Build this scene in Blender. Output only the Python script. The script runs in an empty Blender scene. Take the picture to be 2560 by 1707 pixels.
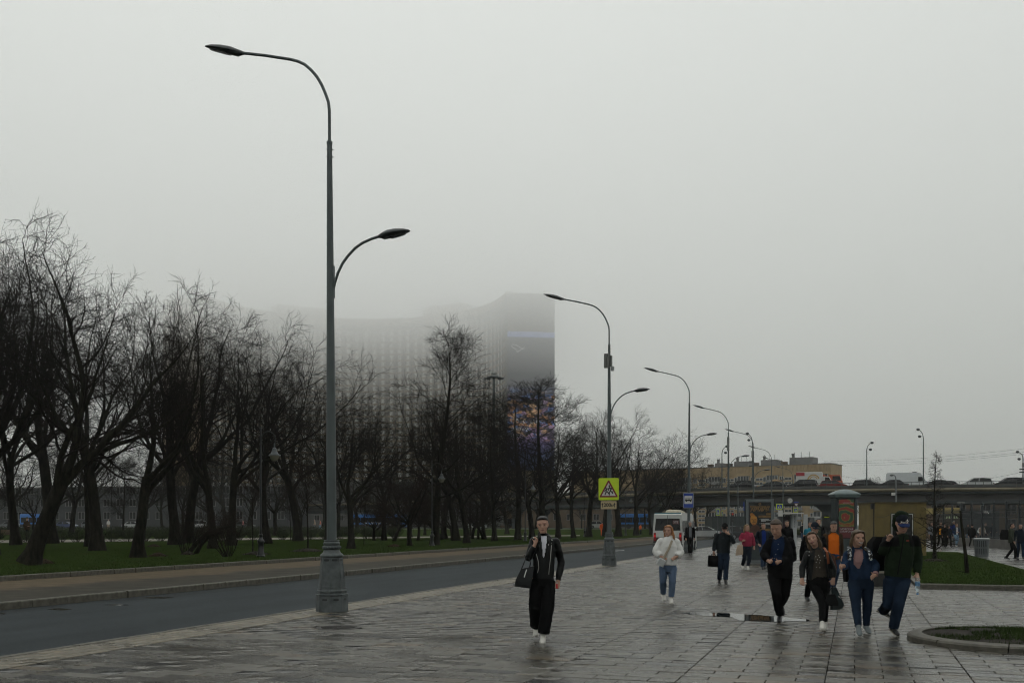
import bpy, bmesh, math, random
import numpy as np
from mathutils import Vector, Matrix, noise as mnoise

# ------------------------------------------------------------------ scene, camera, sky, sun, exposure
scene = bpy.context.scene
COL = scene.collection
F, HC, YH = 2489.0, 1.66, 1311.0              # focal length (px of the 2560 px photograph), eye height (m), horizon row
TH = math.atan2(855.0, F)                      # the street runs 19 degrees to the right of the view
CT, ST = math.cos(TH), math.sin(TH)

cam_d = bpy.data.cameras.new('camera')
cam_d.sensor_width = 36.0
cam_d.lens = 35.0
cam_d.shift_y = (YH - 853.5) / 2560.0
cam_d.clip_start = 0.1
cam_d.clip_end = 20000.0
cam = bpy.data.objects.new('camera', cam_d)
COL.objects.link(cam)
cam.location = (0, 0, HC)
cam.rotation_euler = (math.radians(90), 0, TH)
scene.camera = cam

SUN_EL, SUN_AZ = math.radians(62), TH + math.radians(14)     # bright part of the overcast, ahead and to the left
world = bpy.data.worlds.new('World')
scene.world = world
world.use_nodes = True
wn, wl = world.node_tree.nodes, world.node_tree.links
wn.clear()
w_out = wn.new('ShaderNodeOutputWorld')
w_bg = wn.new('ShaderNodeBackground')
w_sky = wn.new('ShaderNodeTexSky')
w_sky.sky_type = 'NISHITA'
w_sky.sun_disc = False
w_sky.sun_elevation = SUN_EL
w_sky.sun_rotation = -SUN_AZ
w_sky.dust_density = 4.0
w_hs = wn.new('ShaderNodeHueSaturation')
w_hs.inputs['Saturation'].default_value = 0.25
w_mix = wn.new('ShaderNodeMix')
w_mix.data_type = 'RGBA'
w_mix.inputs[0].default_value = 0.9
w_mix.inputs[7].default_value = (8.75, 9.15, 8.85, 1)         # even grey of the cloud deck
wl.new(w_sky.outputs['Color'], w_hs.inputs['Color'])
wl.new(w_hs.outputs['Color'], w_mix.inputs[6])
wl.new(w_mix.outputs[2], w_bg.inputs['Color'])
w_bg.inputs['Strength'].default_value = 0.1
wl.new(w_bg.outputs['Background'], w_out.inputs['Surface'])

sun_d = bpy.data.lights.new('sun', 'SUN')
sun_d.energy = 0.5
sun_d.angle = math.radians(40)
sun_d.color = (1.0, 0.97, 0.92)
sun = bpy.data.objects.new('sun', sun_d)
COL.objects.link(sun)
sun.rotation_euler = (math.radians(90) - SUN_EL, 0, SUN_AZ + math.pi)
# a sun lamp shines along its -Z: tilt so that light comes from azimuth SUN_AZ (left of +Y) at elevation SUN_EL
sd = Vector((-math.sin(SUN_AZ) * math.cos(SUN_EL), math.cos(SUN_AZ) * math.cos(SUN_EL), math.sin(SUN_EL)))
sun.rotation_euler = sd.to_track_quat('Z', 'Y').to_euler()

vs = scene.view_settings
vs.view_transform = 'Standard'
vs.look = 'None'
vs.exposure = 0.0
vs.gamma = 1.0
vs.use_curve_mapping = False
scene.cycles.volume_bounces = 6
scene.cycles.max_bounces = 12
scene.cycles.diffuse_bounces = 3
scene.cycles.glossy_bounces = 3
scene.cycles.transparent_max_bounces = 8
scene.cycles.use_denoising = True
scene.cycles.filter_width = 1.1

random.seed(7)
rnd = random.Random(11)
PI = math.pi

# ------------------------------------------------------------------ coordinates
def cw(xc, yc, z=0.0):
    """camera-ground axes (right, ahead) -> world"""
    return Vector((xc * CT - yc * ST, xc * ST + yc * CT, z))

def gp(px, py, z=0.0):
    """photo pixel of a point that stands on level z"""
    d = F * (HC - z) / (py - YH)
    return cw((px - 1280.0) / F * d, d, z)

def gd(py, z=0.0):
    return F * (HC - z) / (py - YH)

def dp(px, py, d):
    """photo pixel at a known distance ahead"""
    return cw((px - 1280.0) / F * d, d, HC + (YH - py) / F * d)

# ------------------------------------------------------------------ materials
MATS = {}
def mat(name, col, rough=0.7, var=0.15, scale=6.0, metal=0.0, bump=0.0, bscale=None, spec=0.5, col2=None, stretch=None, detail=4.0, coat=0.0, thr=None):
    """procedural principled material: two tones mixed by noise in object space, fine bump"""
    if name in MATS:
        return MATS[name]
    m = bpy.data.materials.new(name)
    m.use_nodes = True
    n, l = m.node_tree.nodes, m.node_tree.links
    b = n['Principled BSDF']
    b.inputs['Roughness'].default_value = rough
    b.inputs['Metallic'].default_value = metal
    b.inputs['Specular IOR Level'].default_value = spec
    if coat:
        b.inputs['Coat Weight'].default_value = coat
        b.inputs['Coat Roughness'].default_value = 0.08
    tc = n.new('ShaderNodeTexCoord')
    mp = n.new('ShaderNodeMapping')
    if stretch:
        mp.inputs['Scale'].default_value = stretch
    l.new(tc.outputs['Object'], mp.inputs['Vector'])
    nz = n.new('ShaderNodeTexNoise')
    nz.inputs['Scale'].default_value = scale
    nz.inputs['Detail'].default_value = detail
    l.new(mp.outputs['Vector'], nz.inputs['Vector'])
    rp = n.new('ShaderNodeValToRGB')
    lo, hi = thr if thr else (0.3, 0.7)
    rp.color_ramp.elements[0].position = lo
    rp.color_ramp.elements[1].position = hi
    c2 = col2 if col2 else tuple(c * (1 + var) for c in col)
    c1 = col if col2 else tuple(c * (1 - var) for c in col)
    rp.color_ramp.elements[0].color = (*c1[:3], 1)
    rp.color_ramp.elements[1].color = (*c2[:3], 1)
    l.new(nz.outputs['Fac'], rp.inputs['Fac'])
    l.new(rp.outputs['Color'], b.inputs['Base Color'])
    if bump:
        nb = n.new('ShaderNodeTexNoise')
        nb.inputs['Scale'].default_value = bscale or scale * 4
        nb.inputs['Detail'].default_value = 3
        l.new(mp.outputs['Vector'], nb.inputs['Vector'])
        bp = n.new('ShaderNodeBump')
        bp.inputs['Strength'].default_value = bump
        bp.inputs['Distance'].default_value = 0.02
        l.new(nb.outputs['Fac'], bp.inputs['Height'])
        l.new(bp.outputs['Normal'], b.inputs['Normal'])
    MATS[name] = m
    return m

def emis(name, col, strength):
    if name in MATS:
        return MATS[name]
    m = mat(name, col, 0.4, 0.05)
    b = m.node_tree.nodes['Principled BSDF']
    b.inputs['Emission Color'].default_value = (*col, 1)
    b.inputs['Emission Strength'].default_value = strength
    return m

def glassmat(name, col, rough=0.05):
    """dark reflecting window glass"""
    return mat(name, col, rough, 0.2, 1.5, spec=0.8)

# ------------------------------------------------------------------ mesh building
class MB:
    def __init__(s):
        s.v, s.f = [], []
    def add(s, vs_, fs_):
        o = len(s.v)
        s.v.extend([tuple(p) for p in vs_])
        s.f.extend([tuple(i + o for i in q) for q in fs_])
        return s
    def box(s, x0, x1, y0, y1, z0, z1):
        if x0 > x1: x0, x1 = x1, x0
        if y0 > y1: y0, y1 = y1, y0
        if z0 > z1: z0, z1 = z1, z0
        return s.add([(x0,y0,z0),(x1,y0,z0),(x1,y1,z0),(x0,y1,z0),(x0,y0,z1),(x1,y0,z1),(x1,y1,z1),(x0,y1,z1)],
                     [(0,3,2,1),(4,5,6,7),(0,1,5,4),(1,2,6,5),(2,3,7,6),(3,0,4,7)])
    def cbox(s, c, size):
        return s.box(c[0]-size[0]/2, c[0]+size[0]/2, c[1]-size[1]/2, c[1]+size[1]/2, c[2]-size[2]/2, c[2]+size[2]/2)
    def bbox(s, x0, x1, y0, y1, z0, z1, b):
        """box with chamfered vertical and top edges"""
        ring = lambda i, z: [(x0+i+b,y0+i,z),(x1-i-b,y0+i,z),(x1-i,y0+i+b,z),(x1-i,y1-i-b,z),(x1-i-b,y1-i,z),(x0+i+b,y1-i,z),(x0+i,y1-i-b,z),(x0+i,y0+i+b,z)]
        return s.rings([ring(0,z0), ring(0,z1-b), ring(b*0.8,z1)])
    def rings(s, rs, cap0=True, cap1=True, closed=True):
        n = len(rs[0])
        vs_ = [p for r in rs for p in r]
        fs_ = []
        for i in range(len(rs)-1):
            for j in range(n if closed else n-1):
                a, b2 = i*n+j, i*n+(j+1) % n
                fs_.append((a, b2, b2+n, a+n))
        if cap0: fs_.append(tuple(range(n-1, -1, -1)))
        if cap1: fs_.append(tuple((len(rs)-1)*n+j for j in range(n)))
        return s.add(vs_, fs_)
    def lathe(s, prof, n=16, c=(0,0,0), phase=0.0, sx=1.0, sy=1.0):
        return s.rings([[(c[0]+sx*r*math.cos(2*PI*k/n+phase), c[1]+sy*r*math.sin(2*PI*k/n+phase), c[2]+z) for k in range(n)] for r, z in prof])
    def tube(s, pts, rad, n=8, side=None, dome=False):
        """tube along points; radius a number or (a, b) with a along `side`"""
        pts = [Vector(p) for p in pts]
        m = len(pts)
        if not isinstance(rad, (list,)):
            rad = [rad] * m
        rad = [(r, r) if not isinstance(r, tuple) else r for r in rad]
        if dome:
            t0 = (pts[0]-pts[1]).normalized(); t1 = (pts[-1]-pts[-2]).normalized()
            a0, a1 = min(rad[0]), min(rad[-1])
            pts = [pts[0]+t0*a0*0.85, pts[0]+t0*a0*0.5] + pts + [pts[-1]+t1*a1*0.5, pts[-1]+t1*a1*0.85]
            sc = lambda r, k: (r[0]*k, r[1]*k)
            rad = [sc(rad[0],0.45), sc(rad[0],0.85)] + rad + [sc(rad[-1],0.85), sc(rad[-1],0.45)]
            m = len(pts)
        rs = []
        ref = Vector(side) if side is not None else None
        prev = None
        for i in range(m):
            t = (pts[min(i+1,m-1)] - pts[max(i-1,0)])
            t = t.normalized() if t.length > 1e-9 else Vector((0,0,1))
            if ref is not None:
                a = ref - t*ref.dot(t)
            elif prev is not None:
                a = prev - t*prev.dot(t)
            else:
                a = Vector((1,0,0)) - t*t.x
                if a.length < 0.3:
                    a = Vector((0,1,0)) - t*t.y
            a = a.normalized(); prev = a
            b2 = t.cross(a)
            rs.append([pts[i] + a*(rad[i][0]*math.cos(2*PI*k/n)) + b2*(rad[i][1]*math.sin(2*PI*k/n)) for k in range(n)])
        return s.rings(rs)
    def ell(s, c, r, n=12, m=8, M=None):
        c = Vector(c)
        rs = []
        for i in range(m+1):
            a = -PI/2 + PI*(i+0.15)/(m+0.3)
            ring = [Vector((r[0]*math.cos(a)*math.cos(2*PI*k/n), r[1]*math.cos(a)*math.sin(2*PI*k/n), r[2]*math.sin(a))) for k in range(n)]
            rs.append([c + (M @ p if M else p) for p in ring])
        return s.rings(rs)
    def prism(s, poly, y0, y1, axis='y'):
        """extrude polygon [(x,z)] along y (or other axis)"""
        if axis == 'y':
            r0 = [(x, y0, z) for x, z in poly]; r1 = [(x, y1, z) for x, z in poly]
        elif axis == 'x':
            r0 = [(y0, x, z) for x, z in poly]; r1 = [(y1, x, z) for x, z in poly]
        else:
            r0 = [(x, z, y0) for x, z in poly]; r1 = [(x, z, y1) for x, z in poly]
        return s.rings([r0, r1])
    def quad(s, a, b, c, d):
        return s.add([a, b, c, d], [(0, 1, 2, 3)])
    def xf(s, M):
        s.v = [tuple(M @ Vector(p)) for p in s.v]
        return s
    def build(s, name, m, parent=None, smooth=False, fix=True):
        me = bpy.data.meshes.new(name)
        me.from_pydata(s.v, [], s.f)
        if fix:
            bm = bmesh.new(); bm.from_mesh(me)
            bmesh.ops.recalc_face_normals(bm, faces=bm.faces)
            bm.to_mesh(me); bm.free()
        return mk(name, me, m, parent, smooth)

def mk(name, me, m, parent=None, smooth=False):
    o = bpy.data.objects.new(name, me)
    COL.objects.link(o)
    if m is not None and len(me.materials) == 0:
        me.materials.append(m)
    if smooth:
        me.polygons.foreach_set('use_smooth', [True]*len(me.polygons))
        if smooth != 'all':
            try:
                me.set_sharp_from_angle(angle=math.radians(40))
            except Exception:
                pass
    if parent is not None:
        o.parent = parent
    return o

def np_mesh(name, V, Q):
    me = bpy.data.meshes.new(name)
    V = np.asarray(V, dtype=np.float32); Q = np.asarray(Q, dtype=np.int32)
    k = Q.shape[1]
    me.vertices.add(len(V)); me.vertices.foreach_set('co', V.ravel())
    me.loops.add(Q.size); me.loops.foreach_set('vertex_index', Q.ravel())
    me.polygons.add(len(Q))
    me.polygons.foreach_set('loop_start', np.arange(0, Q.size, k, dtype=np.int32))
    me.polygons.foreach_set('loop_total', np.full(len(Q), k, dtype=np.int32))
    me.update(calc_edges=True)
    return me

def tag(o, label, cat, group=None):
    o['label'] = label; o['category'] = cat
    if group: o['group'] = group
    return o

def struct(o):
    o['kind'] = 'structure'
    return o

def stuff(o):
    o['kind'] = 'stuff'
    return o

def thing(name, label, cat, loc=(0,0,0), rz=0.0, group=None):
    o = bpy.data.objects.new(name, None)
    COL.objects.link(o)
    o.empty_display_size = 0.2
    o.location = loc; o.rotation_euler = (0, 0, rz)
    return tag(o, label, cat, group)

def copy_tree(o, parent=None):
    c = o.copy(); COL.objects.link(c)
    c.parent = parent
    for ch in o.children:
        copy_tree(ch, c)
    return c

def dup(o, loc, rz=None, label=None, group=None, scale=None):
    c = copy_tree(o)
    c.location = loc
    if rz is not None: c.rotation_euler = (0, 0, rz)
    if label: c['label'] = label
    if group: c['group'] = group
    if scale is not None: c.scale = (scale,)*3 if not isinstance(scale, tuple) else scale
    return c

def text(name, body, size, m, parent, loc, rot=(PI/2,0,0), align='CENTER', bold=0.0, sx=1.0, depth=0.0):
    cu = bpy.data.curves.new(name, 'FONT')
    cu.body = body; cu.size = size; cu.align_x = align; cu.align_y = 'CENTER'
    cu.offset = bold; cu.extrude = depth; cu.resolution_u = 3
    o = bpy.data.objects.new(name, cu)
    COL.objects.link(o)
    TEXTS.append((o, m, parent, loc, rot, sx))
    return o
TEXTS = []
def flush_texts():
    dg = bpy.context.evaluated_depsgraph_get()
    for o, m, parent, loc, rot, sx in TEXTS:
        me = bpy.data.meshes.new_from_object(o.evaluated_get(dg))
        nm = o.name.split('.')[0]
        bpy.data.objects.remove(o)
        me.materials.clear()
        q = mk(nm, me, m, parent)
        q.location = loc; q.rotation_euler = rot; q.scale = (sx, 1, 1)
    TEXTS.clear()
# ------------------------------------------------------------------ ground, road, pavements, lawns
def posmat(name, build_fn):
    m = bpy.data.materials.new(name); m.use_nodes = True
    n, l = m.node_tree.nodes, m.node_tree.links
    build_fn(n, l, n['Principled BSDF'])
    MATS[name] = m
    return m

def nnoise(n, l, vec, scale, detail=4.0, rough=0.55):
    t = n.new('ShaderNodeTexNoise')
    t.inputs['Scale'].default_value = scale
    t.inputs['Detail'].default_value = detail
    t.inputs['Roughness'].default_value = rough
    l.new(vec, t.inputs['Vector'])
    return t.outputs['Fac']

def nramp(n, l, fac, a, b, ca, cb):
    r = n.new('ShaderNodeValToRGB')
    r.color_ramp.elements[0].position = a; r.color_ramp.elements[1].position = b
    r.color_ramp.elements[0].color = (*ca, 1) if len(ca) == 3 else ca
    r.color_ramp.elements[1].color = (*cb, 1) if len(cb) == 3 else cb
    l.new(fac, r.inputs['Fac'])
    return r.outputs['Color']

def nmix(n, l, fac, a, b, mode='MIX'):
    x = n.new('ShaderNodeMix'); x.data_type = 'RGBA'; x.blend_type = mode
    if isinstance(fac, float): x.inputs[0].default_value = fac
    else: l.new(fac, x.inputs[0])
    for s_, i in ((a, 6), (b, 7)):
        if isinstance(s_, tuple): x.inputs[i].default_value = (*s_, 1)
        else: l.new(s_, x.inputs[i])
    return x.outputs[2]

def ngeo(n, l, scale=(1,1,1)):
    g = n.new('ShaderNodeNewGeometry')
    mp = n.new('ShaderNodeMapping')
    mp.inputs['Scale'].default_value = scale
    l.new(g.outputs['Position'], mp.inputs['Vector'])
    return mp.outputs['Vector']

def nbump(n, l, b, fac, strength, dist=0.01):
    bp = n.new('ShaderNodeBump')
    bp.inputs['Strength'].default_value = strength
    bp.inputs['Distance'].default_value = dist
    l.new(fac, bp.inputs['Height'])
    l.new(bp.outputs['Normal'], b.inputs['Normal'])

def paver_mat(name, source):
    def fn(n, l, b):
        p = ngeo(n, l)
        if source == 'object':
            oi = n.new('ShaderNodeObjectInfo'); tone = oi.outputs['Color']
        elif source == 'attr':
            at = n.new('ShaderNodeAttribute'); at.attribute_name = 'tone'; tone = at.outputs['Color']
        else:
            tone = nramp(n, l, nnoise(n, l, p, 0.8), 0.3, 0.7, (0.055,0.053,0.048), (0.085,0.081,0.073))
        grit = nramp(n, l, nnoise(n, l, p, 160.0, 2.0), 0.3, 0.75, (0.72,0.72,0.72), (1.2,1.2,1.2))
        c = nmix(n, l, 1.0, tone, grit, 'MULTIPLY')
        # damp patches of their own shape, and slabs that dry at different rates
        pw = ngeo(n, l, (0.55, 1.0, 1.0))
        wetn = nnoise(n, l, pw, 1.3, 5.0, 0.65)
        wet = nramp(n, l, wetn, 0.46, 0.62, (0,0,0), (1,1,1))
        c = nmix(n, l, wet, c, nmix(n, l, 1.0, c, (0.74,0.74,0.73), 'MULTIPLY'))
        stain = nramp(n, l, nnoise(n, l, p, 3.1, 3.0), 0.58, 0.70, (0,0,0), (1,1,1))
        c = nmix(n, l, stain, c, nmix(n, l, 1.0, c, (1.12,0.98,0.76), 'MULTIPLY'))
        l.new(c, b.inputs['Base Color'])
        sp = n.new('ShaderNodeSeparateColor'); l.new(tone, sp.inputs['Color'])
        mr = n.new('ShaderNodeMapRange'); mr.inputs['From Min'].default_value = 0.035; mr.inputs['From Max'].default_value = 0.10
        mr.inputs['To Min'].default_value = 0.20; mr.inputs['To Max'].default_value = 0.42
        l.new(sp.outputs['Green'], mr.inputs['Value'])
        ml = n.new('ShaderNodeMath'); ml.operation = 'MULTIPLY'
        l.new(mr.outputs['Result'], ml.inputs[0])
        l.new(nramp(n, l, wetn, 0.38, 0.62, (1.1,)*3, (0.6,)*3), ml.inputs[1])
        l.new(ml.outputs[0], b.inputs['Roughness'])
        b.inputs['Specular IOR Level'].default_value = 0.5
        b.inputs['Specular Tint'].default_value = (1.0,0.97,0.90,1)
        nbump(n, l, b, nnoise(n, l, p, 220.0, 2.0), 0.22, 0.004)
    return posmat(name, fn)

M_PAVER = paver_mat('wet_granite_paver', 'object')
M_PAVERS = paver_mat('wet_granite_pavers', 'attr')
M_PLAZA = paver_mat('wet_granite_plaza', 'noise')

def asphalt_fn(n, l, b):
    p = ngeo(n, l)
    g = nramp(n, l, nnoise(n, l, p, 55.0, 3.0), 0.3, 0.72, (0.010,0.0132,0.0155), (0.040,0.050,0.056))
    big = nramp(n, l, nnoise(n, l, ngeo(n, l, (1.2,0.25,1)), 0.8, 4.0), 0.3, 0.7, (0.7,0.72,0.74), (1.25,1.25,1.22))
    l.new(nmix(n, l, 1.0, g, big, 'MULTIPLY'), b.inputs['Base Color'])
    # damp strip with a ragged border along the far gutter
    sx = n.new('ShaderNodeSeparateXYZ'); l.new(p, sx.inputs['Vector'])
    ad = n.new('ShaderNodeMath'); ad.operation = 'MULTIPLY_ADD'
    l.new(nnoise(n, l, ngeo(n, l, (1,0.35,1)), 0.9, 5.0, 0.65), ad.inputs[0]); ad.inputs[1].default_value = -2.2
    l.new(sx.outputs['X'], ad.inputs[2])
    mr = n.new('ShaderNodeMapRange'); mr.inputs['From Min'].default_value = -17.35; mr.inputs['From Max'].default_value = -17.05
    mr.inputs['To Min'].default_value = 0.62; mr.inputs['To Max'].default_value = 1.0
    l.new(ad.outputs[0], mr.inputs['Value'])
    tint = nmix(n, l, mr.outputs['Result'], (0,0,0), nmix(n, l, 1.0, g, big, 'MULTIPLY'))
    l.new(tint, b.inputs['Base Color'])
    b.inputs['Roughness'].default_value = 0.72
    b.inputs['Specular IOR Level'].default_value = 0.14
    nbump(n, l, b, nnoise(n, l, p, 90.0, 2.0), 0.5, 0.012)
M_ASPH = posmat('damp_asphalt', asphalt_fn)

def sidewalk_fn(n, l, b):
    p = ngeo(n, l)
    br = n.new('ShaderNodeTexBrick')
    br.inputs['Scale'].default_value = 1.0
    br.inputs['Brick Width'].default_value = 0.4; br.inputs['Row Height'].default_value = 0.2
    br.inputs['Mortar Size'].default_value = 0.006
    br.inputs['Color1'].default_value = (0.98,0.98,0.98,1); br.inputs['Color2'].default_value = (0.86,0.86,0.86,1)
    br.inputs['Mortar'].default_value = (0.6,0.58,0.55,1)
    l.new(p, br.inputs['Vector'])
    # dry tan outer half, damp grey inner half with a ragged border
    sx = n.new('ShaderNodeSeparateXYZ'); l.new(p, sx.inputs['Vector'])
    ad = n.new('ShaderNodeMath'); ad.operation = 'MULTIPLY_ADD'
    l.new(nnoise(n, l, p, 0.55, 5.0, 0.65), ad.inputs[0]); ad.inputs[1].default_value = -3.4
    l.new(sx.outputs['X'], ad.inputs[2])
    mr = n.new('ShaderNodeMapRange')
    mr.inputs['From Min'].default_value = -22.2; mr.inputs['From Max'].default_value = -21.4
    l.new(ad.outputs[0], mr.inputs['Value'])
    tan = nramp(n, l, nnoise(n, l, p, 2.0, 4.0), 0.3, 0.7, (0.088,0.066,0.042), (0.128,0.098,0.064))
    grey = nramp(n, l, nnoise(n, l, p, 1.4, 4.0), 0.3, 0.7, (0.036,0.033,0.026), (0.062,0.056,0.043))
    c = nmix(n, l, mr.outputs['Result'], tan, grey)
    l.new(nmix(n, l, 1.0, c, br.outputs['Color'], 'MULTIPLY'), b.inputs['Base Color'])
    b.inputs['Roughness'].default_value = 0.75
    b.inputs['Specular IOR Level'].default_value = 0.10
M_SIDE = posmat('damp_sidewalk_paving', sidewalk_fn)

def lawn_fn(n, l, b):
    p = ngeo(n, l)
    a = nramp(n, l, nnoise(n, l, p, 25.0, 4.0), 0.3, 0.7, (0.019,0.032,0.008), (0.037,0.057,0.016))
    d = nramp(n, l, nnoise(n, l, p, 0.7, 5.0, 0.6), 0.55, 0.72, (0,0,0), (1,1,1))
    l.new(nmix(n, l, d, a, nmix(n, l, 1.0, a, (1.25,0.72,0.8), 'MULTIPLY')), b.inputs['Base Color'])
    b.inputs['Roughness'].default_value = 0.95
    b.inputs['Specular IOR Level'].default_value = 0.0
    nbump(n, l, b, nnoise(n, l, p, 18.0, 3.0), 0.8, 0.05)
M_LAWN = posmat('spring_lawn', lawn_fn)
M_BLADE = mat('grass_blade', (0.022,0.038,0.009), 0.85, col2=(0.038,0.060,0.016), scale=1.2, spec=0.05)
M_KERB = mat('kerb_granite', (0.085,0.078,0.062), 0.6, 0.3, 9.0, bump=0.3, bscale=80, spec=0.35)
M_SOIL = mat('damp_soil', (0.020,0.016,0.012), 0.9, 0.35, 12.0, bump=0.8, bscale=40, spec=0.2)
M_LEAF = mat('dead_leaves', (0.030,0.017,0.010), 0.85, 0.5, 14.0, bump=1.0, bscale=30, spec=0.2)
M_PATHM = mat('pale_gravel_path', (0.17,0.15,0.125), 0.8, 0.15, 2.0)
M_MARK = mat('worn_road_paint', (0.10,0.10,0.10), 0.6, col2=(0.42,0.42,0.41), scale=5.0, thr=(0.35,0.6))
M_TERR = mat('far_terrain', (0.035,0.045,0.03), 0.95, 0.3, 0.05)
def water_fn(n, l, b):
    b.inputs['Base Color'].default_value = (0.012,0.012,0.011,1)
    b.inputs['Roughness'].default_value = 0.02
    b.inputs['IOR'].default_value = 1.33
    b.inputs['Specular IOR Level'].default_value = 0.6
    nbump(n, l, b, nnoise(n, l, ngeo(n, l), 6.0, 2.0), 0.02, 0.01)
M_WATER = posmat('puddle_water', water_fn)

def sheet(name, poly, z, m, kind='structure', parent=None):
    me = bpy.data.meshes.new(name)
    me.from_pydata([(p[0], p[1], z) for p in poly], [], [tuple(range(len(poly)))])
    bm = bmesh.new(); bm.from_mesh(me)
    for f_ in bm.faces:
        if f_.normal.z < 0: f_.normal_flip()
    bmesh.ops.triangulate(bm, faces=bm.faces)
    bm.to_mesh(me); bm.free()
    o = mk(name, me, m, parent)
    if parent is None: o['kind'] = kind
    return o

XK = -10.2            # pavement edge along the road
XR = -16.8            # far road edge
XL = -23.2            # park lawn edge
ROAD_Z, SIDE_Z, LAWN_Z = -0.12, 0.03, 0.17
sheet('ground', [(-5990,-1490),(5990,-1490),(5990,7990),(-5990,7990)], -0.30, M_TERR)
sheet('road', [(XR,-40),(XK,-40),(XK,230),(XR,230)], ROAD_Z, M_ASPH)
sheet('cross_road', [cw(-300,165),cw(300,120),cw(320,150),cw(-300,200)], -0.10, M_ASPH)
pav = struct(sheet('pavement', [(XK+0.15,-20),(60,-20),(60,46),(XK+0.15,46)], -0.022, M_SOIL))
sheet('plaza_pavement', [(XK+0.15,46),(90,46),(90,135),(XK+0.15,135)], -0.004, M_PLAZA)
sheet('sidewalk', [(XL,-30),(XR-0.16,-30),(XR-0.16,220),(XL,220)], SIDE_Z, M_SIDE)
lawn = sheet('park_lawn', [(-150,-20),(XL-0.14,-20),(XL-0.14,150),(-150,150)], LAWN_Z, M_LAWN)
sheet('park_path', [gp(-200,1359,LAWN_Z), gp(1450,1339,LAWN_Z), gp(1450,1337,LAWN_Z), gp(-200,1351.5,LAWN_Z)], LAWN_Z+0.006, M_PATHM)
sheet('far_park_path', [gp(-200,1328.5,LAWN_Z), gp(1500,1327.5,LAWN_Z), gp(1500,1326,LAWN_Z), gp(-200,1326.8,LAWN_Z)], LAWN_Z+0.006, M_PATHM)

# ---- stone pavers, 0.6 x 0.25 m in bands of 1.495 m
BW, ROWH, X0 = 1.495, 0.2495, -0.293
def make_paver_mesh(w, h):
    g = 0.0055
    x, y = w/2-g, h/2-g
    mb = MB(); b = 0.004
    ring = lambda i, z: [(-x+i,-y+i,z),(x-i,-y+i,z),(x-i,y-i,z),(-x+i,y-i,z)]
    mb.rings([ring(0,-0.03), ring(0,-b), ring(b,0)], cap0=False)
    return mb
def visible_px(x, y):
    xc = x*CT + y*ST; yc = -x*ST + y*CT
    if yc < 2.5: return None
    return 1280+F*xc/yc, YH+F*HC/yc, yc
PLANT_C = cw(7.1, 14.1); PLANT_R = 1.38
LAWN2 = (1.55, 5.7, 27.9, 62.0)
MH = gp(845,1568)
pavers = []
rr = random.Random(5)
kmin, kmax = -6, 14
for r in range(int(2.0/ROWH), int(46/ROWH)):
    y = (r+0.5)*ROWH
    for k in range(kmin, kmax):
        xs = [0, 0.2, 0.6, 1.0] if r % 2 else [0, 0.4, 0.8, 1.0]
        for a, c in zip(xs[:-1], xs[1:]):
            xa, xb = X0+BW*(k+a), X0+BW*(k+c)
            if xb < -9.3+0.05: continue
            xa = max(xa, -9.3)
            if xb - xa < 0.06: continue
            cx, w = (xa+xb)/2, xb-xa
            vp = visible_px(cx, y)
            if vp is None or vp[0] < -500 or vp[0] > 3060 or vp[1] > 2300: continue
            if math.hypot(cx-PLANT_C.x, y-PLANT_C.y) < PLANT_R-0.45: continue
            if LAWN2[0]+0.3 < cx < LAWN2[1]-0.3 and LAWN2[2]+0.3 < y < LAWN2[3]: continue
            if math.hypot(cx-MH.x, y-MH.y) < 0.30: continue
            t = rr.random(); u = rr.random()
            base = 0.048+0.040*t
            tone = (base*1.08, base, base*0.84)
            if u > 0.955: tone = (base*1.35, base*1.05, base*0.72)
            elif u > 0.86: tone = (base*0.74, base*0.75, base*0.75)
            pavers.append((cx, y, w, ROWH, tone, w*F/vp[2]*HC/vp[2], rr.gauss(0,0.0013), rr.gauss(0,0.0028), rr.gauss(0,0.0012)))
# tan strip along the kerb: courses laid lengthwise
ncol = 4
for i in range(ncol):
    wcol = 0.745/ncol
    cx = -10.05+wcol*(i+0.5)
    yy = 2.0+0.21*i
    while yy < 46:
        L_ = 0.42
        vp = visible_px(cx, yy)
        if vp and -500 < vp[0] < 3060 and vp[1] < 2300:
            base = 0.095+0.045*rr.random()
            pavers.append((cx, yy, wcol, L_, (base*1.2, base*1.02, base*0.72), wcol*F/vp[2]*HC/vp[2]*0.5, rr.gauss(0,0.001), rr.gauss(0,0.001), rr.gauss(0,0.001)))
        yy += L_
def in_frame(q):
    vp = visible_px(q[0], q[1])
    return 0 < vp[0] < 2560 and vp[1] < 1707
pavers.sort(key=lambda q: (not in_frame(q), -q[5]))
near, rest = pavers[:300], pavers[300:]
PM = {}
for cx, y, w, h, tone, _, dz, ax, ay in near:
    key = (round(w,3), round(h,3))
    if key not in PM:
        o = make_paver_mesh(w, h).build('paver', M_PAVER, pav)
        PM[key] = o.data
    else:
        o = mk('paver', PM[key], None, pav)
    o.location = (cx, y, dz); o.rotation_euler = (ax, ay, 0)
    o.color = (*tone, 1)
V, Q, T = [], [], []
for cx, y, w, h, tone, _, dz, ax, ay in rest:
    g = 0.0055; b = 0.005
    o_ = len(V)
    for i, z in ((0,-0.02),(0,-b),(b,0)):
        for sx, sy in ((-1,-1),(1,-1),(1,1),(-1,1)):
            lx, ly = sx*(w/2-g-i), sy*(h/2-g-i)
            V.append((cx+lx, y+ly, z+dz+ly*ax-lx*ay)); T.append((*tone,1))
    for i in (0,4):
        for j in range(4):
            Q.append((o_+i+j, o_+i+(j+1)%4, o_+i+4+(j+1)%4, o_+i+4+j))
    Q.append((o_+8,o_+9,o_+10,o_+11))
me = np_mesh('paver_field', V, Q)
ca = me.color_attributes.new('tone', 'FLOAT_COLOR', 'POINT')
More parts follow.
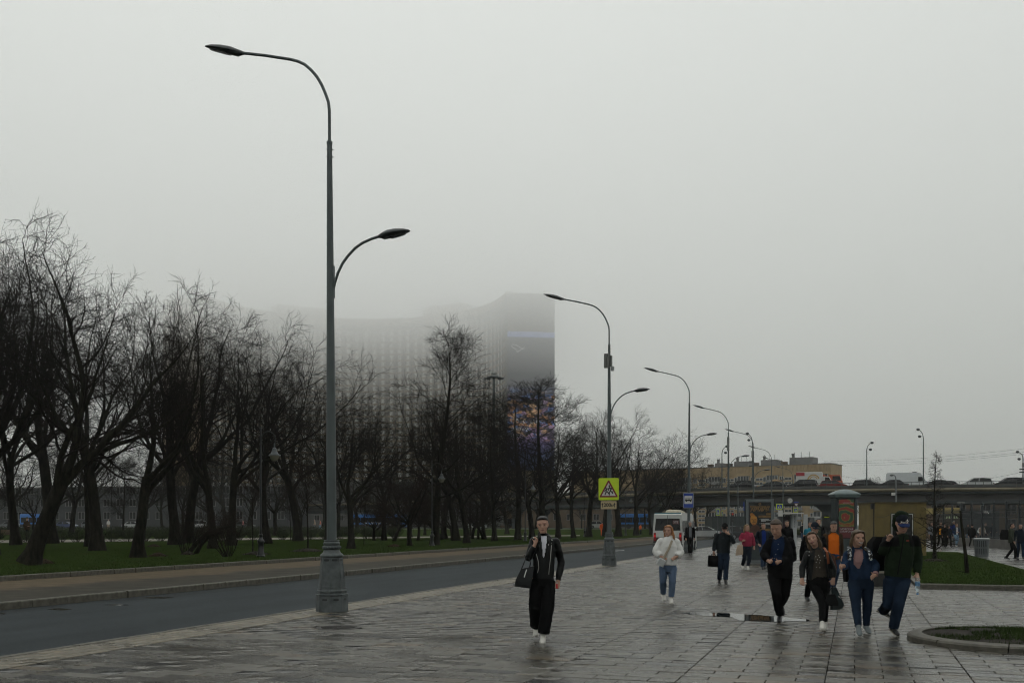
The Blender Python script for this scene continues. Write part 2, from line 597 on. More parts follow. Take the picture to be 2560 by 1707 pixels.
ca.data.foreach_set('color', np.array(T, dtype=np.float32).ravel())
stuff(mk('paver_field', me, M_PAVERS, pav))

# ---- kerbs as rows of stones
def kerb_row(name, x0, x1, z0, z1, ya, yb, L, lip=0.02):
    root = struct(bpy.data.objects.new(name, None)); COL.objects.link(root)
    mb = MB()
    mb.prism([(x0,z0),(x1,z0),(x1,z1-lip),(x1-lip,z1),(x0,z1)], 0.004, L-0.004)
    first = mb.build('kerb_stone', M_KERB, root)
    y = ya
    i = 0
    while y < yb:
        o = first if i == 0 else mk('kerb_stone', first.data, None, root)
        o.location = (rr.gauss(0,0.004), y, rr.gauss(0,0.003)); o.rotation_euler = (0, 0, rr.gauss(0,0.002))
        y += L; i += 1
    mb2 = MB(); mb2.prism([(x0,z0),(x1,z0),(x1,z1-lip),(x1-lip,z1),(x0,z1)], y, 215)
    mb2.build('far_kerb', M_KERB, root)
kerb_row('pavement_kerb', XK, XK+0.146, -0.25, 0.006, 6, 60, 1.0)
kerb_row('road_kerb', XR-0.16, XR, -0.25, 0.045, 14, 80, 1.0)
kerb_row('lawn_kerb', XL-0.14, XL, -0.10, 0.185, 18, 90, 1.0)

# ---- worn arrow and lane dashes on the road
zq = ROAD_Z+0.004
a0 = gp(1545,1376,zq)
mb = MB()
arrow = [(-0.1,-2.6),(0.1,-2.6),(0.1,0.2),(0.42,0.2),(0.0,1.9),(-0.42,0.2),(-0.1,0.2)]
mb.add([(a0.x+x, a0.y+y, zq) for x, y in arrow], [(0,1,2,6),(3,4,5,6,2)])
struct(mb.build('road_arrow', M_MARK))
mb = MB()
for i, yy in enumerate((76.0,)):
    mb.box(-13.6,-13.48, yy, yy+2.5, zq-0.001, zq)
struct(mb.build('lane_dash', M_MARK))

# ---- puddles: on the pavement and along the far kerb of the road
def blob(name, pts, z, m, jit=0.06):
    out = []
    n = len(pts)
    for i in range(n):
        a, b2 = Vector(pts[i]), Vector(pts[(i+1)%n])
        for s_ in range(4):
            p = a.lerp(b2, s_/4.0)
            out.append(p + Vector((rr.uniform(-jit,jit), rr.uniform(-jit,jit), 0)))
    return sheet(name, out, z, m)
pw = [(1700,1530),(1760,1529),(1830,1532),(1900,1537),(1940,1540),(2030,1548),(2020,1551),(1960,1552),(1930,1553),(1890,1551),(1845,1550),(1822,1541),(1760,1539)]
blob('puddle', [gp(x, y, 0.006) for x, y in pw], 0.006, M_WATER, 0.05)
for i, (x0_, x1_, y_, h_) in enumerate(((350,440,1493,2.5),(115,180,1522,3.0),(255,330,1511,1.6),(610,660,1463,1.0),(0,14,1533,2))):
    pts = [gp(x0_,y_,zq), gp((x0_+x1_)/2,y_-h_,zq), gp(x1_,y_,zq), gp((x0_*0.4+x1_*0.6),y_+h_,zq)]
    blob('road_puddle', pts, zq, M_WATER, 0.02)

# ---- manhole cover
t = thing('manhole_cover', 'round ribbed cast iron manhole cover set in the pavers beside the tall lamp post', 'manhole cover', (MH.x, MH.y, 0))
iron = mat('cast_iron', (0.045,0.042,0.038), 0.5, 0.3, 12, metal=0.5, bump=0.4)
MB().lathe([(0.36,-0.02),(0.36,0.004),(0.315,0.006),(0.31,-0.004)], 28).build('frame', iron, t)
lid = MB().lathe([(0.30,-0.02),(0.30,0.002),(0.0,0.002)], 28).build('lid', iron, t)
for i in range(-3,4):
    w = math.sqrt(max(0.0,0.27**2-(i*0.075)**2))
    for s_ in (-1,1):
        MB().box(s_*0.02, s_*w, i*0.075-0.014, i*0.075+0.014, 0.002, 0.011).build('rib', iron, lid)

# ---- round planter
t = thing('round_planter', 'round grass planter ringed by a low chamfered granite kerb on the pavement', 'planter', (PLANT_C.x, PLANT_C.y, 0))
NS = 9
for i in range(NS):
    a0_, a1_ = 2*PI*i/NS+0.35, 2*PI*(i+1)/NS+0.35
    rs = []
    for s_ in range(9):
        a = a0_+0.006+(a1_-a0_-0.012)*s_/8
        rs.append([(r_*math.cos(a), r_*math.sin(a), z) for r_, z in ((1.40,-0.02),(1.40,0.06),(1.375,0.085),(1.24,0.105),(1.20,0.10),(1.20,-0.02))])
    MB().rings(rs).build('kerb_stone', M_KERB, t)
MB().lathe([(1.195,0.0),(1.195,0.075),(0.9,0.105),(0.4,0.12),(0.0,0.125)], 36).build('soil', M_SOIL, t, smooth=True)

def blades(name, pts, hmin, hmax, w, m, parent=None, seed=1, lean=0.5):
    """single-triangle grass blades at the given (N,3) points"""
    g = np.random.default_rng(seed)
    N = len(pts)
    ang = g.uniform(0, 2*PI, N); h = g.uniform(hmin, hmax, N)
    dx, dy = np.cos(ang), np.sin(ang)
    la = g.uniform(0, 2*PI, N); ll = g.uniform(0, lean, N)*h
    A = pts + np.stack([-dx*w, -dy*w, np.zeros(N)], 1)
    B = pts + np.stack([dx*w, dy*w, np.zeros(N)], 1)
    Cc = pts + np.stack([np.cos(la)*ll, np.sin(la)*ll, h], 1)
    Vv = np.stack([A, B, Cc], 1).reshape(-1, 3)
    return mk(name, np_mesh(name, Vv, np.arange(3*N).reshape(-1, 3)), m, parent)

g = np.random.default_rng(3)
N = 9000
rad = 1.17*np.sqrt(g.uniform(0,1,N)); an = g.uniform(0,2*PI,N)
px_, py_ = rad*np.cos(an), rad*np.sin(an)
keep = np.array([mnoise.noise(Vector((x*2.2, y*2.2, 3.3))) > -0.10 - 0.25*(x > -0.2) for x, y in zip(px_, py_)])
zz = 0.075+0.05*(1-(rad/1.2)**2)
P_ = np.stack([px_, py_, zz], 1)[keep]
stuff(blades('grass', P_, 0.02, 0.075, 0.0045, M_BLADE, t, 4, 0.9))

# ---- lawn blades on the park lawn near the sidewalk and on the island lawn
N = 70000
yy_ = 17+75*g.uniform(0,1,N)**1.6
xx_ = XL-0.2-22*g.uniform(0,1,N)**1.7
pts = np.stack([xx_, yy_, np.full(N, LAWN_Z-0.005)], 1)
o = stuff(blades('grass', pts, 0.03, 0.085, 0.010, M_BLADE, None, 5))
tag(o, 'short green grass of the park lawn along the sidewalk', 'grass')

lx0, lx1, ly0, ly1 = LAWN2
sheet('island_lawn', [(lx0+0.14,ly0+0.14),(lx1-0.1,ly0+0.14),(lx1-0.1,ly1),(lx0+0.14,ly1)], 0.11, M_LAWN)
root = struct(bpy.data.objects.new('island_kerb', None)); COL.objects.link(root)
first = MB().prism([(0,-0.05),(0,0.105),(0.02,0.13),(0.14,0.13),(0.14,-0.05)], 0.004, 0.996, 'x').build('kerb_stone', M_KERB, root)
for i in range(4):
    o = first if i == 0 else mk('kerb_stone', first.data, None, root)
    o.location = (lx0+0.08+i*1.0, ly0, rr.gauss(0,0.003))
MB().box(lx1-0.1, lx1, ly0+0.15, ly1, -0.05, 0.07).build('kerb_side', M_KERB, root)
MB().box(lx0, lx0+0.14, ly0+0.15, ly1, -0.05, 0.10).build('kerb_side', M_KERB, root)
N = 16000
pts = np.stack([g.uniform(lx0+0.2,lx1-0.2,N), ly0+0.2+30*g.uniform(0,1,N)**1.5, np.full(N,0.105)], 1)
o = stuff(blades('grass', pts, 0.025, 0.07, 0.009, M_BLADE, None, 6))
tag(o, 'thin green grass of the small lawn behind the walking group', 'grass')

# ---- air: even haze round everything, and the low cloud that hides the top of the hotel
def volbox(name, x0, x1, y0, y1, z0, z1, density, colour, aniso=0.2):
    m = bpy.data.materials.new(name); m.use_nodes = True
    n, l = m.node_tree.nodes, m.node_tree.links
    n.clear()
    out = n.new('ShaderNodeOutputMaterial'); v = n.new('ShaderNodeVolumePrincipled')
    v.inputs['Density'].default_value = density
    v.inputs['Color'].default_value = (*colour, 1)
    v.inputs['Anisotropy'].default_value = aniso
    l.new(v.outputs['Volume'], out.inputs['Volume'])
    return stuff(MB().box(x0, x1, y0, y1, z0, z1).build(name, m))
HAZE = 0.00021
volbox('haze', -6000, 6000, -1500, 8000, -2.0, 96, HAZE, (0.985,0.99,0.985), 0.5)
for i, (zb, dens) in enumerate(((30,0.0007),(46,0.0026),(58,0.0058),(70,0.0084))):
    volbox('low_cloud', -6010-i, 6010+i, -1505-i, 8010+i, zb, 99+i, dens, (1.0,1.0,0.995), 0.6)
# ------------------------------------------------------------------ hotel in the fog
M_HOTEL = mat('hotel_concrete', (0.22,0.155,0.085), 0.8, 0.12, 0.08, spec=0.2)
M_HRIB = mat('hotel_rib', (0.085,0.078,0.062), 0.8, 0.1, 0.1, spec=0.2)
M_HSPAN = mat('hotel_dark_bay', (0.095,0.075,0.05), 0.7, 0.2, 0.2)
M_HFRAME = mat('hotel_window_frame', (0.6,0.6,0.57), 0.6, 0.1)
M_HGLASS = mat('hotel_glass', (0.30,0.30,0.28), 0.35, col2=(0.62,0.62,0.58), scale=0.35, spec=0.8)  # pale tone paints reflected sky and curtains into the panes
def hotel():
    P1 = dp(1263,735,373); P1.z = 0             # right front corner
    P0 = dp(515,733,380); P0.z = 0              # left front corner
    Hh = 88.5
    chord = P1-P0
    ex = chord.normalized(); ey = Vector((-ex.y, ex.x, 0))    # ey points away from the camera
    L = chord.length
    sag = 47.0
    R = (L*L/4+sag*sag)/(2*sag)
    cx_, cy_ = L/2, sag-R                      # centre of the arc on the camera side
    a_half = math.asin(L/2/R)
    t = thing('hotel', 'huge curved concrete hotel slab with its top lost in low cloud', 'hotel', P0, math.atan2(ex.y, ex.x))
    NB = 44
    def at(a, off, z):
        return (cx_+(R+off)*math.sin(a), cy_+(R+off)*math.cos(a), z)
    angs = [-a_half+2*a_half*i/NB for i in range(NB+1)]
    dep = 18.8
    # wall slab
    rs = [[at(a, 0.6, 0), at(a, 0.6, Hh), at(a, dep, Hh), at(a, dep, 0)] for a in angs]
    MB().rings(rs).build('wall', M_HOTEL, t)
    # roof rim
    rs = [[at(a, 0.2, Hh-2.2), at(a, 0.2, Hh+0.6), at(a, 1.4, Hh+0.6), at(a, 1.4, Hh-2.2)] for a in angs]
    MB().rings(rs).build('parapet', M_HOTEL, t)
    for (a, b, h) in ((-0.42,-0.22,5.5),(0.18,0.36,6.0)):
        rs = [[at(a_half*(a+(b-a)*k/4)*1.2, 6, Hh-0.3), at(a_half*(a+(b-a)*k/4)*1.2, 6, Hh+h), at(a_half*(a+(b-a)*k/4)*1.2, 13, Hh+h), at(a_half*(a+(b-a)*k/4)*1.2, 13, Hh-0.3)] for k in range(5)]
        MB().rings(rs).build('plant_room', M_HOTEL, t)
    step = 2*a_half*R/NB
    # bays: ribs run full height between the window columns
    mb = MB(); mb.box(-0.16,0.16,-0.35,0.5,6,Hh-2.0)
    rib0 = None
    mb2 = MB(); mb2.box(-0.08,0.08,-0.10,0.5,6,Hh-2.0)
    for i in range(NB+1):
        for da, mm, w in ((0.0, mb, 'rib'), (-0.30, mb2, 'thin_rib'), (0.30, mb2, 'thin_rib')):
            if (i == 0 and da < 0) or (i == NB and da > 0): continue
            key = w
            if key not in HRIB:
                HRIB[key] = mm.build(w, M_HRIB, t); o = HRIB[key]
            else:
                o = mk(w, HRIB[key].data, None, t)
            a = angs[i]+da*2*a_half/NB
            o.location = at(a, 0.35, 0); o.rotation_euler = (0, 0, -a)
    # windows: frame with two panes; the nearest rows in sight are parts, the rest one mesh
    fl = 2.62
    def win_mesh():
        mb = MB()
        for x0, x1 in ((-0.88,-0.80),(0.10,0.17),(0.80,0.88)):
            mb.box(x0,x1,-0.10,0.1,-0.80,0.80)
        mb.box(-0.88,0.88,-0.10,0.1,-0.88,-0.80); mb.box(-0.88,0.88,-0.10,0.1,0.80,0.88)
        return mb
    wins = []
    for i in range(NB):
        a = (angs[i]+angs[i+1])/2
        for k in range(30):
            z = 7.0+fl*k
            if z > Hh-4: break
            lp = at(a, 0.5, z)
            wins.append((i, k, a, z, lp))
    vis = [w for w in wins if 13 <= w[0] <= 33 and 4 <= w[1] <= 20]
    vis = sorted(vis, key=lambda w: abs(w[0]-21)+0.1*abs(w[1]-12))[:300]
    vset = set((w[0], w[1]) for w in vis)
    wm = None
    pane = MB(); pane.box(-0.80,0.80,-0.03,0.05,-0.80,0.80)
    rest_f, rest_p = MB(), MB()
    for i, k, a, z, lp in wins:
        if (i, k) in vset:
            if wm is None:
                wm = win_mesh().build('window', M_HFRAME, t); o = wm
                pn = pane.build('pane', M_HGLASS, o); pm = pn.data
            else:
                o = mk('window', wm.data, None, t)
                mk('pane', pm, None, o)
            o.location = lp; o.rotation_euler = (0, 0, -a)
        else:
            M_ = Matrix.Translation(lp) @ Matrix.Rotation(-a, 4, 'Z')
            for src, dst in ((win_mesh(), rest_f), (pane, rest_p)):
                dst.add([M_ @ Vector(p) for p in src.v], src.f)
    stuff(rest_f.build('window_frames', M_HFRAME, t, fix=False)); stuff(rest_p.build('window_panes', M_HGLASS, t, fix=False))
    # floor bands in the window columns
    rs_all = MB()
    for k in range(31):
        z = 7.0-fl/2+fl*k
        if z > Hh-3: break
        rs = [[at(a, 0.18, z-0.32), at(a, 0.18, z+0.32), at(a, 0.7, z+0.32), at(a, 0.7, z-0.32)] for a in angs]
        MB().rings(rs).build('floor_band', M_HOTEL, t)
    rs = [[at(a, 0.5, 5.0), at(a, 0.5, Hh-2.5), at(a, 0.7, Hh-2.5), at(a, 0.7, 5.0)] for a in angs]
    MB().rings(rs).build('bay_wall', M_HSPAN, t)
    # right end wall: a flat face turned to the street, with its banner
    pA = Vector(at(a_half, 0.6, 0)); pB = Vector(at(a_half, dep, 0))
    ang = math.atan2(ex.y, ex.x)
    Rinv = Matrix.Rotation(-ang, 4, 'Z')
    dirx = pB-pA; ew = dirx.length; dirx.normalize()
    nrm = Vector((dirx.y, -dirx.x, 0))
    az = math.atan2(dirx.y, dirx.x)
    mb = MB(); mb.box(-0.10,0.10,-0.45,0.2,4,Hh-0.5)
    r0 = None
    for i in range(27):
        p = pA+dirx*(0.2+(ew-0.4)*i/26)
        o = mb.build('end_rib', M_HRIB, t) if r0 is None else mk('end_rib', r0.data, None, t)
        if r0 is None: r0 = o
        o.location = (p.x, p.y, 0); o.rotation_euler = (0, 0, az)
    for s_ in (0.45,0.55,0.68,0.8):
        p = pA+dirx*(ew*s_)-nrm*2
        MB().tube([(p.x,p.y,Hh),(p.x,p.y,Hh+3+3*s_)],0.12,5).build('mast', M_HRIB, t)
    # banner
    def banner_fn(n, l, b):
        tc = n.new('ShaderNodeTexCoord'); mp = n.new('ShaderNodeMapping')
        l.new(tc.outputs['Object'], mp.inputs['Vector']); v = mp.outputs['Vector']
        sx = n.new('ShaderNodeSeparateXYZ'); l.new(v, sx.inputs['Vector'])
        mr = n.new('ShaderNodeMapRange'); mr.inputs['From Min'].default_value = 0; mr.inputs['From Max'].default_value = 52
        l.new(sx.outputs['Z'], mr.inputs['Value'])
        r = n.new('ShaderNodeValToRGB')
        stops = [(0.0,(0.03,0.05,0.13)),(0.12,(0.05,0.07,0.18)),(0.26,(0.28,0.19,0.46)),(0.40,(0.26,0.17,0.24)),(0.50,(0.035,0.03,0.03)),(0.585,(0.05,0.09,0.20)),(0.61,(0.04,0.045,0.06)),(0.80,(0.04,0.045,0.055)),(0.955,(0.05,0.055,0.07)),(0.965,(0.25,0.32,0.7)),(1.0,(0.3,0.36,0.7))]
        e = r.color_ramp.elements
        e[0].position, e[0].color = stops[0][0], (*stops[0][1],1)
        e[1].position, e[1].color = stops[-1][0], (*stops[-1][1],1)
        for p_, c_ in stops[1:-1]:
            q = e.new(p_); q.color = (*c_,1)
        l.new(mr.outputs['Result'], r.inputs['Fac'])
        vo = n.new('ShaderNodeTexVoronoi'); vo.inputs['Scale'].default_value = 0.55; vo.distance = 'CHEBYCHEV'
        mp2 = n.new('ShaderNodeMapping'); mp2.inputs['Scale'].default_value = (0.8,1,1.5); mp2.inputs['Rotation'].default_value = (0,0.35,0)
        l.new(tc.outputs['Object'], mp2.inputs['Vector']); l.new(mp2.outputs['Vector'], vo.inputs['Vector'])
        pick = n.new('ShaderNodeValToRGB'); pick.color_ramp.interpolation = 'CONSTANT'
        pe = pick.color_ramp.elements
        cols = [(0.0,(0.01,0.012,0.02)),(0.18,(0.95,0.42,0.16)),(0.34,(0.10,0.08,0.13)),(0.48,(0.68,0.42,0.72)),(0.60,(0.16,0.32,0.8)),(0.72,(0.12,0.08,0.12)),(0.86,(1.0,0.6,0.3))]
        pe[0].position, pe[0].color = 0.0, (*cols[0][1],1)
        pe[1].position, pe[1].color = cols[-1][0], (*cols[-1][1],1)
        for p_, c_ in cols[1:-1]:
            q = pe.new(p_); q.color = (*c_,1)
        sc = n.new('ShaderNodeSeparateColor'); l.new(vo.outputs['Color'], sc.inputs['Color'])
        l.new(sc.outputs['Red'], pick.inputs['Fac'])
        msk = n.new('ShaderNodeValToRGB'); me_ = msk.color_ramp.elements
        me_[0].position, me_[0].color = 0.20, (0,0,0,1); me_[1].position, me_[1].color = 0.60, (0,0,0,1)
        for p_, g_ in ((0.25,0.9),(0.53,1.0),(0.57,0.3)):
            q = me_.new(p_); q.color = (g_,g_,g_,1)
        l.new(mr.outputs['Result'], msk.inputs['Fac'])
        nm = n.new('ShaderNodeMath'); nm.operation = 'MULTIPLY'
        l.new(msk.outputs['Color'], nm.inputs[0])
        l.new(nramp(n, l, nnoise(n, l, v, 0.3, 3.0), 0.30, 0.5, (0.3,)*3, (1,)*3), nm.inputs[1])
        l.new(nmix(n, l, nm.outputs[0], r.outputs['Color'], pick.outputs['Color']), b.inputs['Base Color'])
        b.inputs['Roughness'].default_value = 0.7
    mban = posmat('city_night_banner', banner_fn)
    bz0, bz1 = 22.0, 74.0
    ban = MB().box(0.15, ew-0.15, -0.10, 0.0, 0, bz1-bz0).build('banner', mban, t)
    pp = pA+nrm*0.62
    ban.location = (pp.x, pp.y, bz0); ban.rotation_euler = (0, 0, az)
    wm_ = mat('banner_white', (0.8,0.8,0.8), 0.6, 0.02)
    for s_, z_, bd, xx in ((2.35, 18.4, 'Сбер  сти –', 1.4), (2.35, 15.5, 'дальн', 1.4), (1.75, 12.8, '«Рубл', 1.4)):
        text('lettering', bd, s_, wm_, ban, (xx, -0.13, z_), align='LEFT', bold=0.02)
    loop = [(1.6,46.4),(2.0,47.1),(3.4,46.9),(5.2,45.8),(6.4,45.2),(6.8,45.9),(6.6,46.3),(5.9,45.7),(4.7,44.8),(3.8,44.2),(3.6,44.6),(3.9,45.2),(3.1,45.4),(2.0,46.0),(1.6,46.4)]
    MB().tube([(x, -0.14, z) for x, z in loop], 0.10, 5).build('line_drawing', wm_, ban)
HRIB = {}
hotel()
# ------------------------------------------------------------------ bare trees
M_BARK = mat('wet_bark', (0.0045,0.004,0.0032), 0.9, col2=(0.021,0.019,0.013), scale=9.0, bump=1.0, bscale=24, spec=0.1, stretch=(1,1,0.3))
M_TWIG = mat('dark_twig', (0.006,0.005,0.0045), 0.9, col2=(0.016,0.012,0.010), scale=0.8, spec=0.08)
M_TWIG2 = mat('brown_twig', (0.013,0.009,0.007), 0.9, col2=(0.030,0.020,0.015), scale=0.8, spec=0.08)

def unit(a):
    return a/np.maximum(np.linalg.norm(a, axis=-1, keepdims=True), 1e-9)

def walk(p0, d0, L, npts, g, wob, trop):
    n = len(p0)
    P = np.zeros((n, npts, 3)); P[:,0] = p0
    d = d0.copy(); step = (L/(npts-1))[:,None]
    up = np.array([0,0,1.0])
    for i in range(1, npts):
        d = unit(d + g.normal(0, wob, (n,3)) + up*trop)
        P[:,i] = P[:,i-1] + d*step
    return P

def children(P, R, nch, t0, t1, g, ang, lenf, npts, wob, trop, rf, rmin, tip=0.35):
    n, m, _ = P.shape
    t = t0+(t1-t0)*((np.arange(nch)[None,:]+g.uniform(0,1,(n,nch)))/nch)
    x = t*(m-1); i = np.minimum(x.astype(int), m-2); f = (x-i)[...,None]
    idx = np.arange(n)[:,None]
    A, B = P[idx,i], P[idx,i+1]
    pos = A*(1-f)+B*f
    r0 = R[idx,i]*(1-f[...,0])+R[idx,i+1]*f[...,0]
    tan = unit(B-A)
    rv = g.normal(0,1,(n,nch,3))
    perp = unit(rv-tan*(rv*tan).sum(-1,keepdims=True))
    a = g.uniform(ang[0],ang[1],(n,nch))[...,None]
    d = tan*np.cos(a)+perp*np.sin(a)
    L = lenf(t, g)*g.uniform(0.7,1.25,(n,nch))
    pos, d, L, r0, t = pos.reshape(-1,3), d.reshape(-1,3), L.reshape(-1), r0.reshape(-1), t.reshape(-1)
    P2 = walk(pos, unit(d), L, npts, g, wob, trop)
    rb = np.maximum(r0*rf, rmin)
    R2 = rb[:,None]*np.linspace(1, tip, npts)[None,:]
    R2 = np.maximum(R2, rmin*0.6)
    return P2, R2

def tubes(sets):
    Vs, Qs, off = [], [], 0
    for P, R, k in sets:
        n, m, _ = P.shape
        tan = np.zeros_like(P)
        tan[:,1:-1] = P[:,2:]-P[:,:-2]; tan[:,0] = P[:,1]-P[:,0]; tan[:,-1] = P[:,-1]-P[:,-2]
        tan = unit(tan)
        ref = np.where(np.abs(tan[:,:1,2:3])>0.8, np.array([1.0,0.13,0]), np.array([0,0.1,1.0]))
        a = unit(np.cross(tan, ref)); b = np.cross(tan, a)
        th = 2*PI*np.arange(k)/k
        ring = P[:,:,None,:] + R[:,:,None,None]*(a[:,:,None,:]*np.cos(th)[None,None,:,None] + b[:,:,None,:]*np.sin(th)[None,None,:,None])
        V = ring.reshape(-1,3)
        base = (np.arange(n)*m*k)[:,None,None] + (np.arange(m-1)*k)[None,:,None] + np.arange(k)[None,None,:]
        nxt = (np.arange(n)*m*k)[:,None,None] + (np.arange(m-1)*k)[None,:,None] + ((np.arange(k)+1)%k)[None,None,:]
        Q = np.stack([base, nxt, nxt+k, base+k], -1).reshape(-1,4)
        Vs.append(V); Qs.append(Q+off); off += len(V)
    return np.concatenate(Vs), np.concatenate(Qs)

def tree_mesh(name, kind, seed, H=12.0, lean=(0,0), r0=0.24, dens=1.0):
    g = np.random.default_rng(seed)
    c = lambda v: max(2, int(round(v*dens)))
    if kind == 'vase':
        th_ = H*g.uniform(0.28,0.38)
        P0 = walk(np.zeros((1,3)), unit(np.array([[lean[0],lean[1],1.0]])), np.array([th_]), 8, g, 0.05, 0.03)
        R0 = r0*np.array([[1.75,1.2,1.05,1.0,0.97,0.95,0.93,0.9]])
        nl = int(g.integers(4,6))
        P1, R1 = children(P0, R0, nl, 0.70, 0.99, g, (0.28,0.85), lambda t, g_: H*0.58*np.ones_like(t), 14, 0.14, 0.065, 0.60, 0.03, 0.05)
        Pc, Rc = children(P0, R0, 1, 0.97, 1.0, g, (0.0,0.22), lambda t, g_: H*0.60*np.ones_like(t), 14, 0.11, 0.12, 0.75, 0.03, 0.05)
        P1 = np.concatenate([P1,Pc]); R1 = np.concatenate([R1,Rc])
        P2, R2 = children(P1, R1, c(13), 0.16, 1.0, g, (0.35,1.1), lambda t, g_: H*0.27*(1.05-0.62*t), 8, 0.20, 0.022, 0.45, 0.014, 0.2)
        P3, R3 = children(P2, R2, c(8), 0.15, 1.0, g, (0.4,1.15), lambda t, g_: H*0.115*(1.1-0.5*t), 5, 0.24, 0.012, 0.42, 0.0085, 0.5)
        P4, R4 = children(P3, R3, c(8), 0.12, 1.0, g, (0.35,1.15), lambda t, g_: H*0.044*(1.1-0.4*t), 3, 0.26, 0.008, 0.55, 0.0058, 0.55)
    elif kind == 'leader':
        P0 = walk(np.zeros((1,3)), unit(np.array([[lean[0],lean[1],1.0]])), np.array([H*0.97]), 16, g, 0.028, 0.03)
        R0 = r0*np.concatenate([[1.6,1.1],np.linspace(1.0,0.08,14)])[None,:]
        P1, R1 = children(P0, R0, 26, 0.20, 0.97, g, (0.75,1.25), lambda t, g_: H*0.36*np.clip(1.12-t,0.08,1)**0.75, 10, 0.12, 0.055, 0.42, 0.02, 0.2)
        P2, R2 = children(P1, R1, c(7), 0.15, 0.99, g, (0.4,1.1), lambda t, g_: H*0.125*(1.1-0.55*t), 7, 0.20, 0.015, 0.5, 0.012, 0.3)
        P3, R3 = children(P2, R2, c(6), 0.15, 1.0, g, (0.4,1.1), lambda t, g_: H*0.062*(1.1-0.45*t), 4, 0.2, 0.02, 0.55, 0.009, 0.5)
        P4, R4 = children(P3, R3, c(4), 0.15, 1.0, g, (0.35,1.1), lambda t, g_: H*0.035*np.ones_like(t), 3, 0.2, 0.02, 0.6, 0.0075, 0.6)
    elif kind == 'small':
        th_ = H*0.30
        P0 = walk(np.zeros((1,3)), unit(np.array([[lean[0],lean[1],1.0]])), np.array([th_]), 7, g, 0.10, 0.03)
        R0 = r0*np.array([[1.4,1.1,1.0,0.96,0.94,0.92,0.9]])
        P1, R1 = children(P0, R0, 7, 0.72, 1.0, g, (0.35,1.0), lambda t, g_: H*0.55*np.ones_like(t), 9, 0.16, 0.09, 0.55, 0.02, 0.2)
        P2, R2 = children(P1, R1, c(9), 0.15, 1.0, g, (0.4,1.1), lambda t, g_: H*0.27*(1.1-0.6*t), 6, 0.18, 0.06, 0.5, 0.012, 0.35)
        P3, R3 = children(P2, R2, c(7), 0.12, 1.0, g, (0.35,1.0), lambda t, g_: H*0.12*np.ones_like(t), 4, 0.2, 0.05, 0.5, 0.008, 0.5)
        P4, R4 = children(P3, R3, c(3), 0.15, 1.0, g, (0.35,1.0), lambda t, g_: H*0.06*np.ones_like(t), 3, 0.2, 0.03, 0.6, 0.007, 0.6)
    elif kind == 'sapling':
        P0 = walk(np.zeros((1,3)), unit(np.array([[lean[0],lean[1],1.0]])), np.array([H*0.9]), 10, g, 0.03, 0.05)
        R0 = r0*np.linspace(1.0,0.2,10)[None,:]
        P1, R1 = children(P0, R0, 22, 0.40, 0.97, g, (0.45,0.9), lambda t, g_: H*0.42*(1.2-0.8*t), 7, 0.09, 0.11, 0.45, 0.012, 0.3)
        P2, R2 = children(P1, R1, 6, 0.15, 1.0, g, (0.3,0.8), lambda t, g_: H*0.16*np.ones_like(t), 4, 0.12, 0.06, 0.5, 0.008, 0.4)
        P3, R3 = children(P2, R2, 3, 0.2, 1.0, g, (0.3,0.8), lambda t, g_: H*0.07*np.ones_like(t), 3, 0.15, 0.04, 0.6, 0.006, 0.5)
        P4, R4 = P3[:1], R3[:1]
    elif kind == 'larch':
        P0 = walk(np.zeros((1,3)), unit(np.array([[lean[0],lean[1],1.0]])), np.array([H]), 16, g, 0.015, 0.03)
        R0 = r0*np.concatenate([[1.5,1.1],np.linspace(1.0,0.10,14)])[None,:]
        P1, R1 = children(P0, R0, 52, 0.06, 0.98, g, (1.1,1.65), lambda t, g_: H*0.235*np.clip(1.08-t,0.10,1)*(0.75+0.5*(t<0.5)), 8, 0.12, 0.03, 0.35, 0.011, 0.35)
        P2, R2 = children(P1, R1, 7, 0.2, 1.0, g, (0.5,1.2), lambda t, g_: H*0.055*(1.2-0.6*t), 4, 0.22, 0.01, 0.5, 0.007, 0.5)
        P3, R3 = children(P2, R2, 3, 0.2, 1.0, g, (0.5,1.3), lambda t, g_: H*0.018*np.ones_like(t), 3, 0.25, 0.0, 0.7, 0.006, 0.7)
        P4, R4 = P3[:1], R3[:1]
    elif kind == 'shrub':
        n0 = 14
        p0 = np.stack([g.normal(0,0.22,n0), g.normal(0,0.22,n0), np.zeros(n0)], 1)
        d0 = unit(np.stack([p0[:,0]*2.2+g.normal(0,.15,n0), p0[:,1]*2.2+g.normal(0,.15,n0), np.ones(n0)], 1))
        P0 = walk(p0, d0, H*g.uniform(0.5,1.0,n0), 9, g, 0.09, 0.02)
        R0 = np.maximum(r0*np.linspace(1,0.25,9)[None,:]*g.uniform(0.6,1.1,(n0,1)), 0.008)
        P1, R1 = children(P0, R0, 7, 0.25, 1.0, g, (0.3,0.9), lambda t, g_: H*0.30*np.ones_like(t), 6, 0.15, 0.05, 0.5, 0.008, 0.4)
        P2, R2 = children(P1, R1, 5, 0.2, 1.0, g, (0.3,0.9), lambda t, g_: H*0.12*np.ones_like(t), 4, 0.18, 0.03, 0.5, 0.006, 0.5)
        P3, R3 = children(P2, R2, 2, 0.2, 1.0, g, (0.3,0.9), lambda t, g_: H*0.05*np.ones_like(t), 3, 0.18, 0.03, 0.5, 0.005, 0.5)
        P4, R4 = P3[:1], R3[:1]
    V, Q = tubes([(P0, R0, 10), (P1, R1, 6)])
    # rough trunk
    top = V[:,2].max()
    tm = np_mesh(name+'_trunk', V, Q)
    V, Q = tubes([(P2, R2, 4), (P3, R3, 3), (P4, R4, 3)])
    cm = np_mesh(name+'_crown', V, Q)
    zmax = max(top, V[:,2].max())
    zt = float(np.percentile(V[:,2], 99.7))
    tm.polygons.foreach_set('use_smooth', np.ones(len(tm.polygons), dtype=bool))
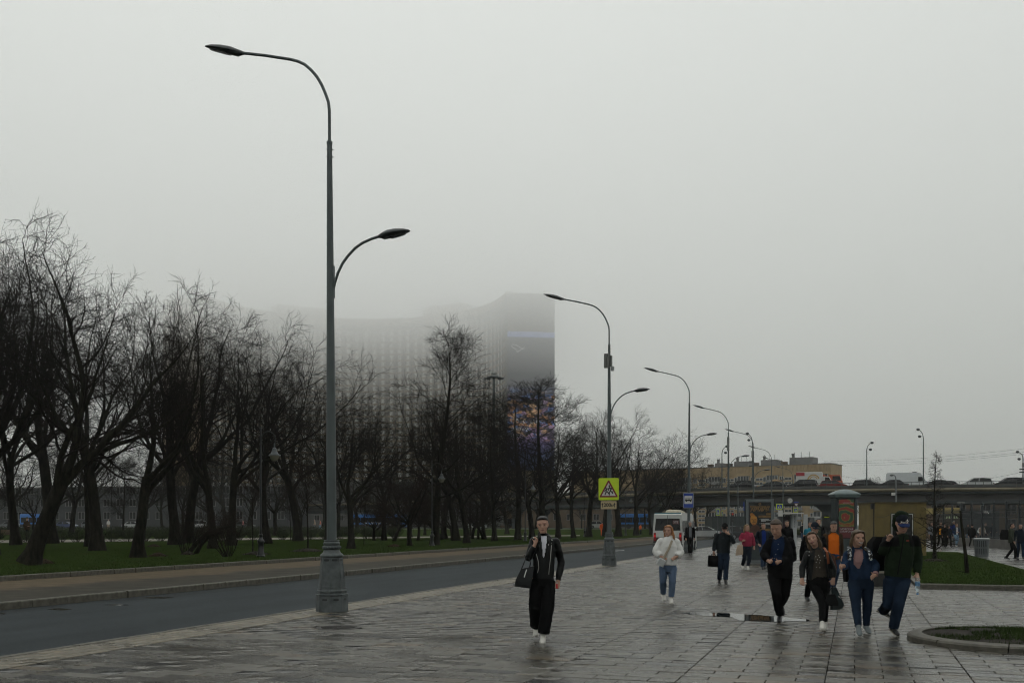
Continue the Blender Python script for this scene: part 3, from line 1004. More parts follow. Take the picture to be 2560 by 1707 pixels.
    return tm, cm, max(zt, top*0.98)

TREES = {}
def arche(key, kind, seed, **kw):
    TREES[key] = tree_mesh(key, kind, seed, **kw)
arche('V0','vase',11,lean=(0.30,0.0),r0=0.28,dens=0.92)
arche('V1','vase',22,r0=0.24,dens=0.9)
arche('V2','vase',33,r0=0.21,dens=0.88)
arche('V3','vase',44,r0=0.165,dens=0.86)
arche('V4','vase',57,r0=0.18,lean=(-0.06,0.02),dens=0.86)
arche('L0','leader',3,H=14,r0=0.20)
arche('L1','leader',9,H=12,r0=0.17,lean=(0.03,0.0))
arche('S0','small',5,H=6,r0=0.13)
arche('S1','small',6,H=6,r0=0.12,lean=(0.25,0.1))
arche('P0','sapling',7,H=5,r0=0.055)
arche('Z0','larch',8,H=6.5,r0=0.105)
arche('B0','shrub',10,H=3.2,r0=0.035)

def place_tree(key, base, H, label, cat='tree', name='bare_tree', group=None, rz=0.0, wide=1.0, tm_mat=None, cm_mat=None):
    tm, cm, zt = TREES[key]
    s_ = H/zt
    t = thing(name, label, cat, base, rz, group)
    a = mk('trunk' if cat != 'shrub' else 'stems', tm, tm_mat or M_BARK, t)
    b = mk('crown' if cat != 'shrub' else 'twigs', cm, cm_mat or M_TWIG, t)
    t.scale = (s_*wide, s_*wide, s_)
    return t

GT = 'bare trees of the park lawn'
def tree_px(key, px, py, top, label, rz=0.0, wide=1.0, z=LAWN_Z, **kw):
    d = gd(py, z)
    H = (YH-top)/F*d+HC-z
    return place_tree(key, gp(px,py,z), H, label, rz=rz+TH, wide=wide, **kw)

# the ones that can be told apart
tree_px('V0',72,1412,545,'thick leaning bare tree with flared dark trunk closest to the lawn kerb',rz=0.2,wide=0.95,name='leaning_tree')
tree_px('V1',345,1393,735,'stout bare tree with forked trunk leaning right near the lawn kerb',rz=1.1,wide=1.0)
tree_px('V2',243,1376,625,'bare tree whose trunk opens low into a wide V of limbs',rz=0.4,wide=0.9)
tree_px('V4',668,1358,835,'wide fan-shaped bare tree behind the hook-armed park lantern by the shrub',rz=2.1,wide=1.25)
tree_px('V3',878,1371,985,'crooked bare tree just right of the tall foreground lamp post',rz=0.9,wide=1.2)
tree_px('L0',1086,1362,815,'tall bare linden with one straight leader standing in front of the hotel',rz=0.3,wide=1.2,name='bare_linden')
tree_px('S0',1024,1363,1150,'small round-crowned bare tree with thin straight trunk beside the lantern',rz=0.2,wide=1.25,name='small_tree',cm_mat=M_TWIG2)
tree_px('L1',1357,1348,945,'broad bare linden rising in front of the banner on the hotel',rz=1.3,wide=1.5,name='bare_linden')
tree_px('V1',1545,1341,1020,'round bare tree just right of the lamp post with the children sign',rz=2.9,wide=1.15)
# look-alikes
PARK_LABEL = {
    125: 'dark bare tree between the leaning tree and the low V-shaped tree',
    222: 'bare tree standing right behind the low V-shaped tree',
    437: 'bare tree behind the brown leaf piles right of the stout forked tree',
    532: 'thin-trunked bare tree behind the toppled tree with two trunks',
    578: 'bare tree just left of the first park lantern behind the tall shrub',
    470: 'bare tree rising behind the thin bare shrub',
    40: 'bare tree behind the leaning tree beside a park bench',
    745: 'bare tree behind the staked sapling',
    820: 'bare tree half hidden by the shaft of the tall foreground lamp post',
    960: 'bare tree standing in front of the long blue coach',
    1140: 'bare tree among the fruit trees just right of the tall linden',
    1167: 'straight-trunked bare tree just right of the fruit trees',
    1236: 'slim bare linden in front of the floodlight mast',
    1295: 'bare linden just left of the lantern beside the woman on the phone',
    1395: 'bare tree behind the shoulder of the woman on the phone',
    1434: 'bare tree a few steps left of the lantern near the children sign',
    1472: 'bare tree touching the lantern left of the children sign',
    1590: 'bare tree beside the park worker in the orange vest',
    1628: 'bare tree just left of the white minibus',
    1668: 'bare tree rising above the roof of the white minibus',
    1706: 'bare tree rising just left of the bus stop sign',
    1742: 'bare tree rising just right of the bus stop sign',
    1764: 'last small bare tree of the park next to the flyover',
    1510: 'bare tree directly behind the children sign',
    1330: 'bare tree between the broad linden and the slim one',
    1110: 'bare tree partly hidden behind the trunk of the tall linden',
    1210: 'bare tree behind the small crooked fruit trees',
}
for key, px, py, top, rz, w in (
    ('V3',125,1358,640,1.9,1.1),('V4',222,1366,720,0.3,0.9),('V2',437,1361,760,2.2,0.95),('V1',532,1371,800,4.0,0.8),('V3',578,1363,800,0.0,1.0),
    ('V2',470,1357,780,3.6,1.0),('V4',40,1362,640,1.2,1.0),('V1',-60,1372,560,0.8,1.0),('V3',-20,1388,545,2.5,0.9),('V2',745,1352,880,1.0,1.0),
    ('V3',820,1349,950,1.0,1.0),('V4',960,1350,980,3.0,1.1),('V2',1140,1351,985,0.8,1.1),
    ('V2',1167,1357,1005,1.2,1.0),('L1',1236,1352,1005,2.0,1.2),('L0',1295,1349,965,2.6,1.35),('V3',1395,1346,1010,0.7,1.0),('V4',1434,1344,1005,1.7,1.1),('V2',1472,1342,1030,2.7,1.0),
    ('V3',1590,1338,1050,0.2,1.1),('V4',1628,1336,1105,1.0,1.1),('V2',1668,1334,1140,2.0,1.1),('V3',1706,1333,1125,3.0,1.15),('V4',1742,1332,1135,0.5,1.1),('V1',1764,1331,1165,1.5,1.0),
    ('V1',1510,1340,1070,1.3,1.0),('V2',1330,1346,1030,0.1,1.0),('V1',1110,1346,1030,0.1,1.1),('V4',1210,1346,1040,2.1,1.1)):
    tree_px(key,px,py,top,PARK_LABEL.get(px,'bare tree on the lawn left of the leaning tree'),rz=rz,wide=w,group=GT)
for key, px, py, top, rz, w in (('V1',-160,1380,600,1.0,1.0),('V2',-260,1368,640,2.0,1.0),('V4',-330,1392,560,3.0,1.0),('V3',-430,1372,640,0.5,1.0),('V1',-560,1384,600,4.0,1.0),('V2',-120,1356,700,5.0,1.0),('V4',-220,1350,760,1.4,1.0),('V3',-380,1354,740,2.4,1.0)):
    tree_px(key,px,py,top,'bare tree on the lawn left of the leaning tree',rz=rz,wide=w,group=GT)
rt = random.Random(21)
for i in range(34):
    px = -80+i*54.5+rt.uniform(-16,16)
    py = rt.uniform(1327,1344)
    top = (1110 if px < 1000 else 1150) + rt.uniform(-40,60)
    if px > 1480: top = rt.uniform(1140,1190); py = rt.uniform(1328,1333)
    tree_px(rt.choice(['V1','V2','V3','V4','L1']),px,py,top,'bare tree standing far back in the park behind the clipped bushes',rz=rt.uniform(0,6),wide=rt.uniform(1.0,1.4),group='far bare trees of the park',cm_mat=rt.choice([M_TWIG,M_TWIG2]) if False else None)
for px, py, top, k, rz in ((985,1352,1215,'S1',0.4),(1045,1350,1220,'S0',2.0),(1105,1348,1200,'S1',2.8),(1130,1349,1230,'S1',0.9),(1180,1346,1210,'S1',4.2),(1195,1347,1225,'S0',1.0),(935,1350,1225,'S0',0.3),(930,1342,1240,'S1',5.0),(1210,1347,1230,'S1',3.3)):
    tree_px(k,px,py,top,'small crooked fruit tree with low spreading bare branches on the lawn',rz=rz,wide=1.3,group='small crooked fruit trees',name='fruit_tree',cm_mat=M_TWIG2)
tree_px('P0',770,1374,1135,'staked bare sapling with brush-like twigs in a mulch ring left of the tall lamp post',name='sapling',cm_mat=M_TWIG2,wide=1.1)
tree_px('P0',632,1382,1150,'slender bare sapling just left of the park lantern post',name='sapling',rz=2.0,cm_mat=M_TWIG2,wide=0.9)
tree_px('P0',727,1350,1205,'thin far sapling between hedge and wide bare tree',name='sapling',rz=1.0,cm_mat=M_TWIG2)
tree_px('P0',910,1362,1215,'twin-stemmed thin young tree right of the crooked tree',name='sapling',rz=3.0,cm_mat=M_TWIG2,wide=0.7)
tree_px('B0',572,1391,1255,'tall multi-stemmed bare shrub left of the park lantern',cat='shrub',name='bare_shrub',cm_mat=M_TWIG2,wide=1.1)
tree_px('B0',462,1383,1240,'thin bare shrub beside the fallen leaning trunks',cat='shrub',name='bare_shrub',rz=1.4,cm_mat=M_TWIG2,wide=0.8)
# leaning pair of old trunks
b0 = gp(470,1384,LAWN_Z); d_ = gd(1384,LAWN_Z)
t = thing('toppled_tree', 'low dark tree with two trunks leaning far over the grass', 'tree', b0, TH)
sc_ = d_/F
for k, (dx, pts) in enumerate(((0,[(0,0),(22,-28),(48,-52),(80,-62),(110,-70)]),(16,[(0,2),(14,-24),(34,-44),(70,-56)]))):
    MB().tube([((dx+x)*sc_, 0.15*k, -y*sc_) for x, y in pts], [0.13,0.11,0.10,0.08,0.05][:len(pts)], 8).build('trunk', M_BARK, t, smooth=True)
tm, cm, zt = TREES['S1']
c = mk('crown', cm, M_TWIG, t); c.location = (75*sc_, 0, 30*sc_); c.scale = (0.4,0.4,0.35)

# island trees on the right
d_ = gd(1399,0.11)
t = place_tree('Z0', gp(2337,1399,0.11), (YH-1138)/F*d_+HC, 'young bare larch with whorled short twigs on the small lawn beside the kiosk', name='young_larch', rz=0.4)
st = gp(2418,1432,0.11); sc_ = gd(1432,0.11)/F
t = thing('dead_sapling', 'leaning nearly branchless dark sapling trunk on the small lawn in front of the litter bin', 'tree', st, TH)
MB().tube([(0,0,0),(-4*sc_,0,45*sc_),(-10*sc_,0,92*sc_),(-15*sc_,0,130*sc_),(-16.5*sc_,0,156*sc_)], [0.075,0.06,0.048,0.04,0.02], 8).build('trunk', M_BARK, t, smooth=True)
for a, b_ in (((-15*sc_,0,138*sc_),(-36*sc_,0.1,152*sc_)),((-16*sc_,0,146*sc_),(-24*sc_,-0.1,156*sc_)),((-36*sc_,0.1,152*sc_),(-30*sc_,0.1,160*sc_)),((-12*sc_,0,105*sc_),(-7*sc_,0.05,110*sc_)),((-6*sc_,0,60*sc_),(-1*sc_,0.05,63*sc_)),((-2*sc_,0.1,2*sc_),(-22*sc_,0.2,6*sc_)),((4*sc_,0.1,1*sc_),(9*sc_,0.2,7*sc_))):
    MB().tube([a, b_], [0.018,0.007], 5).build('branch', M_BARK, t)
tree_px('L1',2178,1333,1192,'slim brownish bare tree in front of the flyover between poster column and kiosk',z=0,name='slim_tree',cm_mat=M_TWIG2,wide=1.0)
tree_px('L1',2560,1333,1262,'bare tree behind the iron fence at the far right',z=0,name='slim_tree',rz=1.0,wide=1.3)

# ---- clipped bushes of the hedge row, mulch rings and leaf piles
M_HEDGE = mat('hedge_leaf', (0.012,0.020,0.008), 0.8, col2=(0.035,0.045,0.016), scale=3.0, spec=0.2)
def bush_mesh(seed, w=0.62, d=0.5, h=0.62, N=1500):
    g_ = np.random.default_rng(seed)
    u = g_.uniform(-1,1,(N*3,3))
    m_ = (np.abs(u)**2.6).sum(1)
    u = u[(m_ < 1) & (m_ > 0.35)][:N]
    P = u*np.array([w,d,h*0.6])+np.array([0,0,h*0.95])
    P *= (1+0.10*g_.normal(0,1,(len(P),1)))
    s_ = g_.uniform(0.02,0.045,(len(P),1))
    a = unit(g_.normal(0,1,(len(P),3)))*s_; b = unit(g_.normal(0,1,(len(P),3)))*s_
    V = np.stack([P-a, P+b, P+a, P-b], 1).reshape(-1,3)
    return np_mesh('bush_leaves', V, np.arange(len(V)).reshape(-1,4))
BUSH = [bush_mesh(s_) for s_ in (1,2,3)]
g0 = np.random.default_rng(9)
n0 = 16
p0 = np.stack([g0.normal(0,0.12,n0),g0.normal(0,0.12,n0),np.zeros(n0)],1)
Pst = walk(p0, unit(np.stack([p0[:,0]*4,p0[:,1]*4,np.ones(n0)],1)), np.full(n0,0.95), 5, g0, 0.12, 0.0)
V, Q = tubes([(Pst, np.tile(np.linspace(0.018,0.008,5),(n0,1)), 4)])
STEM = np_mesh('bush_stems', V, Q)
rb = random.Random(4)
for i, px in enumerate(list(range(-10,470,41))+list(range(490,760,36))+list(range(780,1000,34))):
    if i in (1,): continue
    py = 1356.5-px*0.0115
    t = thing('clipped_bush', 'clipped dark green bush in the low hedge row along the park path', 'bush', gp(px+rb.uniform(-5,5),py,LAWN_Z), rb.uniform(0,6), 'bushes of the low hedge row')
    mk('stems', STEM, M_TWIG, t); mk('leaves', BUSH[i%3], M_HEDGE, t)
    s_ = rb.uniform(0.9,1.12); t.scale = (s_*1.12, s_*1.12, s_)
for i in range(34):
    px = -30+i*31+rb.uniform(-8,8)
    t = thing('clipped_bush', 'far clipped bush in the second hedge across the park path', 'bush', gp(px,1335+rb.uniform(-1,2),LAWN_Z), rb.uniform(0,6), 'bushes of the second hedge')
    mk('stems', STEM, M_TWIG, t); mk('leaves', BUSH[i%3], M_HEDGE, t)
    t.scale = (1.9,1.9,1.25)
def mound(px, py, wpx, label, name='leaf_pile', cat='leaf pile', z=LAWN_Z, m=None, hh=0.16):
    d = gd(py,z); r = wpx/2*d/F
    n_ = 20
    mb = MB(); rng = random.Random(int(px*7+py))
    rs = []
    for rr_, zz_ in ((1.0,-0.03),(0.85,0.35),(0.55,0.8),(0.2,1.0),(0.02,1.02)):
        rs.append([(r*rr_*(1+0.18*rng.uniform(-1,1))*math.cos(2*PI*k/n_), r*0.8*rr_*(1+0.18*rng.uniform(-1,1))*math.sin(2*PI*k/n_), hh*zz_*rng.uniform(0.75,1.2) if zz_ > 0 else zz_) for k in range(n_)])
    t = thing(name, label, cat, gp(px,py,z), TH)
    mb.rings(rs, cap0=False).build('heap', m or M_LEAF, t, smooth='all')
    g_ = np.random.default_rng(int(px))
    N_ = 160
    aa = g_.uniform(0,2*PI,N_); ra = r*1.1*np.sqrt(g_.uniform(0,1,N_))
    P = np.stack([ra*np.cos(aa), ra*0.8*np.sin(aa), hh*(1.05-np.clip(ra/r,0,1)**1.5)], 1)
    q = unit(g_.normal(0,1,(N_,3)))*0.05; w = unit(g_.normal(0,1,(N_,3)))*0.04
    V = np.stack([P-q,P+w,P+q,P-w],1).reshape(-1,3)
    stuff(mk('loose_leaves', np_mesh('loose_leaves', V, np.arange(len(V)).reshape(-1,4)), m or M_LEAF, t))
mound(765,1378,78,'dark mulch ring under the staked sapling','mulch_ring','mulch ring',m=M_SOIL)
mound(640,1386,66,'dark mulch ring at the foot of the park lantern','mulch_ring','mulch ring',m=M_SOIL)
mound(395,1390,44,'brown dead leaf pile on the grass right of the forked tree')
mound(385,1366,30,'smaller brown leaf pile behind the forked tree')
mound(985,1366,32,'low dark twig heap on the grass near the small round tree')
mound(105,1408,60,'brown earth heap at the foot of the leaning tree')
mound(470,1386,34,'dark earth at the foot of the leaning trunks','mulch_ring','mulch ring',m=M_SOIL)
mound(2337,1402,62,'dark earth ring round the young larch','mulch_ring','mulch ring',z=0.11,m=M_SOIL,hh=0.1)
# ------------------------------------------------------------------ street lamps, lanterns, signs
M_POLE = mat('grey_green_paint', (0.075,0.090,0.092), 0.42, 0.12, 3.0, bump=0.15, bscale=60, spec=0.45, metal=0.15)
M_PLINTH = mat('grey_plinth_paint', (0.075,0.086,0.088), 0.5, 0.35, 7.0, bump=0.2, bscale=50, spec=0.4)
M_LUM = mat('dark_luminaire', (0.03,0.036,0.038), 0.4, 0.15, 5.0)
M_LENS = mat('luminaire_lens', (0.06,0.065,0.065), 0.2, 0.1, 5.0, spec=0.7)
M_BLACK = mat('black_iron', (0.010,0.011,0.013), 0.4, 0.3, 6.0, bump=0.2)
M_BOLT = mat('steel', (0.22,0.23,0.23), 0.4, 0.15, 8.0, metal=0.6)

def street_lamp(label):
    t = thing('street_lamp', label, 'street lamp', group='tall two-armed street lamps along the road')
    w = 1/math.cos(PI/8)
    def oct_(prof, name, n=8, sm=False):
        return MB().lathe([(r*w if n == 8 else r, z) for r, z in prof], n, phase=PI/8).build(name, M_PLINTH, t, smooth=sm)
    pl = oct_([(0.285,0),(0.285,0.02),(0.275,0.30)],'plinth')
    oct_([(0.262,0.301),(0.285,0.305),(0.288,0.33),(0.262,0.335),(0.258,0.36),(0.262,0.362)],'moulding')
    oct_([(0.258,0.364),(0.266,0.368),(0.268,0.40),(0.255,0.42),(0.25,0.44),(0.255,0.442),(0.255,0.45),(0.242,0.455)],'moulding')
    body = oct_([(0.240,0.456),(0.192,1.03)],'base_shaft')
    oct_([(0.20,1.032),(0.222,1.05),(0.226,1.075),(0.212,1.095),(0.175,1.12),(0.155,1.16),(0.148,1.185)],'flange',20,True)
    nk = oct_([(0.150,1.187),(0.172,1.20),(0.178,1.225),(0.172,1.25),(0.150,1.262)],'ornament_ring',24,True)
    for k in range(20):
        a = 2*PI*k/20
        MB().ell((0.172*math.cos(a),0.172*math.sin(a),1.225),(0.018,0.018,0.024),6,4).build('bead', M_PLINTH, nk)
    oct_([(0.145,1.264),(0.158,1.28),(0.160,1.31),(0.140,1.335),(0.150,1.355),(0.145,1.37)],'neck_ring',20,True)
    # raised panels and cast handholds on the faces
    for k in range(8):
        a = 2*PI*k/8
        M_ = Matrix.Rotation(a,4,'Z')
        if k % 2 == 0:
            p = MB()
            for x0,x1,z0,z1 in ((-0.06,0.06,0.60,0.615),(-0.06,0.06,0.925,0.94),(-0.07,-0.055,0.615,0.925),(0.055,0.07,0.615,0.925)):
                p.add([Vector((0.2465-0.082*(z-0.38)+0.008*s_, x, z)) for s_ in (0,1) for x, z in ((x0,z0),(x1,z0),(x1,z1),(x0,z1))], [(4,5,6,7),(0,1,5,4),(1,2,6,5),(2,3,7,6),(3,0,4,7)])
            p.xf(M_).build('panel_border', M_PLINTH, body)
        for z_, r_, par in ((0.235,0.2785,pl),(0.985,0.1975,body)):
            MB().add([M_ @ Vector((r_+0.0015, y, z)) for y, z in ((-0.045,z_-0.02),(0.045,z_-0.02),(0.055,z_),(0.045,z_+0.02),(-0.045,z_+0.02),(-0.055,z_))], [(0,1,2,3,4,5)]).build('handhold', M_BLACK, par)
    MB().lathe([(0.093,1.36),(0.090,3.2),(0.062,7.4),(0.049,9.0)],16).build('pole', M_POLE, t, smooth=True)
    MB().lathe([(0.054,8.96),(0.056,8.985),(0.056,9.02),(0.03,9.03)],14).build('collar', M_POLE, t)
    for z_ in (8.72,8.86):
        for a in (0.3,2.4,4.4):
            MB().cbox((0.058*math.cos(a),0.058*math.sin(a),z_),(0.03,0.02,0.02)).build('bolt', M_BOLT, t)
    D0 = 19.13; XC0 = (830-1280)/F*D0
    def hx(x):
        u = (x-8-1280)/F
        return (u*D0-XC0)/(CT+u*ST)
    def az(x, y):
        return HC+(YH-y)/F*(D0-hx(x)*ST)
    hz = lambda y: HC+(YH-y)/F*D0
    pts = [(838,353),(838,276),(836,255),(828,232),(819,211),(808,192),(793,174),(777,160),(760,152),(741,147),(678.6,137),(618,130)]
    arm = MB().tube([(hx(x),0,az(x,y)) for x, y in pts], [0.03]*6+[0.029]*6, 10).build('long_arm', M_POLE, t, smooth=True)
    pts = [(841,745),(846,722),(850,705),(857,683),(869,658),(884,638),(901,620),(920,607),(943,597),(966,590)]
    arm2 = MB().tube([(hx(x),0,az(x,y)) for x, y in pts], 0.026, 10).build('short_arm', M_POLE, t, smooth=True)
    MB().box(0.06,0.085,-0.03,0.03,hz(745),hz(665)).build('arm_bracket', M_POLE, t)
    def lum(x0, z0, x1, z1, par):
        L = Vector((x1-x0,0,z1-z0)); ln = L.length; L.normalize(); up = Vector((-L.z,0,L.x))
        if up.z < 0: up = -up
        o0 = Vector((x0,0,z0))
        prof = [(-0.04,0.035,0.035,0.035),(0.02,0.05,0.045,0.045),(0.12,0.105,0.055,0.075),(0.30,0.135,0.085,0.06),(0.55,0.13,0.085,0.04),(0.80,0.10,0.06,0.02),(0.95,0.055,0.03,0.008),(1.0,0.015,0.012,0.002)]
        rs = []
        for tt, wy, hu, hd in prof:
            c = o0+L*(tt*ln)
            ring = []
            for k in range(14):
                a = 2*PI*k/14
                sy, su = math.cos(a)*wy, math.sin(a)
                ring.append(c+Vector((0,sy,0))+up*(su*(hu if su > 0 else hd)))
            rs.append(ring)
        q = MB().rings(rs).build('luminaire', M_LUM, t, smooth=True)
        ls = []
        for tt, wy in ((0.33,0.085),(0.5,0.095),(0.75,0.07),(0.85,0.03)):
            c = o0+L*(tt*ln)-up*(0.062*(1.05-tt*0.75)+0.004)
            ls.append([c+Vector((0,-wy,0)),c+Vector((0,wy,0)),c+Vector((0,wy*0.8,0))-up*0.012,c+Vector((0,-wy*0.8,0))-up*0.012])
        MB().rings(ls).build('lens', M_LENS, q)
    lum(hx(620),az(620,130.5),hx(528),az(528,114),arm)
    lum(hx(964),az(964,590.5),hx(1038),az(1038,578),arm2)
    return t

XLAMP = gp(830,1527).x
def lamp_loc(d):
    # point on the lamp line at distance d ahead of the camera
    # x = XLAMP = xc*CT - d*ST
    xc = (XLAMP+d*ST)/CT
    p = cw(xc, d, 0); return p
LD = [19.13,40.8,60.4,79.5,99.5,121.0,141.0,163.0]
lab = ['tall grey two-armed street lamp whose moulded base stands by the manhole cover',
       'street lamp post carrying the yellow children warning sign and two grey boxes',
       'street lamp post carrying the blue bus stop sign behind the white minibus',
       'street lamp post with a long narrow box under its collar, left of the warrior poster',
       ] + ['far two-armed street lamp in the row behind the warrior poster']*4
lamp0 = street_lamp(lab[0]); lamp0.location = lamp_loc(LD[0])
lamp0.rotation_euler = (0, math.radians(-0.35), 0)
LAMPS = [lamp0]
for d_, lb in zip(LD[1:], lab[1:]):
    LAMPS.append(dup(lamp0, lamp_loc(d_), 0.0, lb))
for k, l_ in enumerate(LAMPS):
    if k: l_.rotation_euler = (0, math.radians(rnd.uniform(-0.3,0.3)), rnd.uniform(-0.05,0.05))
g2 = mat('grey_cabinet', (0.16,0.165,0.155), 0.5, 0.12, 4.0)
MB().bbox(-0.20,-0.07,-0.12,0.02,8.08,8.66,0.02).build('cabinet', g2, LAMPS[1])
MB().bbox(-0.05,0.04,-0.16,-0.06,8.06,8.66,0.02).build('cabinet', g2, LAMPS[1])
MB().bbox(0.07,0.13,-0.10,0.04,8.12,8.58,0.02).build('cabinet', g2, LAMPS[1])
MB().lathe([(0.07,0),(0.07,0.16),(0.03,0.19)],10,(0.16,-0.08,7.94)).build('sensor', M_BOLT, LAMPS[1])
MB().bbox(-0.10,0.08,-0.17,0.0,7.55,8.65,0.02).build('cabinet', g2, LAMPS[3])
# children sign
M_FLUO = mat('fluorescent_yellow', (0.50,0.66,0.015), 0.45, 0.04, 3.0)
M_RED = mat('sign_red', (0.17,0.008,0.014), 0.5, 0.08)
M_WHITE = mat('sign_white', (0.52,0.51,0.49), 0.5, 0.04)
M_BLUE = mat('sign_blue', (0.010,0.045,0.30), 0.45, 0.06)
M_BLK = mat('sign_black', (0.012,0.012,0.012), 0.5, 0.1)
M_TANP = mat('aged_sign_plate', (0.42,0.33,0.19), 0.5, 0.06)
M_ALU = mat('sign_edge', (0.35,0.36,0.37), 0.4, 0.1, metal=0.4)
def rrect(w, h, r, n=4, c=(0,0)):
    out = []
    for cx, cy, a0 in ((w/2-r,h/2-r,0),(-w/2+r,h/2-r,PI/2),(-w/2+r,-h/2+r,PI),(w/2-r,-h/2+r,1.5*PI)):
        for k in range(n+1):
            a = a0+PI/2*k/n
            out.append((c[0]+cx+r*math.cos(a), c[1]+cy+r*math.sin(a)))
    return out
def plate(name, poly, y, th, m, parent):
    return MB().prism(poly, y-th, y).build(name, m, parent)
def poly_thick(pts, w):
    """2-D polyline thickened to quads (x,z)"""
    out = []
    for (x0,z0),(x1,z1) in zip(pts[:-1],pts[1:]):
        dx, dz = x1-x0, z1-z0; L = math.hypot(dx,dz) or 1
        nx, nz = -dz/L*w/2, dx/L*w/2
        ex, ez = dx/L*w*0.3, dz/L*w*0.3
        out.append([(x0-ex+nx,z0-ez+nz),(x0-ex-nx,z0-ez-nz),(x1+ex-nx,z1+ez-nz),(x1+ex+nx,z1+ez+nz)])
    return out
def figure(name, lines, head, hr, y, m, parent, w):
    mb = MB()
    for ln in lines:
        for i, q in enumerate(poly_thick(ln, w)):
            mb.prism(q, y-0.002-0.0002*i, y)
    mb.prism([(head[0]+hr*math.cos(2*PI*k/10), head[1]+hr*math.sin(2*PI*k/10)) for k in range(10)], y-0.003, y)
    return mb.build(name, m, parent)
def pole_sign(lampi, px, py, name, label, cat):
    d = LD[lampi]-0.10
    p = dp(px, py, d)
    lp = lamp_loc(LD[lampi]); p2 = Vector((lp.x, lp.y-0.10, p.z))
    return thing(name, label, cat, p2, 0.06)
s_ = 40.7/F
t = pole_sign(1, 1519, 1222, 'warning_sign', 'square fluorescent yellow sign with a red triangle and running children', 'traffic sign')
W, H_ = 51*s_, 55*s_
plate('panel', rrect(W,H_,0.05), 0, 0.012, M_FLUO, t)
tri = lambda k: [(0.0,0.33*k+0.01),(-0.36*k,-0.30*k+0.0),(0.36*k,-0.30*k+0.0)]
plate('red_triangle', [(0.0,0.36),(-0.03,0.345),(-0.375,-0.30),(-0.36,-0.335),(0.36,-0.335),(0.375,-0.30),(0.03,0.345)], -0.013, 0.003, M_RED, t)
plate('white_triangle', [(0.0,0.265),(-0.295,-0.275),(0.295,-0.275)], -0.017, 0.002, M_WHITE, t)
figure('pictogram', [[(-0.10,0.0),(-0.07,-0.09),(-0.02,-0.13)],[(-0.07,-0.09),(-0.12,-0.16),(-0.15,-0.23)],[(-0.07,-0.09),(-0.01,-0.16),(0.0,-0.19)],[(-0.10,-0.01),(-0.16,-0.08),(-0.13,-0.11)],[(-0.09,0.0),(-0.03,0.02)]],(-0.115,0.045),0.035,-0.020,M_BLK,t,0.04)
figure('pictogram', [[(0.04,0.07),(0.08,-0.05),(0.06,-0.10)],[(0.06,-0.09),(0.03,-0.15),(0.03,-0.24)],[(0.08,-0.07),(0.14,-0.13),(0.18,-0.10)],[(0.14,-0.13),(0.17,-0.18)],[(0.04,0.06),(-0.02,0.0),(0.0,-0.05)],[(0.05,0.06),(0.11,0.03),(0.13,-0.01)]],(0.035,0.125),0.04,-0.020,M_BLK,t,0.045)
MB().box(-0.05,0.05,0.0,0.06,-0.3,-0.26).build('clamp', M_ALU, t)
t = pole_sign(1, 1519, 1262, 'distance_plate', 'small tan plate reading 200 m between two arrows under the children sign', 'traffic sign')
plate('panel', rrect(39.5*s_,20*s_,0.03), 0, 0.010, M_TANP, t)
text('lettering', '200', 0.205, M_BLK, t, (-0.055,-0.013,0.0), bold=0.007)
text('lettering', 'м', 0.165, M_BLK, t, (0.155,-0.013,-0.012), bold=0.005)
for x in (-0.26,0.245):
    plate('arrow', [(x-0.015,-0.09),(x+0.015,-0.09),(x+0.015,0.02),(x+0.045,0.02),(x,0.10),(x-0.045,0.02),(x-0.015,0.02)], -0.011, 0.002, M_BLK, t)
# bus stop sign
s_ = 60.3/F
t = pole_sign(2, 1723, 1250.5, 'bus_stop_sign', 'blue and white bus stop sign with a black bus pictogram on a lamp post', 'traffic sign')
plate('border', rrect(25.5*s_,37.5*s_,0.05), 0, 0.012, M_ALU, t)
plate('panel', rrect(23.5*s_,35.5*s_,0.04), -0.013, 0.003, M_BLUE, t)
plate('white_field', rrect(19.5*s_,20*s_,0.03,c=(0,1.5*s_)), -0.017, 0.002, M_WHITE, t)
bus = MB()
bus.prism(rrect(0.40,0.17,0.03,3,(0,0.05)), -0.023, -0.0205)
for x in (-0.12,0.13):
    bus.prism([(x+0.045*math.cos(2*PI*k/12), -0.045+0.045*math.sin(2*PI*k/12)) for k in range(12)], -0.025, -0.0205)
bp_ = bus.build('pictogram', M_BLK, t)
for x in (-0.145,-0.055,0.035,0.125):
    plate('pictogram_window', [(x-0.032,0.06),(x+0.032,0.06),(x+0.032,0.11),(x-0.032,0.11)], -0.0255, 0.001, M_WHITE, bp_)

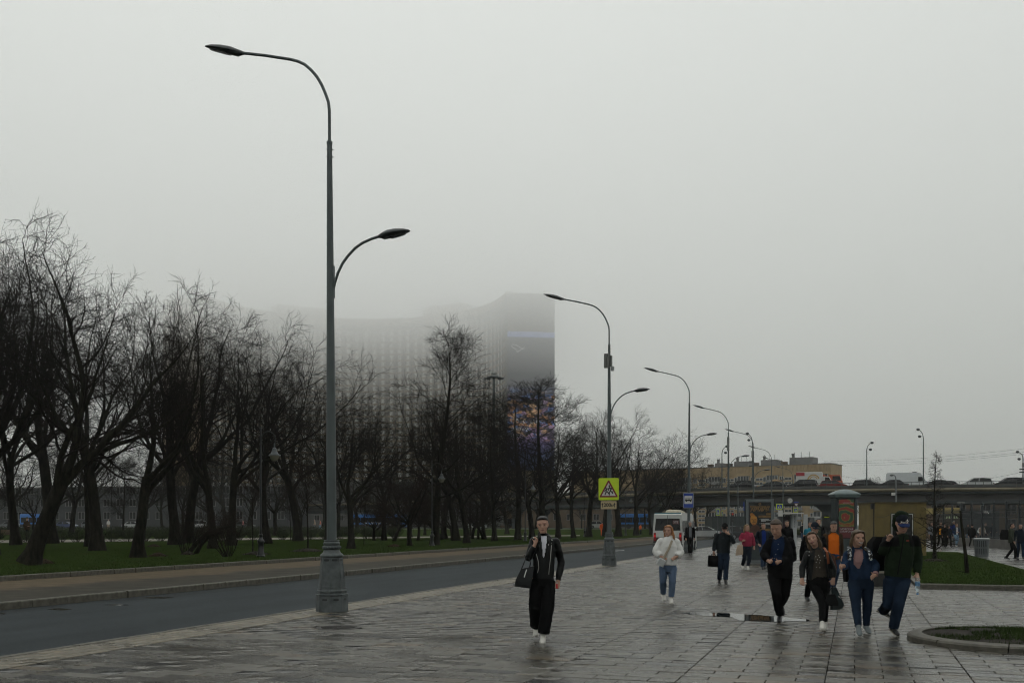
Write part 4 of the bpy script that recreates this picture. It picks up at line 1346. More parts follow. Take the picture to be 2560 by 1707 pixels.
# park lanterns on hooked arms
def lantern(label):
    t = thing('park_lantern', label, 'lamp post', group='black hook-armed park lanterns')
    MB().lathe([(0.20,0),(0.20,0.06),(0.16,0.10),(0.155,0.20),(0.13,0.24),(0.135,0.62),(0.16,0.66),(0.165,0.74),(0.12,0.80),(0.085,0.86),(0.08,0.98),(0.10,1.02),(0.06,1.06)],12).build('base', M_BLACK, t, smooth=True)
    MB().lathe([(0.058,1.05),(0.05,3.0),(0.04,5.85),(0.03,5.9),(0.05,5.93),(0.02,6.02)],10).build('pole', M_BLACK, t, smooth=True)
    arc = [(0.03,0,5.15)]+[(0.40-0.37*math.cos(a),0,5.45+0.37*math.sin(a)) for a in np.linspace(0,PI,12)]+[(0.77,0,5.32),(0.72,0,5.24)]
    MB().tube(arc, 0.022, 8).build('arm', M_BLACK, t, smooth=True)
    MB().tube([(0.04,0,4.7),(0.16,0,5.0),(0.10,0,5.3)], 0.014, 6).build('scroll', M_BLACK, t, smooth=True)
    h = MB().lathe([(0.03,5.26),(0.03,5.06),(0.09,5.02),(0.11,4.92),(0.16,4.80),(0.26,4.72),(0.27,4.69),(0.25,4.685)],16,(0.73,0,0)).build('lamp_shade', mat('lantern_hood',(0.05,0.06,0.065),0.35,0.1), t, smooth=True)
    MB().lathe([(0.225,4.683),(0.205,4.58),(0.15,4.48),(0.07,4.43),(0.005,4.42)],16,(0.73,0,0)).build('glass_bowl', mat('milky_glass',(0.16,0.155,0.12),0.25,0.06), h, smooth=True)
    return t
ll = [(652,1391,'black hook-armed park lantern beside the mulch ring and tall shrub'),(1080,1364,'black hook-armed park lantern against the tall linden trunk'),
      (1313,1352,'black hook-armed park lantern left of the woman on the phone'),(1462,1341,'black hook-armed park lantern left of the children sign'),
      (1564,1338,'black hook-armed park lantern right of the children sign'),(1640,1335,'black hook-armed park lantern behind the white minibus')]
lan0 = None
for px, py, lb in ll:
    if lan0 is None:
        lan0 = lantern(lb); lan0.location = gp(px,py,LAWN_Z)
    else:
        dup(lan0, gp(px,py,LAWN_Z), 0.0, lb)

# ------------------------------------------------------------------ advertising panels, kiosk, shelter, small signs
M_DKGRN = mat('dark_green_metal', (0.022,0.032,0.034), 0.4, 0.15, 4.0)
M_GREYM = mat('panel_grey_metal', (0.13,0.145,0.15), 0.4, 0.1, 4.0, metal=0.2)
M_PBLK = mat('poster_black', (0.008,0.009,0.010), 0.22, 0.1, spec=0.5)
M_GOLD = mat('poster_gold', (0.22,0.12,0.035), 0.5, 0.25, 8.0)
M_TERRA = mat('poster_terracotta', (0.26,0.085,0.018), 0.5, col2=(0.46,0.22,0.03), scale=6.0)
M_TERRD = mat('poster_dark_terracotta', (0.06,0.022,0.012), 0.5, 0.4, 7.0)
M_PWHT = mat('poster_white', (0.42,0.42,0.42), 0.5, 0.05)
# warrior poster: x 1863-1935, y 1247 - 1338
dW = 43.0; s_ = dW/F
pb = cw((1899-1280)*s_, dW, 0)
t = thing('poster_panel', 'tall grey-framed black advertising panel with gold lettering and a terracotta warrior head', 'billboard', pb, TH+0.02)
w2 = 36*s_; zb, zt_ = HC+(YH-1352)*s_, HC+(YH-1247)*s_
MB().bbox(-w2,w2,-0.02,0.16,zb,zt_,0.02).build('case', M_DKGRN, t)
for x0,x1,z0,z1 in ((-w2+0.03,-w2+0.13,zb+0.05,zt_-0.03),(w2-0.13,w2-0.03,zb+0.05,zt_-0.03),(-w2+0.13,w2-0.13,zt_-0.13,zt_-0.03)):
    MB().box(x0,x1,-0.05,-0.021,z0,z1).build('frame', M_GREYM, t)
post = MB().box(-w2+0.135,w2-0.135,-0.035,-0.022,zb+0.02,zt_-0.135).build('poster', M_PBLK, t)
MB().box(-0.6,0.6,0.0,0.12,0.0,zb).build('leg', M_DKGRN, t)
MB().box(-0.6,0.6,-0.15,0.3,0.0,0.12).build('foot', M_GREYM, t)
Z = lambda y: HC+(YH-y)*s_
X = lambda x: (x-1899)*s_
text('lettering','ТЕРРАКОТОВАЯ',0.108,M_GOLD,post,(X(1899),-0.038,Z(1267)),bold=0.003)
text('lettering','АРМИЯ',0.223,M_GOLD,post,(X(1899),-0.038,Z(1273.5)),bold=0.005)
for x0,x1,y0,y1 in ((1915,1926,1282,1286.5),(1896,1926,1288,1292.5)):
    plate('gold_bar',[(X(x0),Z(y0)),(X(x1),Z(y0)),(X(x1),Z(y1)),(X(x0),Z(y1))],-0.036,0.002,M_GOLD,post)
text('lettering','ВДНХ',0.066,M_PBLK,post,(X(1920.5),-0.0395,Z(1284.3)))
text('lettering','ПАВИЛЬОН №22',0.064,M_PBLK,post,(X(1911),-0.0395,Z(1290.3)))
for i, (y, w) in enumerate(((1297,20),(1299.5,24),(1302,12),(1308,22),(1310.5,25),(1316,12))):
    plate('text_line',[(X(1902),Z(y)-0.012),(X(1902+w),Z(y)-0.012),(X(1902+w),Z(y)+0.012),(X(1902),Z(y)+0.012)],-0.036,0.002,M_PWHT,post)
    if i in (0,3,5):
        plate('bullet',[(X(1899),Z(y)-0.02),(X(1900),Z(y)-0.02),(X(1900),Z(y)+0.02),(X(1899),Z(y)+0.02)],-0.036,0.002,M_PWHT,post)
plate('gold_bar',[(X(1901),Z(1326)),(X(1926),Z(1326)),(X(1926),Z(1321)),(X(1901),Z(1321))],-0.036,0.002,M_GOLD,post)
for r_ in (3.0,):
    ring = MB()
    for k in range(16):
        a, b_ = 2*PI*k/16, 2*PI*(k+1)/16
        ring.add([(X(1899)+rr_*s_*math.cos(q), -0.038, Z(1259)+rr_*s_*math.sin(q)) for rr_, q in ((2.0,a),(3.2,a),(3.2,b_),(2.0,b_))],[(0,1,2,3)])
    ring.build('ring_emblem', M_GOLD, post)
wx = lambda pts: [(X(x),Z(y)) for x, y in pts]
plate('warrior_shoulders', wx([(1874,1338),(1874,1322),(1879,1314),(1886,1310),(1896,1313),(1900,1322),(1903,1332),(1903,1338)]), -0.0365, 0.002, M_TERRD, post)
plate('warrior_neck', wx([(1880,1316),(1880,1306),(1890,1306),(1892,1316),(1886,1319)]), -0.038, 0.002, M_TERRD, post)
plate('warrior_face', wx([(1875.5,1304),(1875,1296),(1876,1291),(1880,1288.5),(1886,1288.5),(1891,1291),(1892.5,1297),(1892,1304),(1889,1310),(1884,1312.5),(1879,1310)]), -0.0395, 0.002, M_TERRA, post)
plate('warrior_topknot', wx([(1876,1290),(1874,1286),(1876,1282),(1881,1282.5),(1885,1286),(1887,1289.5),(1881,1290)]), -0.041, 0.002, M_TERRA, post)
for pts in ([(1878,1297.5),(1882,1297),(1882,1298.4),(1878,1299)],[(1886,1297),(1890,1297.5),(1890,1299),(1886,1298.4)],[(1879.5,1305),(1884,1304),(1888.5,1305),(1888,1306.3),(1884,1305.3),(1880,1306.3)],[(1883,1299),(1884.6,1299),(1885,1303),(1882.8,1303)],[(1882,1308.5),(1886,1308.5),(1884.5,1309.6),(1883,1309.6)]):
    plate('warrior_feature', wx(pts), -0.0425, 0.002, M_TERRD, post)

# green pillar with the floral poster: x 2081-2144, roof top 1222
dC = 44.0; s_ = dC/F
pb = cw((2111-1280)*s_, dC, 0)
t = thing('poster_pillar', 'dark green advertising pillar with a domed roof and a swirling red and green poster', 'billboard', pb, TH)
Z = lambda y: HC+(YH-y)*s_
X = lambda x: (x-2111)*s_
hw = 27*s_
MB().bbox(-hw-0.05,hw+0.05,-0.4,0.45,0,0.28,0.03).build('plinth', M_DKGRN, t)
MB().bbox(-hw,hw,-0.34,0.38,0.28,Z(1243),0.05).build('body', mat('pillar_green',(0.032,0.044,0.047),0.4,0.12), t)
rs = []
for k_, z_ in ((1.12,1243),(1.16,1241),(1.16,1239),(1.22,1237),(1.24,1235.5),(1.2,1234),(0.95,1230),(0.6,1225.5),(0.25,1223),(0.04,1222.3)):
    a, b_ = hw*k_, 0.36*k_
    rs.append([(x*a, 0.02+y*b_, Z(z_)) for x, y in ((-1,-1),(0,-1.05),(1,-1),(1.03,0),(1,1),(0,1.05),(-1,1),(-1.03,0))])
MB().rings(rs).build('roof', mat('roof_green',(0.12,0.16,0.16),0.4,0.1), t, smooth=True)
fr = MB().box(X(2087),X(2131),-0.365,-0.342,Z(1345),Z(1245.5)).build('poster_frame', M_PBLK, t)
def rose_fn(n, l, b):
    tc = n.new('ShaderNodeTexCoord'); mp = n.new('ShaderNodeMapping')
    mp.inputs['Location'].default_value = (-0.0,0,-0.02); mp.inputs['Scale'].default_value = (1,0.001,1)
    l.new(tc.outputs['Object'], mp.inputs['Vector'])
    dist = n.new('ShaderNodeTexNoise'); dist.inputs['Scale'].default_value = 3.0
    l.new(mp.outputs['Vector'], dist.inputs['Vector'])
    v = n.new('ShaderNodeMix'); v.data_type = 'VECTOR'; v.inputs[0].default_value = 0.16
    l.new(mp.outputs['Vector'], v.inputs[4]); l.new(dist.outputs['Color'], v.inputs[5])
    w = n.new('ShaderNodeTexWave'); w.wave_type = 'RINGS'; w.rings_direction = 'Y'
    w.inputs['Scale'].default_value = 1.1; w.inputs['Distortion'].default_value = 7.0; w.inputs['Detail'].default_value = 5
    w.inputs['Phase Offset'].default_value = 2.2
    l.new(v.outputs[1], w.inputs['Vector'])
    r = n.new('ShaderNodeValToRGB'); e = r.color_ramp.elements
    e[0].position, e[0].color = 0.0, (0.02,0.06,0.03,1)
    e[1].position, e[1].color = 1.0, (0.22,0.02,0.015,1)
    for p_, c_ in ((0.30,(0.03,0.08,0.03)),(0.5,(0.20,0.19,0.03)),(0.70,(0.20,0.03,0.018))):
        q = e.new(p_); q.color = (*c_,1)
    l.new(w.outputs['Fac'], r.inputs['Fac'])
    no = nnoise(n, l, mp.outputs['Vector'], 7.0, 4.0)
    g_ = nramp(n, l, no, 0.35, 0.62, (0,0,0), (0.9,0.9,0.9))
    sx = n.new('ShaderNodeSeparateXYZ'); l.new(mp.outputs['Vector'], sx.inputs['Vector'])
    mr = n.new('ShaderNodeMapRange'); mr.inputs['From Min'].default_value = -0.25; mr.inputs['From Max'].default_value = -0.45
    l.new(sx.outputs['Z'], mr.inputs['Value'])
    mu = n.new('ShaderNodeMath'); mu.operation = 'MULTIPLY'; l.new(g_, mu.inputs[0]); l.new(mr.outputs['Result'], mu.inputs[1])
    c = nmix(n, l, mu.outputs[0], r.outputs['Color'], (0.16,0.17,0.03))
    l.new(c, b.inputs['Base Color']); b.inputs['Roughness'].default_value = 0.3
mrose = posmat('rose_poster', rose_fn)
po = MB().box(X(2090.5),X(2128),-0.376,-0.366,Z(1316)-Z(1290),Z(1248.5)-Z(1290)).build('poster', mrose, t)
po.location = (0,0,Z(1290))
fo = MB().box(X(2090.5),X(2128),-0.376,-0.366,Z(1344),Z(1316.2)).build('poster_foot', mat('poster_maroon',(0.10,0.012,0.016),0.35,0.3,3.0), t)
text('lettering','МОРСКАЯ',0.112,M_PWHT,fo,(X(2110),-0.379,Z(1322)))
text('lettering','СИМФОНИЯ',0.105,M_PWHT,fo,(X(2111),-0.379,Z(1328)))
text('lettering','МОСКВАРИУМ',0.06,M_PWHT,po,(X(2112),-0.379,Z(1257)-Z(1290)))

# ochre kiosk: x 2187-2315, top 1255
dK = 50.0; s_ = dK/F
pb = cw((2251-1280)*s_, dK, 0)
t = thing('kiosk', 'square ochre-painted kiosk with banded corners and a dark poster on its front', 'kiosk', pb, TH)
M_OCH = mat('ochre_paint', (0.135,0.098,0.028), 0.7, 0.22, 1.6, bump=0.2, bscale=20)
X = lambda x: (x-2251)*s_
Z = lambda y: HC+(YH-y)*s_
hw, hz_ = 64*s_, Z(1257)
MB().box(-hw+0.02,hw-0.02,0.0,2.4,0,hz_).build('wall', M_OCH, t)
for sx in (-1,1):
    n_ = 9
    for k in range(n_):
        z0, z1 = k*hz_/n_+0.012, (k+1)*hz_/n_-0.012
        xa, xb = sx*hw, sx*(hw-0.46)
        MB().box(min(xa,xb),max(xa,xb),-0.05,0.3,z0,z1).build('corner_block', M_OCH, t)
MB().box(-hw-0.04,hw+0.04,-0.09,2.45,hz_,hz_+0.06).build('cornice', mat('ochre_dark',(0.06,0.045,0.018),0.7,0.2), t)
q = MB().box(X(2226),X(2283),-0.045,-0.012,Z(1375),Z(1282)).build('poster_case', mat('case_green',(0.02,0.03,0.01),0.5,0.2), t)
for x0,x1,y0,y1 in ((2228,2229.6,1370,1284),(2279.6,2281.2,1370,1284),(2229.6,2279.6,1285.6,1284)):
    MB().box(X(x0),X(x1),-0.062,-0.046,Z(y0),Z(y1)).build('case_frame', M_WHITE, q)
MB().box(X(2229.7),X(2279.5),-0.055,-0.046,Z(1370),Z(1285.7)).build('poster', M_PBLK, q)
for pts in ([(2190,1291),(2203,1292),(2213,1291),(2222,1286)],[(2283,1283),(2288,1287),(2286,1291)],[(2253,1264),(2258,1258)]):
    MB().tube([(X(x),-0.075,Z(y)) for x, y in pts],0.010,5).build('cable', M_BLACK, t)
MB().bbox(-hw-0.16,-hw,0.0,0.2,Z(1272),Z(1258),0.02).build('floodlight', M_BLACK, t)
MB().tube([(-hw-0.04,0.05,Z(1272)),(-hw-0.04,0.05,0.1)],0.02,6).build('conduit', M_BLACK, t)
# stone bench edge in front of the kiosk
pb = gp(2208,1466); s_ = gd(1466)/F
t = thing('stone_bench', 'long stone bench with pale slab and dark base running towards the kiosk behind the group', 'bench', pb, 0.0)
MB().box(-0.24,0.24,0,6.0,0.0,0.36).build('base', mat('bench_base',(0.02,0.019,0.017),0.7,0.3,9.0), t)
for k in range(6):
    MB().bbox(-0.28,0.28,0.006+k*1.0,0.994+k*1.0,0.36,0.44,0.015).build('seat_slab', mat('pale_stone',(0.22,0.20,0.155),0.6,0.2,6.0), t)

# litter bin
pb = gp(2454,1393); s_ = gd(1393)/F
t = thing('litter_bin', 'round grey slatted metal litter bin at the edge of the small lawn', 'litter bin', pb, 0.0)
M_BIN = mat('bin_grey', (0.12,0.135,0.14), 0.45, 0.12, 5.0)
MB().lathe([(0.31,0.02),(0.31,0.06),(0.325,0.11),(0.325,0.115)],24).build('base_ring', M_BIN, t)
MB().lathe([(0.27,0.03),(0.33,0.92)],24).build('liner', M_BLACK, t)
for zc, r_ in ((0.135,0.324),(0.50,0.346),(0.885,0.368)):
    MB().lathe([(r_,zc-0.035),(r_+0.003,zc+0.035),(r_-0.012,zc+0.035),(r_-0.015,zc-0.035)],28).build('band', M_BIN, t)
sl = None
for k in range(24):
    a = 2*PI*k/24
    o = MB().add([Vector((0.318,-0.027,0.11)),Vector((0.318,0.027,0.11)),Vector((0.366,0.027,0.92)),Vector((0.366,-0.027,0.92)),Vector((0.308,-0.027,0.11)),Vector((0.308,0.027,0.11)),Vector((0.356,0.027,0.92)),Vector((0.356,-0.027,0.92))],[(0,1,2,3),(7,6,5,4),(0,4,5,1),(1,5,6,2),(2,6,7,3),(3,7,4,0)]).build('slat', M_BIN, t) if sl is None else mk('slat', sl.data, None, t)
    sl = sl or o
    o.rotation_euler = (0,0,a)
MB().lathe([(0.375,0.92),(0.39,0.935),(0.385,0.965),(0.33,0.985),(0.20,0.99),(0.19,0.95)],28).build('rim', mat('bin_lid',(0.30,0.31,0.31),0.4,0.1), t, smooth=True)

# bus shelter and small signs behind the group
def box_thing(name, label, cat, px0, px1, pyt, pyb, d, depth, m, rz=TH):
    s_ = d/F
    o = thing(name, label, cat, cw(((px0+px1)/2-1280)*s_, d, 0), rz)
    MB().box(-(px1-px0)/2*s_,(px1-px0)/2*s_,0,depth,max(0,HC+(YH-pyb)*s_),HC+(YH-pyt)*s_).build('panel', m, o)
    return o
d_ = 66.0; s_ = d_/F
t = thing('bus_shelter', 'glazed bus shelter with a thin pale roof and lit white sign column', 'bus shelter', cw((1985-1280)*s_, d_, 0), TH)
X = lambda x: (x-1985)*s_
Z = lambda y: HC+(YH-y)*s_
MB().box(X(1957),X(2003),-0.6,1.6,Z(1284),Z(1281.5)).build('roof', M_WHITE, t)
MB().box(X(1958),X(2002),1.45,1.5,0.2,Z(1286)).build('back_glass', glassmat('shelter_glass',(0.02,0.022,0.024)), t)
for x in (1958,1975,1990,2001):
    MB().box(X(x),X(x)+0.06,1.4,1.46,0,Z(1284)).build('post', M_GREYM, t)
MB().box(X(1988.5),X(1999.5),0.7,1.0,0.2,Z(1285)).build('sign_column', mat('sign_column_white',(0.4,0.42,0.43),0.4,0.05), t)
MB().box(X(1960),X(1986),1.1,1.40,0.42,0.47).build('seat', M_DKGRN, t)
MB().box(X(1965),X(1984),1.38,1.44,Z(1335),Z(1290)).build('poster', mat('shelter_poster',(0.035,0.015,0.03),0.3,0.5,2.0), t)
text('lettering','остановка',0.16,M_BLK,t,(X(1994),0.68,Z(1303)),rot=(PI/2,-PI/2,0))
d_ = 78.0; s_ = d_/F
t = thing('bus_shelter', 'farther low bus shelter with thin pale roof right of the sign column', 'bus shelter', cw((2030-1280)*s_, d_, 0), TH)
MB().box((2018-2030)*s_,(2046-2030)*s_,-0.6,1.2,HC+(YH-1292.5)*s_,HC+(YH-1290.5)*s_).build('roof', M_WHITE, t)
MB().box((2019-2030)*s_,(2045-2030)*s_,1.1,1.15,0.2,HC+(YH-1293)*s_).build('back_glass', MATS['shelter_glass'], t)
for x in (2019,2032,2044):
    MB().box((x-2030)*s_,(x-2030)*s_+0.07,1.02,1.09,0,HC+(YH-1292.5)*s_).build('post', M_GREYM, t)
t = box_thing('info_column','narrow white information column between the two bus shelters','sign',2010,2019.5,1285,1340,62,0.2,mat('info_white',(0.36,0.37,0.37),0.4,0.06))
t = box_thing('info_panel','dark upright information panel with a thin yellow line left of the poster pillar','sign',2058,2077,1285.5,1340,60,0.15,M_PBLK)
MB().box(-0.17,0.13,-0.012,-0.001,HC+(YH-1292.6)*60/F,HC+(YH-1291.2)*60/F).build('yellow_line', M_FLUO, t)
t = box_thing('bus_stop_sign','blue bus stop sign seen edge-on left of the warrior poster','traffic sign',1859,1863,1254,1276,56,0.04,M_BLUE)
MB().tube([(0,0.05,0),(0,0.05,3.0)],0.03,8).build('post', M_POLE, t)
t = box_thing('stop_plates','cluster of white route plates on a post right of the warrior poster','traffic sign',1946,1957,1275,1290,57,0.05,M_WHITE)
MB().tube([(0.12,0.07,0),(0.12,0.07,2.6)],0.03,8).build('post', M_POLE, t)
MB().box(-0.06,0.10,-0.01,0.02,HC+(YH-1308)*57/F,HC+(YH-1291)*57/F).build('lower_plate', M_BLK, t)
def crossing_sign(px, pyc, wpx, hpx, d, label, face=0.0):
    s_ = d/F
    o = thing('crossing_sign', label, 'traffic sign', cw((px-1280)*s_, d, 0), TH+face)
    zc = HC+(YH-pyc)*s_
    w, h = wpx*s_, hpx*s_
    MB().box(-w/2,w/2,0,0.03,zc-h/2,zc+h/2).build('panel', M_FLUO, o)
    MB().box(-w*0.38,w*0.38,-0.012,-0.002,zc-h*0.38,zc+h*0.38).build('blue_field', M_BLUE, o)
    MB().prism([(-w*0.30,zc-h*0.28),(w*0.30,zc-h*0.28),(0,zc+h*0.30)],-0.02,-0.014).build('white_triangle', M_WHITE, o)
    figure('pictogram',[[(0,zc+h*0.10),(0,zc-h*0.05)],[(0,zc-h*0.05),(-w*0.10,zc-h*0.24)],[(0,zc-h*0.05),(w*0.10,zc-h*0.24)],[(-w*0.08,zc),(w*0.08,zc)]],(0,zc+h*0.15),w*0.05,-0.022,M_BLK,o,w*0.07)
    MB().tube([(0,0.06,0),(0,0.06,zc+h/2)],0.035,8).build('post', M_POLE, o)
    return o
crossing_sign(1949,1266,17,14.5,74,'yellow-edged blue pedestrian crossing sign right of the warrior poster')
crossing_sign(1989.5,1274.5,11,11.5,84,'yellow-edged crossing sign under the give way triangle')
crossing_sign(1794.5,1280,9,15.5,86,'tall yellow-edged crossing sign left of the fourth lamp post')
crossing_sign(1805.5,1283,3,12,90,'crossing sign turned almost edge-on beside a taller one',0.0)
d_ = 84.0; s_ = d_/F
o = thing('give_way_sign','white inverted triangle give way sign above a crossing sign','traffic sign',cw((1989.5-1280)*s_,d_-0.1,0),TH)
zc = HC+(YH-1262)*s_
MB().prism([(-5.5*s_,zc+4*s_),(5.5*s_,zc+4*s_),(0,zc-5*s_)],0,0.03).build('red_border', M_RED, o)
MB().prism([(-3.9*s_,zc+3.1*s_),(3.9*s_,zc+3.1*s_),(0,zc-3.3*s_)],-0.01,-0.002).build('white_field', M_WHITE, o)
o = thing('street_name_plate','narrow blue street name plate above the give way triangle','traffic sign',cw((1989.5-1280)*s_,d_-0.1,0),TH)
MB().box(-6*s_,6*s_,0,0.03,HC+(YH-1256.5)*s_,HC+(YH-1254)*s_).build('panel', M_BLUE, o)
# street clock on the lamp post
d_ = LD[5]-1.5; s_ = d_/F
o = thing('street_clock','round white street clock hung on a bracket from a far lamp post','clock',cw((1974.5-1280)*s_,d_,0),TH)
zc = HC+(YH-1251)*s_; R_ = 7.0*s_
MB().lathe([(R_,-0.12),(R_,0.12),(R_*0.9,0.13),(0.001,0.13)],24).xf(Matrix.Translation((0,0,zc)) @ Matrix.Rotation(PI/2,4,'X')).build('case', M_BLACK, o)
MB().lathe([(R_*0.90,0.131),(0.001,0.132)],24).xf(Matrix.Translation((0,0,zc)) @ Matrix.Rotation(PI/2,4,'X')).build('dial', mat('clock_dial',(0.55,0.55,0.52),0.5,0.03), o)
for k in range(12):
    a = 2*PI*k/12
    MB().cbox((R_*0.75*math.sin(a),-0.142,zc+R_*0.75*math.cos(a)),(0.045,0.01,0.045)).build('hour_mark', M_BLK, o)
MB().tube([(0,-0.145,zc),(-R_*0.6,-0.145,zc-R_*0.12)],0.022,5).build('hand', M_BLK, o)
MB().tube([(0,-0.145,zc),(R_*0.35,-0.145,zc+R_*0.1)],0.028,5).build('hand', M_BLK, o)
MB().box(-14*s_,-7*s_,-0.05,0.05,zc+1.6*s_,zc+2.1*s_).build('bracket', M_BLACK, o)
MB().box(-14*s_,-7*s_,-0.05,0.05,zc-2.1*s_,zc-1.6*s_).build('bracket', M_BLACK, o)
# blue direction sign behind the kiosk corner
d_ = 80.0; s_ = d_/F
o = thing('direction_sign','small blue arrow-shaped direction sign on a thin post left of the kiosk','sign',cw((2167-1280)*s_,d_,0),TH)
MB().tube([(0,0,0),(0,0,HC+(YH-1272)*s_)],0.04,8).build('post', M_POLE, o)
MB().prism([(0.03,HC+(YH-1282)*s_),(12*s_,HC+(YH-1282)*s_),(15*s_,HC+(YH-1279)*s_),(12*s_,HC+(YH-1276.5)*s_),(0.03,HC+(YH-1276.5)*s_)],-0.06,-0.03).build('arrow_board', mat('muted_blue',(0.02,0.05,0.16),0.5,0.1), o)
# ------------------------------------------------------------------ flyover, far buildings, vehicles, fence
M_CONC = mat('bridge_concrete', (0.10,0.095,0.088), 0.8, 0.2, 0.35, spec=0.25)
M_CORN = mat('bridge_cornice', (0.20,0.172,0.12), 0.8, 0.3, 0.6, spec=0.25)
M_RAIL = mat('rail_metal', (0.055,0.06,0.062), 0.6, 0.2, 2.0)
M_BEAM = mat('bridge_beam', (0.105,0.101,0.098), 0.85, 0.2, 0.25, spec=0.2)
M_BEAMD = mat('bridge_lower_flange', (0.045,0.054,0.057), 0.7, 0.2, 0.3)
ZD = 6.9
bp = [(3300,1212.5),(2900,1215),(2560,1218),(2200,1221.5),(1800,1227),(1500,1236),(1200,1246),(890,1257),(600,1263),(250,1268),(-300,1272)]
path = []
for x, y in bp:
    d = (ZD-HC)*F/(YH-y)
    path.append(cw((x-1280)/F*d, d, 0))
# Catmull-Rom
sm = []
for i in range(len(path)-1):
    p0, p1, p2, p3 = path[max(i-1,0)], path[i], path[i+1], path[min(i+2,len(path)-1)]
    for k in range(6):
        t_ = k/6.0
        sm.append(0.5*((2*p1)+(p2-p0)*t_+(2*p0-5*p1+4*p2-p3)*t_*t_+(3*p1-p0-3*p2+p3)*t_**3))
sm.append(path[-1])
def frame(i):
    a, b_ = sm[max(i-1,0)], sm[min(i+1,len(sm)-1)]
    tg = (b_-a).normalized()                       # runs to the left
    nr = Vector((-tg.y, tg.x, 0))                  # towards the camera or away
    if nr.dot(-sm[i]) > 0: nr = -nr
    return tg, nr                                   # nr points away from the camera
def sweep(name, prof, m, parent, smooth=False):
    rs = []
    for i in range(len(sm)):
        tg, nr = frame(i)
        rs.append([(*(sm[i]+nr*o).xy, z) for o, z in prof])
    return MB().rings(rs).build(name, m, parent, smooth=smooth)
br = thing('flyover', 'long concrete road flyover with tan rounded edge and dark steel beams', 'bridge', (0,0,0))
sweep('deck', [(0.3,6.45),(0.3,6.88),(16,6.88),(16,6.2),(2.0,6.2)], M_ASPH, br)
sweep('cornice', [(0.0,6.5),(-0.12,6.6),(-0.16,6.72),(-0.12,6.84),(0.0,6.9),(0.29,6.9),(0.29,6.42),(0.1,6.42)], M_CORN, br, True)
sweep('bracket_slab', [(0.35,6.18),(0.35,6.42),(2.2,6.42),(2.2,6.0)], M_BEAMD, br)
sweep('beam', [(1.6,5.2),(1.6,6.17),(3.4,6.17),(3.4,5.2)], M_BEAM, br)
sweep('lower_flange', [(1.35,4.72),(1.35,5.19),(14.0,5.19),(14.0,4.72)], M_BEAMD, br)
sweep('parapet', [(0.30,6.905),(0.30,7.42),(0.46,7.42),(0.46,6.905)], M_CONC, br)
sweep('parapet', [(15.5,6.905),(15.5,7.42),(15.66,7.42),(15.66,6.905)], M_CONC, br)
sweep('guard_beam', [(0.22,7.10),(0.22,7.30),(0.29,7.30),(0.29,7.10)], M_RAIL, br)
sweep('hand_rail', [(0.33,7.80),(0.33,7.87),(0.42,7.87),(0.42,7.80)], M_RAIL, br)
# posts of the railing and buttresses of the parapet
cum = [0.0]
for i in range(1,len(sm)): cum.append(cum[-1]+(sm[i]-sm[i-1]).length)
def along(s_):
    for i in range(1,len(sm)):
        if cum[i] >= s_:
            f_ = (s_-cum[i-1])/max(1e-6,cum[i]-cum[i-1])
            tg, nr = frame(i)
            return sm[i-1].lerp(sm[i], f_), tg, nr
    tg, nr = frame(len(sm)-1)
    return sm[-1], tg, nr
po = None; bu = None
k = 0; s0 = 20.0
while s0 < cum[-1]-130:
    p, tg, nr = along(s0)
    q = p+nr*0.375
    o = MB().box(-0.035,0.035,-0.03,0.03,7.42,7.80).build('rail_post', M_RAIL, br) if po is None else mk('rail_post', po.data, None, br)
    po = po or o
    o.location = (q.x,q.y,0); o.rotation_euler = (0,0,math.atan2(tg.y,tg.x))
    if k % 2 == 0:
        q = p+nr*0.24
        o = MB().box(-0.07,0.07,-0.06,0.05,6.9,7.45).build('parapet_post', M_CONC, br) if bu is None else mk('parapet_post', bu.data, None, br)
        bu = bu or o
        o.location = (q.x,q.y,0); o.rotation_euler = (0,0,math.atan2(tg.y,tg.x))
    s0 += 1.07; k += 1
# piers
for px in (2066,1580,1240,900,560,2700):
    best = min(range(len(sm)), key=lambda i: abs(1280+F*(sm[i].x*CT+sm[i].y*ST)/max(1,(-sm[i].x*ST+sm[i].y*CT))-px))
    tg, nr = frame(best)
    for off in (4.0,11.0):
        q = sm[best]+nr*off
        o = MB().rings([[(-0.8,-0.6,-0.3),(0.8,-0.6,-0.3),(0.8,0.6,-0.3),(-0.8,0.6,-0.3)],[(-0.8,-0.6,3.6),(0.8,-0.6,3.6),(0.8,0.6,3.6),(-0.8,0.6,3.6)],[(-2.0,-0.7,4.70),(2.0,-0.7,4.70),(2.0,0.7,4.70),(-2.0,0.7,4.70)]]).build('pier', M_BEAMD, br)
        o.location = (q.x,q.y,0); o.rotation_euler = (0,0,math.atan2(tg.y,tg.x))

def bridge_pt(px, off):
    best = None
    for i in range(1,len(sm)):
        for f_ in (0,0.25,0.5,0.75):
            p = sm[i-1].lerp(sm[i],f_)
            xc, yc = p.x*CT+p.y*ST, -p.x*ST+p.y*CT
            e = abs(1280+F*xc/yc-px)
            if best is None or e < best[0]: best = (e, p, i)
    tg, nr = frame(best[2])
    return best[1]+nr*off, math.atan2(tg.y,tg.x), nr

